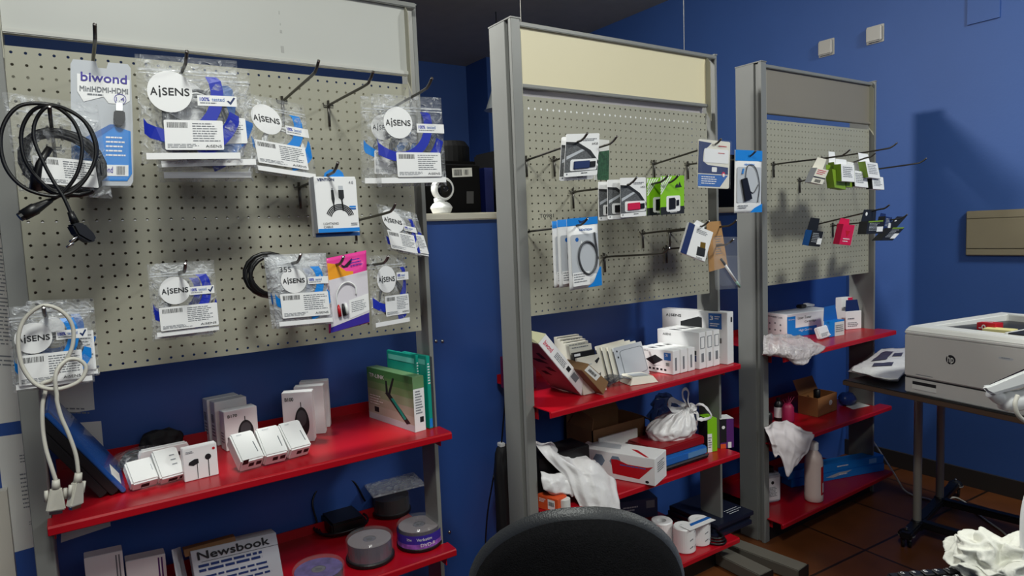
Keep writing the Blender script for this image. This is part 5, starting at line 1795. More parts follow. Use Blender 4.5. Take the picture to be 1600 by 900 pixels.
# three medium boxes
pb = V3((1.998, 1.700, Z2A))
pa = pb + V3((-0.11, 0.99, 0)) * 0.20
h_ = 0.143
Fm0 = Fr(pa + V3((0, 0, h_)), pb + V3((0, 0, h_)), pa)
for k in (2, 1, 0):
    F = Fm0.shift(-Fm0.n * 0.0425 * k + Fm0.X.normalized() * 0.004 * k)
    t, F = carton(('front medium white box behind the small drive case boxes', 'middle of three medium white boxes', 'rear of three medium white boxes, against the largest one')[k], None, None, None, 0.0415, Z2A, 'drive_case_box', 'box', 'medium drive case boxes', Fp=F)
    if k == 0:
        text(F, 'AiSENS', 0.14, 0.09, 0.34, 0.15, M['ink'], t)
        frect(F, 0.76, 0.50, 0.93, 0.62, 'dark_mark', M['ink'], t)
        frect(F, 0.76, 0.63, 0.93, 0.80, 'blue_mark', M['navy'], t)
    sr = F.right(0.0415)
    fpoly(sr, [(0.15, 0.12), (0.85, 0.12), (0.85, 0.45), (0.15, 0.45)], 'frame_print', M['greyink'], t)
    fpoly(sr, [(0.25, 0.14), (0.75, 0.14), (0.75, 0.43), (0.25, 0.43)], 'frame_fill', M['white'], t, h=0.001)
    frect(sr, 0.3, 0.58, 0.7, 0.82, 'grey_print', M['greyink'], t)
    tp = F.top(0.0415)
    fpoly(tp, [(0.25, 0.7), (0.32, 0.3), (0.50, 0.3), (0.46, 0.7)], 'picture_top', M['ink'], t)
# large box
pb = V3((2.143, 1.682, Z2A))
pa = pb + V3((-0.18, 0.983, 0)) * 0.30
h_ = 0.209
FL = Fr(pa + V3((0, 0, h_)), pb + V3((0, 0, h_)), pa)
t, F = carton('largest white box at the right of the top shelf, picturing a black drive case', None, None, None, 0.05, Z2A, 'drive_case_box', 'box', Fp=FL)
text(F, 'A', 0.07, 0.09, 0.11, 0.14, M['ink'], t, bold=0.0003)
text(F, 'i', 0.125, 0.08, 0.132, 0.15, M['ink'], t, bold=0.0003)
text(F, 'SENS', 0.145, 0.09, 0.31, 0.14, M['ink'], t, bold=0.0003)
fpoly(F, [(0.30, 0.23), (0.58, 0.11), (0.63, 0.13), (0.63, 0.33), (0.30, 0.32)], 'drive_case_picture', M['ink'], t)
c = frect(F, 0.73, 0.03, 0.92, 0.33, 'blue_badge', M['midblue'], t)
text(F, '3', 0.75, 0.08, 0.80, 0.16, M['white'], c, h=0.0014, bold=0.0004)
smallprint(F, 0.82, 0.08, 0.90, 0.16, 2, M['white'], c, h=0.0014)
smallprint(F, 0.75, 0.22, 0.90, 0.30, 2, M['white'], c, h=0.0014, seed=4)
barcode(F, 0.76, 0.50, 0.92, 0.60, t)
smallprint(F, 0.76, 0.78, 0.90, 0.90, 3, M['greyink'], t, seed=5)
fpoly(F.right(0.05), rrect(0.55, 0.10, 0.80, 0.20, 0.06, 0.02), 'carry_slot', M['ink'], t)

# ------------------------------------------------------------------ middle shelf of the middle stand
Z2B = 0.4808
pa, pb = atZ(905, 738, Z2B), atZ(1024, 760, Z2B)
h_ = atY(1022, 718, pb.y).z - Z2B
F = Fr(pa + V3((0, 0, h_)), pb + V3((0, 0, h_)), pa)
t, F = carton('long white box with a red flash and grey hexagons, on the middle red shelf', None, None, None, 0.115, Z2B, 'toner_box', 'box', Fp=F)
fpoly(F, [(0.44, 0.26), (0.52, 0.24), (0.66, 0.36), (0.90, 0.36), (0.98, 0.30), (0.80, 0.84), (0.46, 0.80)], 'red_flash', M['redprint'], t)
for (u, v) in ((0.28, 0.36), (0.50, 0.34)):
    fpoly(F, disc_uv(F, u, v, 0.024, 6), 'hexagon_print', mat('grey_blue_print', (120, 138, 158), 0.45), t, h=0.0005)
fpoly(F, disc_uv(F, 0.90, 0.90, 0.007, 16, ecc=0.7), 'oval_mark', M['ink'], t)
smallprint(F, 0.56, 0.40, 0.90, 0.47, 1, M['midblue'], t, h=0.001)
tp = F.top(0.115)
fpoly(tp, [(0.62, 0.45), (0.70, 0.45), (0.92, 0.95), (0.88, 0.95)], 'red_line', M['redprint'], t)
fpoly(tp, [(0.08, 0.2), (0.45, 0.2), (0.5, 0.6), (0.1, 0.7)], 'grey_print', M['lightgrey'], t)
smallprint(F.right(0.115), 0.2, 0.2, 0.8, 0.6, 5, M['greyink'], t)
# open cardboard box
pa = V3((1.52, 1.895, Z2B))
qa, qb = atY(925, 660, 1.895), atY(1008, 664, 1.895)
xa, xb = qa.x, qb.x
za = (qa.z + qb.z) / 2
t = thing('cardboard_box', 'open brown cardboard box behind the long white box', 'box', ((xa + xb) / 2, 1.95, Z2B))
mb = MB()
w_ = 0.004
mb.box((xa, 1.895, Z2B), (xb, 1.895 + w_, za))
mb.box((xa, 2.05, Z2B), (xb, 2.05 + w_, za + 0.005))
mb.box((xa, 1.895, Z2B), (xa + w_, 2.05, za))
mb.box((xb - w_, 1.895, Z2B), (xb, 2.05, za))
mb.box((xa, 1.895, Z2B), (xb, 2.05, Z2B + w_))
mb.build('body', M['brownbox'], t)
mb = MB()
mb.prism([V3((xa, 2.05, za)), V3((xb, 2.05, za)), V3((xb - 0.01, 2.065, za + 0.045)), V3((xa + 0.015, 2.065, za + 0.05))], (0, 0.003, 0))
mb.build('flap', M['brownbox'], t)
mb = MB()
mb.prism([V3((xb, 1.897, za)), V3((xb, 2.04, za)), V3((xb + 0.055, 2.03, za - 0.02)), V3((xb + 0.055, 1.91, za - 0.03))], (0, 0, 0.003))
mb.build('flap', M['brownbox'], t)
mb = MB()
mb.prism([V3((xa, 1.897, za)), V3((xa, 2.04, za)), V3((xa + 0.03, 2.02, za + 0.055)), V3((xa + 0.02, 1.91, za + 0.04))], (0.003, 0, 0))
mb.build('flap', M['brownbox'], t)
o = tag(MB().box((xa + 0.02, 1.878, Z2B), (xb - 0.06, 1.886, Z2B + 0.115)).build('white_folder', M['paper'], None), 'white folded card between the brown box and the long white box', 'card')

# knotted white carrier bag
def zz4(x, y, Y):
    return atY(750 + x / 3, 600 + y / 3, Y)


c = atY(750 + 895 / 3, 600 + 205 / 3, 1.80)
t = thing('carrier_bag', 'white plastic carrier bag tied in a knot, on top of the red and blue cases', 'bag', (c.x, 1.80, c.z - 0.06))
bm = bmesh.new()
bmesh.ops.create_icosphere(bm, subdivisions=5, radius=1)
vs = []
kn = zz4(985, 118, 1.77)
for v in bm.verts:
    q = v.co.copy()
    rx, ry, rz = 0.112, 0.08, 0.066
    p_ = V3((q.x * rx, q.y * ry, q.z * rz))
    # pull the top towards the knot
    tz = max(0, q.z)
    kx = (kn - c)
    pull = tz ** 1.6
    p_ = p_ * (1 - 0.80 * pull) + V3((kx.x, kx.y, kx.z)) * pull
    ang = math.atan2(q.y, q.x)
    fold = math.sin(ang * 13 + 2.5 * noise.noise(q * 3)) * 0.006 * (0.25 + tz)
    p_ += V3((math.cos(ang), math.sin(ang), 0.3)) * fold + noise.noise_vector(q * 4) * 0.008
    p_.z = max(p_.z, -0.058)
    vs.append(V3((c.x, 1.80, c.z)) + p_)
fs = [[v.index for v in f.verts] for f in bm.faces]
bm.free()
mk('bag_body', vs, fs, M['bagwhite'], t, smooth=True)
bm = bmesh.new()
bmesh.ops.create_icosphere(bm, subdivisions=4, radius=1)
mk('knot', [kn + V3((v.co.x * 0.026, v.co.y * 0.022, v.co.z * 0.020)) + noise.noise_vector(v.co * 3) * 0.011 for v in bm.verts], [[v.index for v in f.verts] for f in bm.faces], M['bagwhite'], t, smooth=True)
bm.free()


def ribbon(pts, w, name, parent, material, wav=0.3, seed=1):
    P_ = spline(pts, 7)
    rows = []
    n = len(P_)
    for i, p_ in enumerate(P_):
        d = (P_[min(i + 1, n - 1)] - P_[max(i - 1, 0)]).normalized()
        s_ = d.cross(V3((0.3, -1, 0.25))).normalized()
        ww = w * (0.7 + 0.5 * noise.noise(V3((i * 0.3, seed, 0))))
        bulge = d.cross(s_)
        rows.append([p_ - s_ * ww, p_ + bulge * ww * wav, p_ + s_ * ww])
    return grid_mesh(rows, name, material, parent, solid=0.001)


ribbon([kn, zz4(955, 70, 1.75), zz4(950, 35, 1.75), zz4(965, 22, 1.75), zz4(978, 40, 1.75), zz4(975, 80, 1.75), kn + V3((0.004, 0, 0))], 0.008, 'handle', t, M['bagwhite'])
ribbon([kn, zz4(905, 75, 1.78), zz4(890, 95, 1.78), zz4(905, 120, 1.78), kn], 0.016, 'handle', t, M['bagwhite'], 0.9, 3)
ribbon([kn, zz4(1030, 95, 1.74), zz4(1060, 110, 1.73), zz4(1085, 150, 1.72), zz4(1055, 165, 1.73), zz4(1020, 165, 1.74)], 0.008, 'handle', t, M['bagwhite'], 0.5, 5)
ribbon([kn, zz4(1020, 140, 1.75), zz4(1015, 185, 1.75), zz4(985, 215, 1.76)], 0.012, 'loose_corner', t, M['bagwhite'], 0.9, 8)
# dark clear bag behind it
q = atY(750 + 860 / 3, 600 + 100 / 3, 1.95)
bm = bmesh.new()
bmesh.ops.create_icosphere(bm, subdivisions=4, radius=1)
o = mk('plastic_bundle', [V3((q.x, 1.95, Z2B + 0.10)) + V3((v.co.x * 0.07, v.co.y * 0.05, v.co.z * 0.10)) + noise.noise_vector(v.co * 3) * 0.02 for v in bm.verts], [[v.index for v in f.verts] for f in bm.faces], M['smoke'], None, smooth=True)
bm.free()
tag(o, 'dark clear plastic bundle behind the knotted white bag', 'bundle')

# red case on blue case
xa, xb = atY(1030, 700, 1.70).x, atY(1103, 690, 1.70).x
t = thing('cable_case', 'flat blue zip case lying under the red case', 'case', ((xa + xb) / 2, 1.75, Z2B))
MB().box((xa, 1.685, Z2B), (xb, 1.85, Z2B + 0.014)).build('lower_shell', M['black'], t, bevel=0.005)
MB().box((xa + 0.004, 1.688, Z2B + 0.016), (xb - 0.004, 1.85, Z2B + 0.050)).build('upper_shell', M['midblue'], t, bevel=0.006)
MB().box((xa + 0.001, 1.6845, Z2B + 0.012), (xb - 0.001, 1.69, Z2B + 0.018)).build('zip', M['greycable'], t)
frect(Fr(V3((xa, 1.688, Z2B + 0.048)), V3((xb, 1.688, Z2B + 0.048)), V3((xa, 1.688, Z2B + 0.018))), 0.55, 0.15, 0.95, 0.85, 'pale_panel', mat('pale_blue_print', (86, 136, 186), 0.4), t)
o = tag(MB().box((xa - 0.002, 1.705, Z2B + 0.0505), (xb, 1.87, Z2B + 0.084)).build('flat_case', mat('dark_red_case', (138, 14, 24), 0.4), None, bevel=0.005), 'flat dark red case between the knotted bag and the blue case', 'case')
# small green and purple cartons at the right end
for k, (BL, BR, TL, dep, mt_, lab) in enumerate((((1126, 701), (1147, 699), (1127, 655), 0.06, 'purple', 'purple and black carton with white top at the right end of the middle shelf'), ((1106, 707), (1121, 705), (1105, 655), 0.07, 'green', 'bright green and white carton beside the purple one'))):
    t, F = carton(lab, BL, BR, TL, dep, Z2B, 'ink_carton', 'box', material=M[mt_])
    if mt_ == 'green':
        frect(F, 0, 0.45, 0.45, 1, 'white_panel', M['white'], t)
        smallprint(F, 0.05, 0.55, 0.4, 0.9, 5, M['greyink'], t, h=0.0012)
        frect(F.left(dep), 0, 0, 1, 0.9, 'black_side', M['ink'], t)
    else:
        frect(F, 0, 0, 0.45, 0.8, 'black_panel', M['ink'], t)
        frect(F.top(dep), 0, 0, 1, 1, 'white_top', M['white'], t)
        fpoly(F, disc_uv(F, 0.22, 0.28, 0.007, 16), 'white_ring', M['white'], t, h=0.001)
        frect(F, 0.55, 0.80, 0.80, 1.0, 'white_mark', M['white'], t)
        frect(F, 0.0, 0.85, 0.4, 1.0, 'orange_mark', M['orangebox'], t)
pa = atZ(1012, 712, Z2B)
t, F = carton('small pale tube-like carton between the brown box and the cases', (1011, 722), (1025, 720), (1010, 690), 0.05, Z2B, 'small_carton', 'box', material=M['lightgrey'])

# orange box and paper roll at the left
pa = atZ(872, 803, Z2B)
F0 = Fr(atY(838, 771, pa.y + 0.03), atY(872, 781, pa.y), atY(840, 793, pa.y + 0.03))
pl_, pr_ = atZ(840, 793, Z2B), atZ(872, 803, Z2B)
h_ = atY(872, 781, pr_.y).z - Z2B
t, F = carton('small orange carton with white sticker under the white plastic bag', None, None, None, 0.05, Z2B, 'orange_carton', 'box', material=M['orangebox'], Fp=Fr(pl_ + V3((0, 0, h_)), pr_ + V3((0, 0, h_)), pl_))
frect(F, 0.52, 0.15, 0.86, 0.85, 'white_sticker', M['white'], t)
barcode(F, 0.56, 0.3, 0.82, 0.6, t, h=0.0014)
smallprint(F, 0.1, 0.2, 0.45, 0.5, 3, M['white'], t, seed=4, h=0.001)
pr2 = atZ(884, 800, Z2B)
t = tag(MB().lathe((pr2.x + 0.006, pr2.y + 0.012, Z2B), [(0.008, 0.0), (0.019, 0.0), (0.019, 0.040), (0.008, 0.040)], 24).build('paper_roll', M['paper'], None), 'small white paper roll beside the orange carton', 'paper roll')
# dark box carrying the draped bag
xa = atY(845, 740, 1.76).x
o = tag(MB().box((1.235, 1.735, Z2B + 0.048), (1.46, 1.84, Z2B + 0.165)).build('dark_carton', M['black'], None, bevel=0.004), 'black carton wrapped by the white plastic bag', 'box')
o2 = tag(MB().box((1.235, 1.735, Z2B), (1.46, 1.84, Z2B + 0.0475)).build('dark_carton', mat('charcoal_card', (40, 38, 40), 0.6), None, bevel=0.002), 'charcoal carton under the black one behind the orange carton', 'box')


def zb(x, y, Y):
    return atY(750 + x / 3, 600 + y / 3, Y)


rows = [[zb(262, 290, 1.82), zb(330, 285, 1.82), zb(400, 320, 1.80), zb(460, 335, 1.80), zb(530, 370, 1.80)],
        [zb(270, 310, 1.73), zb(350, 325, 1.72), zb(440, 385, 1.705), zb(510, 370, 1.70), zb(590, 420, 1.71)],
        [zb(380, 420, 1.70), zb(430, 420, 1.685), zb(490, 440, 1.67), zb(545, 430, 1.665), zb(625, 455, 1.68)],
        [zb(430, 510, 1.68), zb(460, 510, 1.665), zb(515, 525, 1.645), zb(570, 520, 1.64), zb(640, 535, 1.645)],
        [zb(480, 575, 1.66), zb(510, 600, 1.645), zb(560, 612, 1.63), zb(600, 605, 1.625), zb(650, 608, 1.63)]]
t = thing('plastic_bag', 'white plastic bag draped over the black carton and hanging over the shelf edge', 'bag', rows[4][2])
grid_mesh(patch(rows, 48, 48), 'sheet', M['bagwhite'], t, crumple=0.004, cs=26, folds=0.012, ff=4.0)
rows = [[zb(285, 412, 1.715), zb(330, 425, 1.705), zb(385, 420, 1.70), zb(440, 440, 1.69)],
        [zb(288, 450, 1.70), zb(335, 465, 1.685), zb(390, 455, 1.68), zb(440, 490, 1.675)],
        [zb(292, 490, 1.695), zb(345, 510, 1.68), zb(400, 510, 1.675), zb(440, 520, 1.672)],
        [zb(310, 505, 1.70), zb(360, 530, 1.69), zb(410, 522, 1.68), zb(430, 530, 1.675)]]
grid_mesh(patch(rows, 27, 27), 'crumpled_corner', M['bagwhite'], t, crumple=0.010, cs=45, seed=4)

# ------------------------------------------------------------------ bottom shelf of the middle stand
Z2C = 0.1308
t, F = carton('dark blue carton with pale label at the left of the bottom shelf', (968, 815), (1028, 806), (966, 786), 0.15, Z2C, 'dark_carton', 'box', material=mat('dark_blue_card', (44, 54, 84), 0.5))
frect(F, 0.70, 0.1, 0.92, 0.5, 'pale_label', M['greyink'], t)
smallprint(F, 0.1, 0.3, 0.5, 0.6, 2, M['lightgrey'], t)
for k in range(3):
    zc = Z2C + 0.018 * k
    qa = atZ(1058, 818, Z2C)
    o = tag(MB().box((qa.x + 0.01 * k, 1.69 + 0.012 * (k % 2), zc), (qa.x + 0.24 + 0.006 * k, 1.95, zc + 0.0175)).build('boxed_software', mat('navy_black_card', (22, 26, 44), 0.35), None, bevel=0.002), ('lowest flat dark case in the pile behind the paper rolls', 'middle flat dark case in the pile behind the paper rolls', 'top flat dark case in the pile behind the paper rolls, faint white lettering')[k], 'case', 'flat dark cases on the bottom shelf')
    if k == 2:
        tpF = Fr(V3((qa.x + 0.02, 1.95, zc + 0.0175)), V3((qa.x + 0.25, 1.95, zc + 0.0175)), V3((qa.x + 0.02, 1.70, zc + 0.0175)))
        smallprint(tpF, 0.55, 0.75, 0.95, 0.92, 3, M['lightgrey'], o, seed=7, fill=0.3)
qc = [atZ(1040, 866, Z2C), atZ(1064, 866, Z2C), atZ(1098, 866, Z2C)]
t = thing('paper_roll_pack', 'pack of wrapped white paper rolls on the bottom shelf of the middle stand', 'paper rolls', (qc[1].x, 1.72, Z2C))
rr = 0.043
cx0 = atZ(1063, 855, Z2C).x
for k, (dx, dy) in enumerate(((-0.03, 0.09), (0.0, 0.0), (0.092, 0.004))):
    MB().lathe((cx0 + dx, 1.715 + dy, Z2C), [(0.016, 0.0), (rr - 0.003, 0.0), (rr, 0.004), (rr, 0.093), (rr - 0.004, 0.097), (0.018, 0.095), (0.016, 0.06)], 32, cap=False).build('paper_roll', M['white'], t, smooth=False)
    if k in (1, 2):
        for j in range(5):
            a0 = -1.9 + 0.55 * (j % 3)
            z_ = Z2C + 0.02 + 0.03 * (j // 2)
            ctr = V3((cx0 + dx, 1.715 + dy, z_))
            mbp = MB()
            q4 = [ctr + V3((math.cos(a0 + s_) * (rr + 0.0006), math.sin(a0 + s_) * (rr + 0.0006), z2)) for s_, z2 in ((0, 0), (0.35, 0.006), (0.35, 0.011), (0, 0.005))]
            mbp.add(q4, [(0, 1, 2, 3)])
            mbp.build('grey_print', M['greyink'], t)
mb = MB()
mb.prism([V3((cx0 - 0.02, 1.668, Z2C + 0.098)), V3((cx0 + 0.13, 1.668, Z2C + 0.098)), V3((cx0 + 0.12, 1.72, Z2C + 0.099)), V3((cx0 - 0.02, 1.72, Z2C + 0.099))], (0, 0, 0.001))
w_ = mb.build('paper_band', M['white'], t)
mb = MB()
mb.prism([V3((cx0 + 0.01, 1.69, Z2C + 0.0995)), V3((cx0 + 0.13, 1.69, Z2C + 0.0995)), V3((cx0 + 0.12, 1.705, Z2C + 0.1005)), V3((cx0 + 0.02, 1.705, Z2C + 0.1005))], (0, 0, 0.0008))
mb.build('blue_stripe', M['midblue'], t)
o = MB()
q = atZ(1128, 850, Z2C)
for k in range(3):
    o.tube([(q.x + (0.045 - 0.006 * k) * math.cos(a), q.y + 0.05 + (0.06 - 0.006 * k) * math.sin(a), Z2C + 0.006 + 0.009 * k) for a in [2 * PI * i / 22 for i in range(22)]], 0.0045, 7, closed=True)
tag(o.build('cable_coil', M['rubber'], None, smooth=True), 'black cable coil at the right end of the bottom shelf', 'cable')

# black bag and cords hanging behind the left upright of the middle stand
Yb_ = 1.93
ta = thing('hanging_pouch', 'black soft pouch hanging by cords behind the left upright of the middle stand', 'pouch', (1.20, Yb_, 0.45))
a, b = atY(772, 702, Yb_), atY(806, 700, Yb_)
bm = bmesh.new()
bmesh.ops.create_icosphere(bm, subdivisions=4, radius=1)
cc = V3(((a.x + b.x) / 2, Yb_, a.z - 0.19))
mk('pouch', [cc + V3((math.copysign(abs(v.co.x) ** 0.6, v.co.x) * (b.x - a.x) * 0.5, v.co.y * 0.03, math.copysign(abs(v.co.z) ** 0.5, v.co.z) * 0.20)) + noise.noise_vector(v.co * 2.5) * 0.006 for v in bm.verts], [[v.index for v in f.verts] for f in bm.faces], mat('black_nylon', (18, 18, 22), 0.7), ta, smooth=True)
bm.free()
for (x0_, x1_) in ((788, 783), (791, 797)):
    MB().tube(spline([atY(790, 612, Yb_), atY(x0_, 640, Yb_), atY(x1_, 700, Yb_)], 6), 0.003, 7).build('cord', M['rubber'], ta, smooth=True)
q = atY(788, 697, Yb_ - 0.02)
MB().box((q.x - 0.01, Yb_ - 0.012, q.z - 0.006), (q.x + 0.01, Yb_ + 0.012, q.z + 0.008)).build('white_clip', M['white'], ta, bevel=0.002)
o = MB().tube(spline([atY(772, 740, 1.98), atY(762, 800, 1.99), atY(758, 860, 2.0), atY(756, 930, 2.0)], 6), 0.003, 7).build('power_lead', M['rubber'], None, smooth=True)
tag(o, 'thin black cord hanging down left of the black pouch', 'cord')
o = MB().tube(spline([atY(829, 590, 1.76) + V3((0.0, 0, 0.02)), atY(828, 660, 1.76), atY(832, 740, 1.76), atY(835, 810, 1.76)], 6), 0.003, 7).build('power_lead', M['rubber'], None, smooth=True)
tag(o, 'thin black cord running down inside the left upright of the middle stand', 'cord')

# ================================================================== farthest stand
for lab, tip, base in (
        ('upper left hook of the farthest board, carrying the pale tilted carton', (1328, 234), (1208, 257)),
        ('upper hook of the farthest board with bent tip, left of the far one', (1368, 239), (1258, 282)),
        ('higher one of the two bare hook tips against the blue wall', (1402, 223), None),
        ('longer lower one of the two bare hook tips against the blue wall', (1448, 247), None),
        ('lower left hook of the farthest board', (1390, 320), (1241, 351)),
        ('lower right hook of the farthest board', (1418, 335), (1297, 352))):
    hook(lab, tip, 1.40, base)


def ink_carton(label, TL, TR, BL, Y, depth, front, side, flap, flap_h=0.45, details=None, group='hanging ink cartons', lean=0.0, topc=None):
    F = FY(TL, TR, BL, Y)
    t = thing('ink_carton', label, 'ink', F.p(0.5, 1), group)
    boxf(F, depth, 'body', M[front], t, bevel=0.0008)
    frect(F.left(depth), 0, 0, 1, 1, 'left_side', M[side], t)
    frect(F.right(depth), 0, 0, 1, 1, 'right_side', M[side if topc is None else topc], t)
    fpoly(F, [(0.05, 0.0), (0.12, -flap_h), (0.90, -flap_h), (0.95, 0.0)], 'hang_flap', M[flap], t, h=-depth * 0.9, t=0.0008)
    if details == 'lines':
        smallprint(F, 0.12, 0.15, 0.9, 0.8, 6, M['greyink'], t, seed=int(TL[0]), fill=0.35)
    elif details == 'light':
        smallprint(F, 0.12, 0.15, 0.8, 0.8, 6, M['lightgrey'], t, seed=int(TL[0]), fill=0.3)
        l = frect(F, 0.62, 0.45, 1.0, 0.85, 'white_label', M['white'], t, h=0.0010)
    elif details == 'code':
        smallprint(F, 0.12, 0.1, 0.9, 0.45, 3, M['crimson'], t, seed=int(TL[0]), fill=0.35)
        frect(F, 0.0, 0.55, 1, 0.64, 'dark_band', M['greycable'], t)
        barcode(F, 0.2, 0.72, 0.7, 0.92, t)
    return t, F


IC = ink_carton
IC('pale tilted carton with barcode, leftmost of the upper hanging cartons', (1277, 262), (1295, 266), (1267, 285), (1.46, 1.45, 1.47), 0.03, 'offwhite', 'lightgrey', 'offwhite', 0.75, 'code')
IC('rear white carton with olive side, behind the front olive cartons', (1303, 253), (1315, 254), (1305, 278), 1.50, 0.025, 'white', 'olive', 'white', 0.7, 'lines', topc='ink')
IC('olive and white carton hanging lowest on the upper hooks', (1300, 264), (1318, 268), (1304, 293), 1.47, 0.03, 'olive', 'olive', 'olive', 0.3)
IC('front white carton of the upper hanging group, olive on its sides', (1314, 256), (1335, 258), (1315, 283), 1.45, 0.03, 'white', 'olive', 'white', 0.35, 'lines')
IC('small olive carton between two white ones of the upper group', (1325, 274), (1335, 275), (1322, 292), 1.47, 0.02, 'olive', 'olive', 'ink', 0.6)
IC('black and white carton in the middle of the upper hanging group', (1333, 266), (1354, 269), (1336, 291), 1.46, 0.03, 'white', 'ink', 'white', 0.6, 'lines', topc='olive')
IC('white carton turned at the right of the upper hanging group', (1352, 252), (1371, 255), (1357, 277), 1.44, 0.03, 'white', 'olive', 'white', 0.6, 'lines')
IC('rightmost black and white carton of the upper hanging group', (1362, 275), (1380, 277), (1364, 295), 1.45, 0.028, 'white', 'ink', 'ink', 0.3, 'lines')
IC('black and blue carton alone at the left of the lower hooks', (1269, 360), (1287, 362), (1263, 384), (1.45, 1.44, 1.46), 0.03, 'ink', 'midblue', 'ink', 0.8, 'light', topc='white')
t, F = IC('red carton on the lower hooks', (1318, 350), (1336, 352), (1311, 382), (1.45, 1.44, 1.46), 0.028, 'crimson', 'crimson', 'crimson', 0.28, None, topc='white')
fpoly(F, [(0.3, 0.3), (0.7, 0.3), (0.5, 0.6)], 'dark_mark', M['redprint'], t)
smallprint(F, 0.2, 0.68, 0.8, 0.92, 2, M['white'], t, fill=0.3)
for k, (TL, TR, BL, lab) in enumerate((((1356, 346), (1381, 345), (1353, 366), 'left of the two black cartons with round white mark on the lower hooks'), ((1394, 356), (1413, 356), (1375, 376), 'right of the two black cartons with round white mark on the lower hooks'))):
    t, F = IC(lab, TL, TR, BL, 1.44, 0.035, 'ink', 'ink', 'ink', 0.95, 'light', topc='navy')
    fpoly(F, disc_uv(F, 0.30, -0.60, 0.008, 18), 'round_mark', M['white'], t, h=-0.030)
    fpoly(F, [(0.05, -0.02), (0.95, -0.05), (0.95, 0.06), (0.05, 0.08)], 'olive_band', M['olive'], t)
IC('navy carton between the two black cartons on the lower hooks', (1384, 338), (1394, 340), (1380, 358), 1.47, 0.03, 'navy', 'ink', 'navy', 0.3, 'light')

# ------------------------------------------------------------------ top shelf of the farthest stand
Z3A = 0.8408
pc_ = atZ(1230, 528, Z3A)
pr_ = atZ(1302, 517, Z3A)
pl_ = atZ(1192, 523, Z3A)
h_ = atY(1230, 492, pc_.y).z - Z3A
Xr = (pr_ - pc_)
Xr = Xr.normalized() * 0.33
Fr_ = Fr(pc_ + V3((0, 0, h_)), pc_ + Xr + V3((0, 0, h_)), pc_)
dep = 0.13
t, F = carton('large white toner carton with a blue panel, on the top shelf of the farthest stand', None, None, None, dep, Z3A, 'toner_box', 'box', Fp=Fr_)
frect(F, 0.0, 0.10, 0.17, 1.0, 'blue_panel', M['sky'], t)
frect(F, 0.17, 0.62, 0.62, 1.0, 'blue_panel', M['sky'], t)
text(F, 'High Quality', 0.02, 0.20, 0.15, 0.27, M['white'], t, h=0.0012)
text(F, 'Laser Toner', 0.22, 0.14, 0.50, 0.26, M['ink'], t, h=0.0012)
text(F, 'Cartridge', 0.36, 0.34, 0.60, 0.46, M['ink'], t, h=0.0012)
text(F, 'High Quality', 0.24, 0.70, 0.52, 0.82, M['white'], t, h=0.0012)
sl_ = F.left(dep)
smallprint(sl_, 0.1, 0.12, 0.55, 0.20, 1, M['greyink'], t, seed=3)
text(sl_, 'LASER TONER', 0.35, 0.12, 0.8, 0.20, M['greyink'], t)
for (u, v) in ((0.2, 0.45), (0.45, 0.42), (0.7, 0.48), (0.2, 0.72), (0.45, 0.72), (0.7, 0.72)):
    fpoly(sl_, disc_uv(sl_, u, v, 0.005, 12), 'pictogram', M['greyink'], t)
frect(F.top(dep), 0.04, 0.1, 0.96, 0.9, 'pale_top', M['lightgrey'], t)
zt = Z3A + h_ + 0.0008
q = atZ(1253, 481, zt)
t = thing('staple_remover', 'small black and white clip tool lying on the toner carton', 'tool', (q.x, q.y, zt))
mb = MB()
mb.box((q.x - 0.03, q.y - 0.015, zt), (q.x + 0.02, q.y + 0.015, zt + 0.018))
mb.build('black_case', M['black'], t, bevel=0.004)
MB().tube([(q.x + 0.02, q.y, zt + 0.011), (q.x + 0.045, q.y - 0.005, zt + 0.012), (q.x + 0.085, q.y - 0.012, zt + 0.007)], [0.011, 0.010, 0.006], 10).build('white_handle', M['white'], t, smooth=True)
t, F = carton('blue and white ink carton with raised blue flap, right of the toner carton', (1296, 527), (1319, 523), (1289, 504), 0.03, Z3A, 'ink_carton', 'ink', material=M['sky'])
frect(F, 0.35, 0.10, 1.0, 1.0, 'white_label', M['paper'], t)
smallprint(F, 0.4, 0.3, 0.95, 0.8, 4, M['greyink'], t, h=0.0012, seed=3)
fpoly(F, [(-0.05, 0.0), (0.0, -0.9), (0.75, -0.95), (0.90, 0.0)], 'raised_flap', M['midblue'], t, h=-0.028, t=0.0008)
t, F, E_ = lean_box('ink_carton', 'small white carton tilted in front of the toner carton', 'ink', (1277, 531), (1293, 526), 0.055, 0.02, 20, Z3A, M['white'])
smallprint(F, 0.1, 0.6, 0.9, 0.9, 3, M['greyink'], t, seed=4)
t, F = carton('tall white ink carton with crimson top at the right end of the top shelf', (1330, 514), (1358, 511), (1329, 467), 0.04, Z3A, 'ink_carton', 'ink', shift=(0, 0.05, 0), material=M['white'])
frect(F, 0.35, 0, 1, 0.10, 'crimson_top', M['crimson'], t)
smallprint(F, 0.1, 0.3, 0.95, 0.9, 6, M['greyink'], t, seed=5)
t, F = carton('white and navy ink carton in front of the tall one at the shelf end', (1322, 515), (1346, 513), (1321, 487), 0.035, Z3A, 'ink_carton', 'ink', material=M['white'])
fpoly(F, [(-0.02, 0.0), (0.02, -0.62), (0.75, -0.62), (0.9, 0.0)], 'navy_flap', M['navy'], t, h=-0.003, t=0.0008)
smallprint(F, 0.1, 0.38, 0.6, 0.52, 1, M['greyink'], t, seed=9)
smallprint(F, 0.1, 0.62, 0.9, 0.9, 3, M['greyink'], t, seed=6)


def za(x, y, Y):
    return atY(1130 + x / 3.396, 320 + y / 3.396, Y)


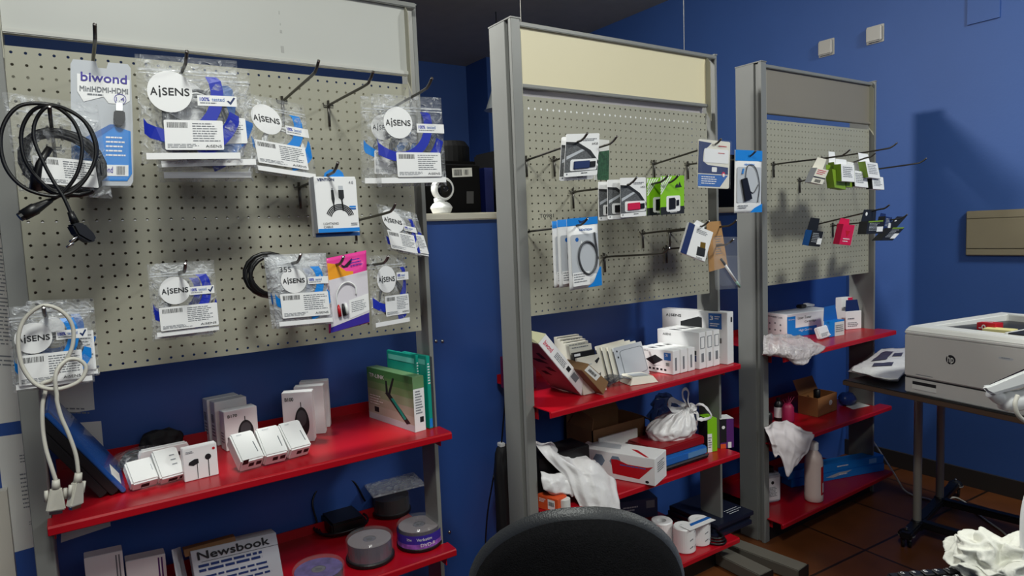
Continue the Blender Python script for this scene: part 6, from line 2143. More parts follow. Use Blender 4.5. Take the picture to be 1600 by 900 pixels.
rows = [[za(205, 700, 1.66), za(260, 692, 1.68), za(330, 700, 1.68), za(390, 695, 1.68), za(440, 715, 1.66)],
        [za(208, 745, 1.63), za(265, 735, 1.62), za(340, 735, 1.615), za(420, 728, 1.62), za(490, 735, 1.62)],
        [za(208, 785, 1.61), za(275, 782, 1.60), za(350, 780, 1.592), za(430, 765, 1.595), za(540, 760, 1.605)],
        [za(212, 790, 1.612), za(300, 792, 1.60), za(375, 820, 1.585), za(425, 815, 1.588), za(470, 795, 1.60)],
        [za(225, 788, 1.615), za(320, 796, 1.605), za(400, 848, 1.582), za(440, 838, 1.586), za(455, 815, 1.60)]]
M['bagthin'] = film_mat('thin_translucent_bag', 0.62, rgb=(222, 214, 214), crinkle=0.6, scale=26, rough=0.3)
o = grid_mesh(patch(rows, 48, 48), 'plastic_bag', M['bagthin'], None, crumple=0.005, cs=32, folds=0.010, ff=5.0)
tag(o, 'translucent white plastic bag slumped over the front edge of the top shelf, farthest stand', 'bag')

# ------------------------------------------------------------------ middle shelf of the farthest stand
Z3B = 0.4508


def zc7(x, y, Y):
    return atY(1130 + x / 2.813, 580 + y / 2.813, Y)


def zcz(x, y, Z):
    return atZ(1130 + x / 2.813, 580 + y / 2.813, Z)


def bottle(label, base, r, h, body, cap, lab=None, group=None, name='ink_bottle', neck=0.4):
    t = thing(name, label, 'bottle', base, group)
    MB().lathe(base, [(r * 0.9, 0), (r, 0.004), (r, h * 0.68), (r * 0.75, h * 0.80), (r * neck, h * 0.86), (r * neck, h * 0.88)], 20).build('body', M[body], t, smooth=True)
    MB().lathe(base + V3((0, 0, h * 0.86)), [(r * neck * 1.2, 0), (r * neck * 1.2, h * 0.12), (r * neck * 0.8, h * 0.14)], 16).build('cap', M[cap], t)
    if lab:
        MB().lathe(base, [(r * 1.01, h * 0.15), (r * 1.01, h * 0.6)], 20, cap=False).build('label_band', M[lab], t)
    return t


b0 = zcz(243, 215, Z3B)
bottle('small black bottle with white label at the left of the middle shelf', b0, 0.02, 0.11, 'black', 'black', 'white')
b1 = zcz(285, 222, Z3B)
t = thing('pink_pouch', 'dark pink spiky-topped pouch beside the small black bottle', 'pouch', b1)
MB().lathe(b1, [(0.026, 0), (0.028, 0.01), (0.026, 0.07), (0.018, 0.085), (0.01, 0.088)], 18).build('body', mat('deep_pink', (150, 24, 70), 0.5), t, smooth=True)
for k in range(5):
    MB().tube([b1 + V3((0.004 * k - 0.01, 0, 0.08)), b1 + V3((0.022 * (k - 2), -0.004, 0.125 - 0.006 * abs(k - 2)))], [0.002, 0.0006], 6).build('strand', mat('deep_pink', (150, 24, 70), 0.5), t)
b2 = zcz(195, 232, Z3B)
t = tag(MB().lathe(b2, [(0.02, 0), (0.022, 0.004), (0.022, 0.05), (0.012, 0.06)], 18).build('dark_jar', M['black'], None, smooth=True), 'small dark jar at the left end of the middle shelf, farthest stand', 'jar')
pl_, pr_ = zcz(418, 202, Z3B), zcz(500, 170, Z3B)
h_ = zc7(420, 120, pl_.y).z - Z3B
F = Fr(pl_ + V3((0, 0, h_)), pr_ + V3((0, 0, h_)), pl_)
t = thing('cardboard_box', 'small open cardboard box with white oval sticker, on the farthest stand', 'box', F.p(0.5, 1))
M['tan'] = mat('tan_cardboard', (150, 100, 56), 0.75, var=0.1)
dep = 0.10
for (A, B) in ((F.p(0, 1), F.p(1, 1)), (F.p(0, 1, -dep), F.p(1, 1, -dep)), (F.p(0, 1), F.p(0, 1, -dep)), (F.p(1, 1), F.p(1, 1, -dep))):
    d = (B - A).normalized()
    nn = V3((-d.y, d.x, 0)) * 0.003
    MB().prism([A, B, B + V3((0, 0, h_)), A + V3((0, 0, h_))], nn).build('wall', M['tan'], t)
MB().prism([F.p(0, 1), F.p(1, 1), F.p(1, 1, -dep), F.p(0, 1, -dep)], (0, 0, 0.003)).build('bottom', M['tan'], t)
MB().prism([F.p(0, 0, -dep), F.p(1, 0, -dep), F.p(0.9, -0.75, -dep - 0.02), F.p(-0.1, -0.8, -dep - 0.02)], F.n * 0.002).build('flap', M['tan'], t)
fpoly(F, disc_uv(F, 0.65, 0.45, 0.016, 18, ecc=0.8), 'oval_sticker', M['paper'], t)
MB().lathe(F.p(0.45, 0.35, -0.05), [(0.012, 0), (0.016, 0.01), (0.016, 0.05), (0.01, 0.055)], 14).build('dark_contents', M['black'], t, smooth=True)
b3 = zcz(545, 148, Z3B)
bm = bmesh.new()
bmesh.ops.create_icosphere(bm, subdivisions=3, radius=1)
o = mk('blue_bundle', [b3 + V3((0, 0, 0.032)) + V3((v.co.x * 0.05, v.co.y * 0.04, max(v.co.z, -0.95) * 0.034)) + noise.noise_vector(v.co * 2.5) * 0.008 for v in bm.verts], [[v.index for v in f.verts] for f in bm.faces], mat('dull_blue_plastic', (30, 60, 130), 0.4), None, smooth=True)
bm.free()
tag(o, 'crumpled blue plastic bundle behind the cardboard box, farthest stand', 'bundle')
A = [zcz(x, y, Z3B + 0.0006) for x, y in ((540, 155), (590, 135), (645, 152), (570, 168))]
mb = MB()
mb.prism(A, (0, 0, 0.0008))
tag(mb.build('paper_slip', M['paper'], None), 'white paper slip lying at the right of the middle shelf, farthest stand', 'paper')

# white cloth hanging over the front-left of the shelf
rows = [[zc7(185, 258, 1.70), zc7(225, 228, 1.72), zc7(275, 226, 1.72), zc7(335, 250, 1.70), zc7(400, 280, 1.66)],
        [zc7(190, 275, 1.66), zc7(232, 262, 1.65), zc7(280, 262, 1.65), zc7(335, 290, 1.635), zc7(392, 300, 1.635)],
        [zc7(205, 310, 1.645), zc7(240, 300, 1.635), zc7(285, 315, 1.632), zc7(330, 345, 1.625), zc7(370, 350, 1.625)],
        [zc7(215, 345, 1.645), zc7(245, 340, 1.638), zc7(275, 395, 1.635), zc7(310, 385, 1.628), zc7(345, 372, 1.628)],
        [zc7(222, 378, 1.645), zc7(246, 372, 1.640), zc7(276, 462, 1.638), zc7(300, 430, 1.632), zc7(330, 388, 1.630)]]
g = patch(rows, 48, 48)
o = grid_mesh(g, 'white_cloth', mat('white_cloth', (222, 214, 216), 0.8, bump=0.1, bscale=200), None, crumple=0.003, cs=28, solid=0.002, folds=0.010, ff=4.0)
tag(o, 'white cloth hanging over the shelf edge above the spray bottle', 'cloth')

# ------------------------------------------------------------------ bottom shelf of the farthest stand
Z3C = 0.1108
b = zcz(398, 566, Z3C)
t = thing('spray_bottle', 'tall white bottle with red and white label strip on the bottom shelf', 'bottle', b)
r = 0.041
H = 0.0
top = zc7(398, 330, b.y)
H = top.z - Z3C
H = max(0.2, min(H, 0.36))
M['bottle'] = mat('pinkish_white_plastic', (222, 200, 192), 0.35)
MB().lathe(b, [(r * 0.85, 0), (r, 0.006), (r, 0.03), (r * 0.97, 0.034), (r * 0.97, H * 0.74), (r * 0.80, H * 0.85), (r * 0.45, H * 0.92), (r * 0.42, H * 0.97)], 28).build('body', M['bottle'], t, smooth=True)
MB().lathe(b + V3((0, 0, H * 0.95)), [(r * 0.5, 0), (r * 0.5, 0.03), (r * 0.3, 0.036)], 18).build('cap', M['white'], t)
lb = MB()
n = 10
vd_ = (EYE - b)
vd_.z = 0
vd_.normalize()
sd2 = V3((-vd_.y, vd_.x, 0))
if sd2.x < 0:
    sd2 = -sd2
for m_, a0, a1, z0, z1, nm in (('redprint', 48, 100, 0.14, 0.66, 'red_label'), ('white', 62, 100, 0.18, 0.36, 'white_label')):
    vs, fs = [], []
    for i in range(n + 1):
        a = math.radians(a0 + (a1 - a0) * i / n)
        for z in (z0, z1):
            rr_ = r * 0.97 + (0.0007 if m_ == 'redprint' else 0.0013)
            vs.append(b + vd_ * rr_ * math.cos(a) + sd2 * rr_ * math.sin(a) + V3((0, 0, H * z)))
    fs = [(2 * i, 2 * i + 2, 2 * i + 3, 2 * i + 1) for i in range(n)]
    mk(nm, vs, fs, M[m_], t)
pl_, pr_ = zcz(178, 586, Z3C), zcz(256, 572, Z3C)
h_ = zc7(178, 458, pl_.y).z - Z3C
F = Fr(pl_ + V3((0, 0, h_)), pr_ + V3((0, 0, h_)), pl_)
t = thing('canister', 'whitish plastic canister with dark printed label, left on the bottom shelf', 'canister', F.p(0.5, 1))
boxf(F, 0.06, 'body', M['lightgrey'], t, bevel=0.008)
MB().lathe(F.p(0.6, 0.0, -0.03), [(0.017, -0.004), (0.017, 0.022), (0.014, 0.025)], 18).build('cap', M['black'], t)
MB().tube(spline([F.p(0.08, 0.03, -0.03), F.p(0.08, -0.16, -0.03), F.p(0.42, -0.16, -0.03), F.p(0.46, 0.03, -0.03)], 5), 0.005, 8).build('handle', M['lightgrey'], t, smooth=True)
l = frect(F, 0.14, 0.14, 0.88, 0.90, 'printed_label', M['white'], t, h=0.0010)
fpoly(F, disc_uv(F, 0.5, 0.30, 0.008, 16), 'emblem', M['ink'], l, h=0.0018)
smallprint(F, 0.2, 0.45, 0.82, 0.8, 7, M['greyink'], l, h=0.0018, seed=6)
for k, (z0, lab) in enumerate(((0.0, 'lower of two long bright blue cartons on the bottom shelf'), (0.040, 'upper of two long bright blue cartons on the bottom shelf'))):
    a, b_ = zcz(300, 512, Z3C), zcz(708, 436, Z3C)
    if k:
        a = a + (b_ - a) * -0.03
    d = (b_ - a).normalized()
    bk = V3((-d.y, d.x, 0))
    F = Fr(a + bk * 0.004 * k + V3((0, 0, z0 + 0.039)), b_ + bk * 0.004 * k + V3((0, 0, z0 + 0.039)), a + bk * 0.004 * k + V3((0, 0, z0)))
    t = thing('long_carton', lab, 'box', F.p(0.5, 1), 'long blue cartons')
    boxf(F, 0.07, 'body', M['sky'], t)
    smallprint(F, 0.50, 0.35, 0.62, 0.65, 1, M['white'], t, seed=k)
    if k == 0:
        fpoly(F, [(0.36, 0.55), (0.50, 0.15), (0.64, 0.10), (0.60, 0.30), (0.44, 0.70)], 'pale_flash', M['lightgrey'], t)
    else:
        frect(F, 0.84, 0.2, 0.92, 0.8, 'white_flake_mark', mat('pale_sky', (130, 190, 236), 0.4), t)
# ================================================================== table with the printer
ZT = 0.74
p0 = atZ(1412, 612, ZT)
angW = math.radians(-98.8)
dw = V3((math.cos(angW), math.sin(angW), 0))
dd = V3((-dw.y, dw.x, 0))            # deeper, towards the right wall
up = V3((0, 0, 1))


def tp(w, d, z):
    return p0 + dw * w + dd * d + up * (z - ZT)


t = thing('side_table', 'black-topped table on grey columns and castors carrying the printer', 'table', tp(0.25, 0.35, 0))
mb = MB()
mb.prism([tp(-0.25, -0.012, ZT), tp(0.62, -0.012, ZT), tp(0.62, 0.78, ZT), tp(-0.25, 0.78, ZT)], (0, 0, -0.022))
mb.build('table_top', M['tabletop'], t, bevel=0.002)
mb = MB()
mb.prism([tp(-0.25, -0.0125, ZT - 0.003), tp(0.62, -0.0125, ZT - 0.003), tp(0.62, -0.0125, ZT - 0.020), tp(-0.25, -0.0125, ZT - 0.020)], dd * -0.0012)
mb.build('edge_band', M['edge'], t)
L1, L2 = V3((2.955, 1.338, 0)), V3((3.285, 1.39, 0))
for q in (L1, L2):
    MB().lathe(q + up * 0.07, [(0.0165, 0), (0.0165, ZT - 0.022 - 0.07)], 24).build('leg', M['leg'], t, smooth=False)
    MB().lathe(q + up * 0.045, [(0.024, 0), (0.024, 0.03), (0.020, 0.04)], 24).build('leg_socket', M['black'], t)
ax = (L2 - L1).normalized()
side = V3((-ax.y, ax.x, 0))
a, b = L1 - ax * 0.16, L2 + ax * 0.25
mb = MB()
mb.prism([a + side * 0.022 + up * 0.05, b + side * 0.022 + up * 0.05, b - side * 0.022 + up * 0.05, a - side * 0.022 + up * 0.05], (0, 0, 0.03))
mb.build('base_bar', M['black'], t, bevel=0.006)
for (A, B) in ((L1 + ax * 0.02, L1 + V3((0.05, -0.42, 0))), (L2, L2 + V3((0.05, -0.42, 0)))):
    d = (B - A).normalized()
    s_ = V3((-d.y, d.x, 0)) * 0.022
    mb = MB()
    mb.prism([A + s_ + up * 0.05, B + s_ + up * 0.05, B - s_ + up * 0.05, A - s_ + up * 0.05], (0, 0, 0.03))
    mb.build('base_bar', M['black'], t, bevel=0.006)
MB().prism([L1 + up * (ZT - 0.06) + side * 0.02, L2 + ax * 0.2 + up * (ZT - 0.06) + side * 0.02, L2 + ax * 0.2 + up * (ZT - 0.06) - side * 0.02, L1 + up * (ZT - 0.06) - side * 0.02], (0, 0, 0.037)).build('support_rail', M['black'], t)


def castor(q, yaw, parent):
    c_ = thing_part('castor', q, parent)


def castor_at(q, yaw, parent):
    d = V3((math.cos(yaw), math.sin(yaw), 0))
    s_ = V3((-d.y, d.x, 0))
    mb = MB()
    mb.lathe(q + up * 0.05, [(0.020, 0), (0.030, 0.004), (0.032, 0.014), (0.024, 0.026), (0.010, 0.034)], 20)
    c_ = mb.build('castor_housing', M['black'], parent, smooth=False)
    for k in (-1, 1):
        MB().lathe(q + s_ * (0.012 * k - 0.006) + d * 0.012 + up * 0.0265, [(0.010, 0), (0.0255, 0.001), (0.0262, 0.006), (0.0255, 0.011), (0.010, 0.012)], 24, ax=s_).build('castor_wheel', M['rubber'], c_)
    MB().lathe(q + up * 0.056, [(0.0318, 0), (0.0330, 0.003), (0.0318, 0.006)], 24, cap=False).build('metal_ring', M['leg'], c_)
    MB().lathe(q + up * 0.083, [(0.006, 0), (0.006, 0.006), (0.002, 0.009)], 12).build('bolt', M['chrome'], c_)


castor_at(V3((2.835, 1.325, 0)), 0.6, t)
castor_at(L1 + V3((0.05, -0.43, 0)), 1.4, t)
castor_at(L2 + V3((0.05, -0.43, 0)), 1.4, t)
castor_at(L2 + ax * 0.27, 0.3, t)

# printer
PW, PD, PH = 0.415, 0.60, 0.250
q0 = ZT + 0.0006
t = thing('printer', 'grey-white laser printer with dark top tray, on the black table by the blue wall', 'printer', tp(PW / 2, PD / 2, ZT))


def pbox(w0, w1, d0_, d1, z0, z1):
    mb = MB()
    mb.prism([tp(w0, d0_, q0 + z0), tp(w1, d0_, q0 + z0), tp(w1, d1, q0 + z0), tp(w0, d1, q0 + z0)], (0, 0, z1 - z0))
    return mb


pbox(0, PW, 0.004, PD, 0, 0.060).build('paper_drawer', M['printer'], t, bevel=0.004)
pbox(0, PW, 0.0, PD, 0.062, 0.222).build('body', M['printer'], t, bevel=0.005)
pbox(0.004, PW - 0.004, 0.006, PD - 0.004, 0.056, 0.068).build('shadow_gap', M['ink'], t)
# lid: a rim around a sunken dark tray
rim = MB()
rw0, rw1, rd0, rd1 = 0.060, PW - 0.03, 0.085, 0.54
zl0, zl1 = 0.220, PH
o4 = [(0, 0), (PW, 0), (PW, PD), (0, PD)]
i4 = [(rw0, rd0), (rw1, rd0), (rw1, rd1), (rw0, rd1)]
ins = 0.012
vs = [tp(w, d, q0 + zl0) for w, d in o4]
o5 = [(ins * (1 if w == 0 else -1) + w, ins * (1 if d == 0 else -1) + d) for w, d in o4]
vs += [tp(w, d, q0 + zl0 + 0.012) for w, d in o4]
vs += [tp(w, d, q0 + zl1) for w, d in o5]
vs += [tp(w, d, q0 + zl1) for w, d in i4]
vs += [tp(w, d, q0 + zl1 - (0.010 if d < 0.2 else 0.026)) for w, d in i4]
fs = [(0, 3, 2, 1)]
for k in range(4):
    n = (k + 1) % 4
    for a_ in (0, 4, 8, 12):
        fs.append((a_ + k, a_ + n, a_ + 4 + n, a_ + 4 + k))
lid = mk('lid', vs, fs, M['printertop'], t, bevel=0.003)
mb = MB()
mb.prism([tp(rw0 + 0.001, rd0 + 0.001, q0 + zl1 - 0.0095), tp(rw1 - 0.001, rd0 + 0.001, q0 + zl1 - 0.0095), tp(rw1 - 0.001, rd1 - 0.001, q0 + zl1 - 0.0255), tp(rw0 + 0.001, rd1 - 0.001, q0 + zl1 - 0.0255)], (0, 0, -0.002))
mb.build('output_tray', mat('dark_tray', (34, 35, 40), 0.4), t)
mb = MB()
mb.prism([tp(rw1 - 0.07, rd0 - 0.02, q0 + zl1 + 0.001), tp(PW - 0.012, rd0 - 0.02, q0 + zl1 + 0.001), tp(PW - 0.012, rd0 + 0.16, q0 + zl1 + 0.001), tp(rw1 - 0.07, rd0 + 0.16, q0 + zl1 + 0.001)], (0, 0, 0.004))
mb.build('control_panel', M['ink'], t, bevel=0.001)
mb = MB()
mb.prism([tp(rw1 - 0.078, rd0 - 0.022, q0 + zl1), tp(rw1 - 0.070, rd0 - 0.022, q0 + zl1), tp(rw1 - 0.070, rd0 + 0.165, q0 + zl1), tp(rw1 - 0.078, rd0 + 0.165, q0 + zl1)], (0, 0, 0.006))
mb.build('panel_frame', M['printertop'], t)
FPt = Fr(tp(0, 0, q0 + 0.222), tp(PW, 0, q0 + 0.222), tp(0, 0, q0 + 0.062))
lg = fpoly(FPt, disc_uv(FPt, 0.41, 0.46, 0.0165, 32), 'logo_disc', M['ink'], t)
text(FPt, 'hp', 0.385, 0.36, 0.435, 0.575, M['printertop'], lg, h=0.0012, bold=0.0003)
fpoly(FPt, rrect(0.78, 0.235, 0.885, 0.285, 0.025, 0.02), 'model_mark', M['lightgrey'], t, h=0.0006)
smallprint(FPt, 0.80, 0.245, 0.865, 0.275, 1, M['greyink'], t, h=0.0012)
MB().prism([FPt.p(0.11, 0.915, 0.0004), FPt.p(0.26, 0.915, 0.0004), FPt.p(0.26, 0.93, 0.0004), FPt.p(0.11, 0.93, 0.0004)], FPt.n * -0.0003).build('groove', M['greyink'], t)
FDt = Fr(tp(0, 0.004, q0 + 0.060), tp(PW, 0.004, q0 + 0.060), tp(0, 0.004, q0))
frect(FDt, 0.075, 0.22, 0.285, 0.42, 'handle_recess', M['ink'], t)
fpoly(FDt, [(0.075, 0.42), (0.285, 0.42), (0.285, 0.70), (0.075, 0.70)], 'drawer_handle', M['printertop'], t, h=0.002, t=0.002)

# things on the printer
zt_ = lambda d: q0 + zl1 - 0.0095 - (d - rd0) / (rd1 - rd0) * 0.016
w_, d_ = 0.165, 0.155
zc = zt_(d_) + 0.0015
mb = MB()
c0, c1 = tp(w_, d_, zc), tp(w_ + 0.055, d_ + 0.01, zc)
dv = dd * 0.05
mb.prism([c0, c1, c1 + dv, c0 + dv], (0, 0, 0.026))
F = Fr(c0 + up * 0.026, c1 + up * 0.026, c0)
t2 = thing('small_red_box', 'small red and white box standing in the printer tray', 'box', F.p(0.5, 1))
mb.build('carton', M['redprint'], t2, bevel=0.001)
text(F, '-0', 0.12, 0.25, 0.50, 0.95, M['white'], t2, h=0.0008, bold=0.0006)
frect(F, 0.55, 0.6, 0.98, 0.9, 'white_band', M['white'], t2)
frect(Fr(F.p(0, 0, -0.05), F.p(1, 0, -0.05), F.p(0, 0)), 0.1, 0.3, 0.7, 0.45, 'white_line', M['white'], t2)
mb = MB()
c0 = tp(w_ + 0.045, d_ - 0.045, zt_(d_ - 0.045) + 0.001)
X_, Y_ = dw * 0.085 + dd * 0.018, dd * 0.062 - dw * 0.015
mb.prism([c0, c0 + X_, c0 + X_ + Y_ - up * 0.001, c0 + Y_ - up * 0.001], (0, 0, 0.012))
tag(mb.build('sticky_note_pad', M['sticky'], None), 'pale yellow sticky note pad lying in the printer tray', 'note pad')

# parcels left of the printer


def tz(x, y, Z):
    return atZ(1300 + x / 6.4286, 520 + y / 6.4286, Z)


for k, (dz, lab) in enumerate(((0.004, 'lower white mailing bag on the table left of the printer'), (0.020, 'upper white mailing bag with dark printed blocks, left of the printer'))):
    rows = [[tz(500, 200 - 40 * k, ZT + dz), tz(600, 170 - 15 * k, ZT + dz), tz(700, 155, ZT + dz), tz(830, 150, ZT + dz)],
            [tz(330, 285, ZT + dz + 0.012), tz(480, 255, ZT + dz + 0.02), tz(620, 245, ZT + dz + 0.02), tz(800, 240, ZT + dz + 0.01)],
            [tz(215, 340, ZT + dz + 0.010), tz(400, 345, ZT + dz + 0.022), tz(560, 340, ZT + dz + 0.02), tz(780, 335, ZT + dz + 0.01)],
            [tz(160 + 30 * k, 395 - 10 * k, ZT + dz), tz(330, 425 - 8 * k, ZT + dz + 0.006), tz(520, 478 - 12 * k, ZT + dz + 0.004), tz(660, 488 - 20 * k, ZT + dz + 0.002)]]
    g = patch(rows, 27, 27)
    o = grid_mesh(g, 'mailing_bag', M['bagwhite'], None, crumple=0.004, cs=30, seed=k * 3)
    tag(o, lab, 'mailing bag', 'mailing bags on the table')
    if k == 1:
        for (i0, i1, j0, j1) in ((4, 12, 6, 15), (15, 18, 9, 20), (6, 9, 17, 22)):
            vs = [g[i][j] + noise.noise_vector(g[i][j] * 30 + V3((3, 5.1, 0))) * 0.0024 + up * (0.004 + abs(noise.noise((g[i][j] * 30 + V3((3, 5.1, 0))) * 0.6 + V3((9, 9, 9)))) * 0.004) for i in range(i0, i1 + 1) for j in range(j0, j1 + 1)]
            nj = j1 - j0 + 1
            fs = [(a_ * nj + b_, a_ * nj + b_ + 1, (a_ + 1) * nj + b_ + 1, (a_ + 1) * nj + b_) for a_ in range(i1 - i0) for b_ in range(nj - 1)]
            mk('printed_block', vs, fs, mat('dark_violet_print', (64, 62, 82), 0.5), o)

# white cord on the floor
pts = [atX(1366, 690, XR - 0.04), atZ(1374, 716, 0.30), zcz(745, 440, 0.10), zcz(790, 515, 0.02), zcz(830, 543, 0.006), zcz(900, 562, 0.006), zcz(955, 580, 0.006), zcz(1010, 555, 0.006), zcz(1060, 575, 0.006), zcz(1110, 620, 0.006), zcz(1170, 665, 0.006), zcz(1220, 700, 0.006), zcz(1280, 752, 0.006)]
pts[0] = V3((3.70, 2.05, 0.42))
pts[1] = V3((3.68, 2.0, 0.28))
o = MB().tube(spline(pts, 8), 0.0045, 8).build('power_lead', M['palecable'], None, smooth=True)
tag(o, 'white cord running across the floor under the table along the wall', 'cord')

# ================================================================== office chair
t = thing('office_chair', 'black fabric office chair with rounded backrest in the foreground', 'chair', (0.78, 0.78, 0))
cpos = atD(908, 803, 1.13)
cy = math.radians(-33)                 # faces the viewer's sight line
fx = V3((math.cos(cy), math.sin(cy), 0))       # chair's right as seen
fy = V3((-math.sin(cy), math.cos(cy), 0))      # away from the viewer
cz = cpos.z


def backrest(w, h, top, thick, off, n=48, power=2.6, curve=0.10):
    """rounded cushion: outline superellipse, bowed around the sitter"""
    vs, fs = [], []
    rings = 10
    c_ = V3((cpos.x, cpos.y, top - h / 2)) + fy * off
    for side in (1, -1):
        for r_ in range(rings + 1):
            k = r_ / rings
            for i in range(n):
                a = 2 * PI * i / n
                ca, sa = math.cos(a), math.sin(a)
                x = math.copysign(abs(ca) ** (2 / power), ca) * w / 2 * k
                z = math.copysign(abs(sa) ** (2 / power), sa) * h / 2 * k
                if z > 0:
                    x *= 1 - 0.18 * (z / (h / 2)) ** 2
                th = thick / 2 * math.sqrt(max(0, 1 - k ** 6))
                bow = curve * (x / (w / 2)) ** 2
                vs.append(c_ + fx * x + up * z + fy * (side * th + bow))
    N = (rings + 1) * n
    for s_ in (0, N):
        for r_ in range(rings):
            for i in range(n):
                fs.append((s_ + r_ * n + i, s_ + r_ * n + (i + 1) % n, s_ + (r_ + 1) * n + (i + 1) % n, s_ + (r_ + 1) * n + i))
    for i in range(n):
        fs.append((rings * n + i, rings * n + (i + 1) % n, N + rings * n + (i + 1) % n, N + rings * n + i))
    return vs, fs


vs, fs = backrest(0.405, 0.42, cz - 0.010, 0.050, 0.0, power=2.3)
mk('backrest', vs, fs, M['fabric'], t, smooth=True)
vs, fs = backrest(0.425, 0.44, cz, 0.026, 0.030, power=2.3)
mk('back_shell', vs, fs, M['shell'], t, smooth=True)
sc_ = V3((cpos.x, cpos.y, 0)) + fy * 0.28
mb = MB()
prof = [(0.02, 0.40), (0.21, 0.405), (0.235, 0.43), (0.235, 0.455), (0.21, 0.475), (0.02, 0.48)]
bm_v = MB().lathe(V3((0, 0, 0)), prof, 36)
st = [sc_ + fx * v.x + fy * v.y + up * v.z for v in bm_v.v]
mk('seat', st, bm_v.f, M['fabric'], t, smooth=True)
MB().tube(spline([V3((cpos.x, cpos.y, cz - 0.25)) + fy * 0.045, V3((cpos.x, cpos.y, 0.45)) + fy * 0.06, V3((cpos.x, cpos.y, 0.38)) + fy * 0.12, sc_ + up * 0.385], 6), 0.016, 10).build('back_bar', M['black'], t, smooth=True)
MB().lathe(sc_ + up * 0.09, [(0.03, 0), (0.028, 0.12), (0.018, 0.13), (0.018, 0.31)], 20).build('gas_column', M['black'], t, smooth=False)
for k in range(5):
    a = 2 * PI * k / 5 + 0.3
    d = V3((math.cos(a), math.sin(a), 0))
    MB().tube([sc_ + up * 0.11 + d * 0.02, sc_ + up * 0.085 + d * 0.27], [0.022, 0.014], 8).build('base_arm', M['black'], t, smooth=True)
    MB().lathe(sc_ + d * 0.27 + up * 0.026 + V3((-d.y, d.x, 0)) * -0.012, [(0.008, 0), (0.026, 0.002), (0.026, 0.022), (0.008, 0.024)], 18, ax=V3((-d.y, d.x, 0))).build('castor_wheel', M['rubber'], t)

# ================================================================== counter corner at lower right
ZC = 0.80
ca, cb = atZ(1380, 899, ZC), atZ(1640, 866, ZC)
dl = (cb - ca).normalized()
pn = V3((dl.y, -dl.x, 0))
if pn.dot(ca - EYE) > 0:
    pn = -pn
t = thing('counter', 'dark counter at the lower right edge carrying keyboard and tissue', 'counter', ((ca + cb) / 2 + pn * 0.2) * 1.0)
t.location.z = 0
ORIGIN[t] = V3(t.location)
P4 = [ca, cb + dl * 0.5, cb + dl * 0.5 + pn * 0.45, ca + pn * 0.45]
MB().prism(P4, (0, 0, -0.03)).build('counter_top', M['tabletop'], t, bevel=0.003)
P5 = [P4[0] + dl * 0.04 + pn * 0.04, P4[1] + pn * 0.04, P4[2] - pn * 0.04, P4[3] + dl * 0.04 - pn * 0.04]
P5 = [V3((q.x, q.y, 0)) for q in P5]
MB().prism(P5, (0, 0, ZC - 0.031)).build('counter_body', mat('dark_carcass', (40, 40, 44), 0.6), t)
# keyboard
ka, kb = atZ(1384, 893, ZC + 0.020), atZ(1496, 884, ZC + 0.020)
kd = (kb - ka).normalized()
kp = V3((kd.y, -kd.x, 0))
if kp.dot(pn) < 0:
    kp = -kp
t = thing('keyboard', 'black keyboard with white key letters at the bottom edge, lower right', 'keyboard', V3((ka.x, ka.y, ZC)))
KL = (kb - ka).length + 0.13
mb = MB()
A = V3((ka.x, ka.y, ZC + 0.0005))
mb.prism([A, A + kd * KL, A + kd * KL + kp * 0.14, A + kp * 0.14], (0, 0, 0.018))
mb.build('case', M['black'], t, bevel=0.003)
nk = int(KL / 0.0195)
for r_ in range(3):
    for k in range(nk - 1):
        c_ = A + kd * (0.012 + 0.0195 * k) + kp * (0.010 + 0.0205 * r_) + up * 0.018
        mb = MB()
        mb.prism([c_, c_ + kd * 0.016, c_ + kd * 0.016 + kp * 0.016, c_ + kp * 0.016], (0, 0, 0.006))
        ky = mb.build('key', M['black'], t, bevel=0.0015, seg=1)
        Fk_ = Fr(c_ + up * 0.006, c_ + kd * 0.016 + up * 0.006, c_ + kp * 0.016 + up * 0.006)
        text(Fk_, 'QWERTYUIOPASDFGHJKLZXCVBNM'[(k + 9 * r_) % 26], 0.2, 0.15, 0.5, 0.55, M['white'], ky, h=0.0003 if Fk_.n.z > 0 else -0.0003)

# crumpled tissue
tc_ = atZ(1562, 912, ZC)
bm = bmesh.new()
bmesh.ops.create_icosphere(bm, subdivisions=6, radius=1)
vs = []
for v in bm.verts:
    q = v.co
    p_ = V3((q.x * 0.066, q.y * 0.05, q.z * 0.038))
    n1 = 1 - abs(noise.noise(q * 1.4 + V3((1, 2, 3)))) * 2
    n2 = 1 - abs(noise.noise(q * 2.7 + V3((5, 1, 0)))) * 2
    n3 = abs(noise.noise(q * 9 + V3((2, 7, 0))))
    p_ = p_ * (0.70 + 0.34 * n1 + 0.30 * n2 - 0.05 * n3) + noise.noise_vector(q * 2.2) * 0.012
    vs.append(V3((tc_.x, tc_.y, ZC + 0.038)) + rt * p_.x + fy * p_.y + up * max(p_.z, -0.037))
fs = [[v.index for v in f.verts] for f in bm.faces]
bm.free()
o = mk('crumpled_tissue', vs, fs, M['tissue'], None, smooth=False)
tag(o, 'crumpled white tissue on the counter at the lower right corner', 'tissue')
for p_ in o.data.polygons:
    p_.use_smooth = True

# barcode scanner on its stand
dS = 1.02
t = thing('barcode_scanner', 'white handheld scanner head on a stand at the right edge, in front of the printer', 'scanner', V3((atD(1612, 870, dS).x, atD(1612, 870, dS).y, ZC)))


def sp(u, v, d=dS):
    return atD(u, v, d)


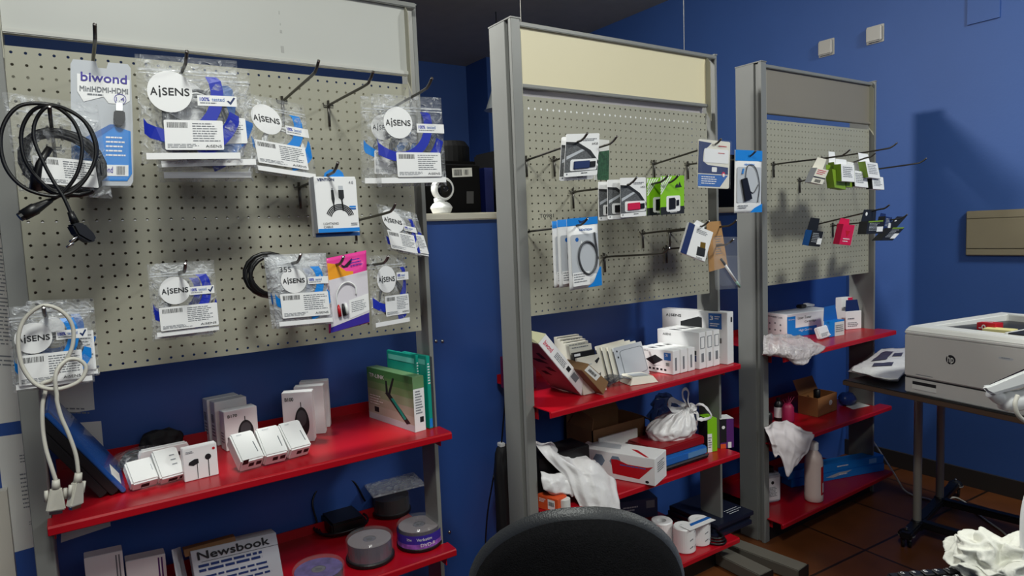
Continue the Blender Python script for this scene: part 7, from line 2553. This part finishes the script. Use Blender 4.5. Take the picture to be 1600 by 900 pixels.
n_ = (EYE - sp(1570, 600)).normalized()
mb = MB()
mb.prism([sp(1532, 603, dS - 0.02), sp(1547, 601, dS - 0.02), sp(1612, 574, dS - 0.02), sp(1640, 570, dS - 0.02), sp(1640, 594, dS - 0.02), sp(1600, 604, dS - 0.02), sp(1552, 618, dS - 0.02), sp(1543, 614, dS - 0.02)], -n_ * 0.055)
mb.build('head', M['plastic_white'], t, bevel=0.004)
mb = MB()
mb.prism([sp(1545, 601, dS - 0.016), sp(1612, 571, dS - 0.016), sp(1640, 564, dS - 0.016), sp(1640, 571, dS - 0.016), sp(1612, 577, dS - 0.016), sp(1546, 606, dS - 0.016)], -n_ * 0.045)
mb.build('scan_window', mat('dark_red_window', (34, 22, 34), 0.2), t)
MB().tube(spline([sp(1549, 612, dS + 0.005), sp(1565, 624, dS + 0.005), sp(1590, 626, dS + 0.005), sp(1625, 610, dS + 0.005)], 6), [0.010] * 7 + [0.016] * 7 + [0.014] * 5, 10).build('body', M['plastic_white'], t, smooth=True)
MB().tube(spline([sp(1590, 618, dS - 0.03), sp(1586, 632, dS - 0.035), sp(1592, 650, dS - 0.035), sp(1610, 662, dS - 0.03), sp(1640, 670, dS - 0.02)], 6), 0.0032, 8).build('curled_cord', M['palecable'], t, smooth=True)
MB().tube([sp(1584, 622, dS), sp(1583, 634, dS)], 0.006, 8).build('cord_plug', M['black'], t)
bs = sp(1612, 870, dS)
MB().tube(spline([V3((bs.x, bs.y, ZC + 0.01)), sp(1608, 800, dS), sp(1640, 700, dS), sp(1625, 610, dS)], 8), 0.011, 10).build('stand_arm', M['plastic_white'], t, smooth=True)
MB().lathe(V3((bs.x, bs.y, ZC + 0.0005)), [(0.046, 0), (0.046, 0.008), (0.03, 0.014), (0.012, 0.022)], 30).build('stand_base', M['plastic_white'], t, smooth=False)

# ================================================================== behind the partition
YB0 = 2.45
# white pan-tilt camera on the ledge
b = atY(690, 331, PYB + 0.03)
bz = 1.4745
b = V3((b.x, PYB + 0.03, bz))
t = thing('security_camera', 'white pan and tilt camera standing on the cream ledge between the first two stands', 'camera', b)
MB().lathe(b, [(0.030, 0), (0.033, 0.003), (0.040, 0.020), (0.038, 0.026), (0.030, 0.036), (0.020, 0.042)], 30).build('base', M['plastic_white'], t, smooth=False)
MB().tube([b + V3((-0.006, 0, 0.036)), b + V3((-0.012, 0, 0.058))], [0.020, 0.016], 16).build('neck', M['plastic_white'], t, smooth=True)
hc = b + V3((0.006, -0.004, 0.088))
va = (EYE - hc).normalized()
va = (va + V3((0.55, 0, 0))).normalized()
mb = MB()
mb.lathe(hc - va * 0.030, [(0.010, -0.004), (0.030, 0.0), (0.040, 0.016), (0.042, 0.040), (0.0385, 0.047), (0.034, 0.047)], 32, ax=va, cap=True)
mb.build('head', M['plastic_white'], t, smooth=True)
MB().lathe(hc + va * 0.015, [(0.0335, 0.0), (0.030, 0.0035), (0.012, 0.005), (0.001, 0.005)], 28, ax=va, cap=False).build('black_face', mat('gloss_black', (10, 10, 12), 0.12), t, smooth=True)
MB().lathe(hc + va * 0.019, [(0.010, 0), (0.010, 0.003), (0.006, 0.004)], 20, ax=va).build('lens', mat('lens_glass', (22, 24, 34), 0.08), t, smooth=True)

# dark machines standing behind the partition
M['dark'] = mat('matte_black_plastic', (7, 7, 8), 0.7, spec=0.15)


def ybox(u0, v0, u1, v1, Y, dep, name, material, parent=None, z0=0.92, bevel=0.01):
    a, b = atY(u0, v0, Y), atY(u1, v0, Y)
    return MB().box((a.x, Y, z0), (b.x, Y + dep, a.z)).build(name, material, parent, bevel=bevel)


Yc = PYB + 0.25
MB_ = MB().box((0.9, Yc, 0.0), (3.7, Yc + 0.6, 0.915))
o = tag(MB_.build('back_counter', M['dark'], None, bevel=0.005), 'dark counter behind the blue partition carrying the black machines', 'counter')
q = atY(708, 235, Yc + 0.1)
t = thing('office_machine', 'large black machine with a white barcode label, behind the white camera', 'machine', (q.x + 0.08, Yc + 0.25, 0.916))
a, b = atY(690, 250, Yc + 0.1), atY(752, 250, Yc + 0.1)
zt2 = atY(720, 213, Yc + 0.1).z
MB().box((a.x - 0.15, Yc + 0.1, 0.916), (b.x, Yc + 0.5, a.z)).build('lower_body', M['dark'], t, bevel=0.02, seg=3)
mb = MB()
bm_v = MB().lathe(V3((0, 0, 0)), [(0.12, 0.0), (0.12, zt2 - a.z - 0.03), (0.10, zt2 - a.z - 0.006), (0.06, zt2 - a.z)], 28)
mk('upper_body', [V3((b.x - 0.08 + v.x * 0.78, Yc + 0.26 + v.y, a.z - 0.002 + v.z)) for v in bm_v.v], bm_v.f, M['dark'], t, smooth=False)
Fl_ = FY((706, 263), (737, 262), (707, 277), Yc + 0.098)
l = frect(Fl_, 0, 0, 1, 1, 'barcode_label', M['paper'], t)
barcode(Fl_, 0.08, 0.15, 0.48, 0.85, l, 0.0012)
barcode(Fl_, 0.58, 0.2, 0.82, 0.8, l, 0.0012, seed=8, n=9)
Fl_ = FY((729, 299), (740, 299), (729, 318), Yc + 0.098)
frect(Fl_, 0, 0, 1, 1, 'grey_plate', mat('dim_grey_plate', (70, 70, 72), 0.4), t)
a, b = atY(754, 205, Yc + 0.2), atY(767, 205, Yc + 0.2)
o = tag(MB().box((a.x, Yc + 0.2, 0.916), (b.x, Yc + 0.26, atY(760, 262, Yc + 0.2).z)).build('blue_folder', mat('navy_folder', (20, 34, 104), 0.5), None), 'blue upright folder beside the black machine behind the partition', 'folder')
a = atY(690, 222, Yc + 0.35)
o = tag(MB().box((a.x - 0.12, Yc + 0.52, 0.916), (a.x + 0.06, Yc + 0.58, a.z)).build('dark_screen', M['dark'], None, bevel=0.004), 'dark flat screen left of the large black machine', 'screen')
a, b = atY(1118, 240, Yc + 0.15), atY(1165, 240, Yc + 0.15)
o = tag(MB().box((a.x, Yc + 0.15, 0.916), (b.x + 0.1, Yc + 0.45, a.z)).build('dark_cabinet', M['dark'], None, bevel=0.01), 'tall black cabinet seen through the gap between the middle and farthest stands', 'cabinet')
a = atY(770, 300, Yc + 0.3)
o = tag(MB().box((a.x + 0.02, Yc + 0.3, 0.916), (a.x + 0.25, Yc + 0.5, atY(776, 235, Yc + 0.3).z)).build('dark_speaker', M['dark'], None, bevel=0.01), 'black box right of the blue folder, behind the left upright of the middle stand', 'box')
# pale hanging lamp shade glimpsed beside the middle stand
Yl = 4.2
q = atY(781, 172, Yl)
t = thing('pendant_lamp', 'pale conical lamp shade glimpsed left of the cream-headed stand', 'lamp', (q.x, Yl, q.z))
hl = atY(781, 120, Yl).z - q.z
rl = (atY(781, 160, Yl) - atY(764, 172, Yl)).length
MB().lathe(V3((q.x, Yl, q.z)), [(rl, 0), (rl * 0.9, 0.004), (0.02, hl), (0.012, hl + 0.03)], 30, cap=False).build('shade', mat('pale_shade', (206, 214, 214), 0.5), t, smooth=True)
MB().tube([V3((q.x, Yl, q.z + hl)), V3((q.x, Yl, CH))], 0.004, 8).build('cord', M['black'], t)
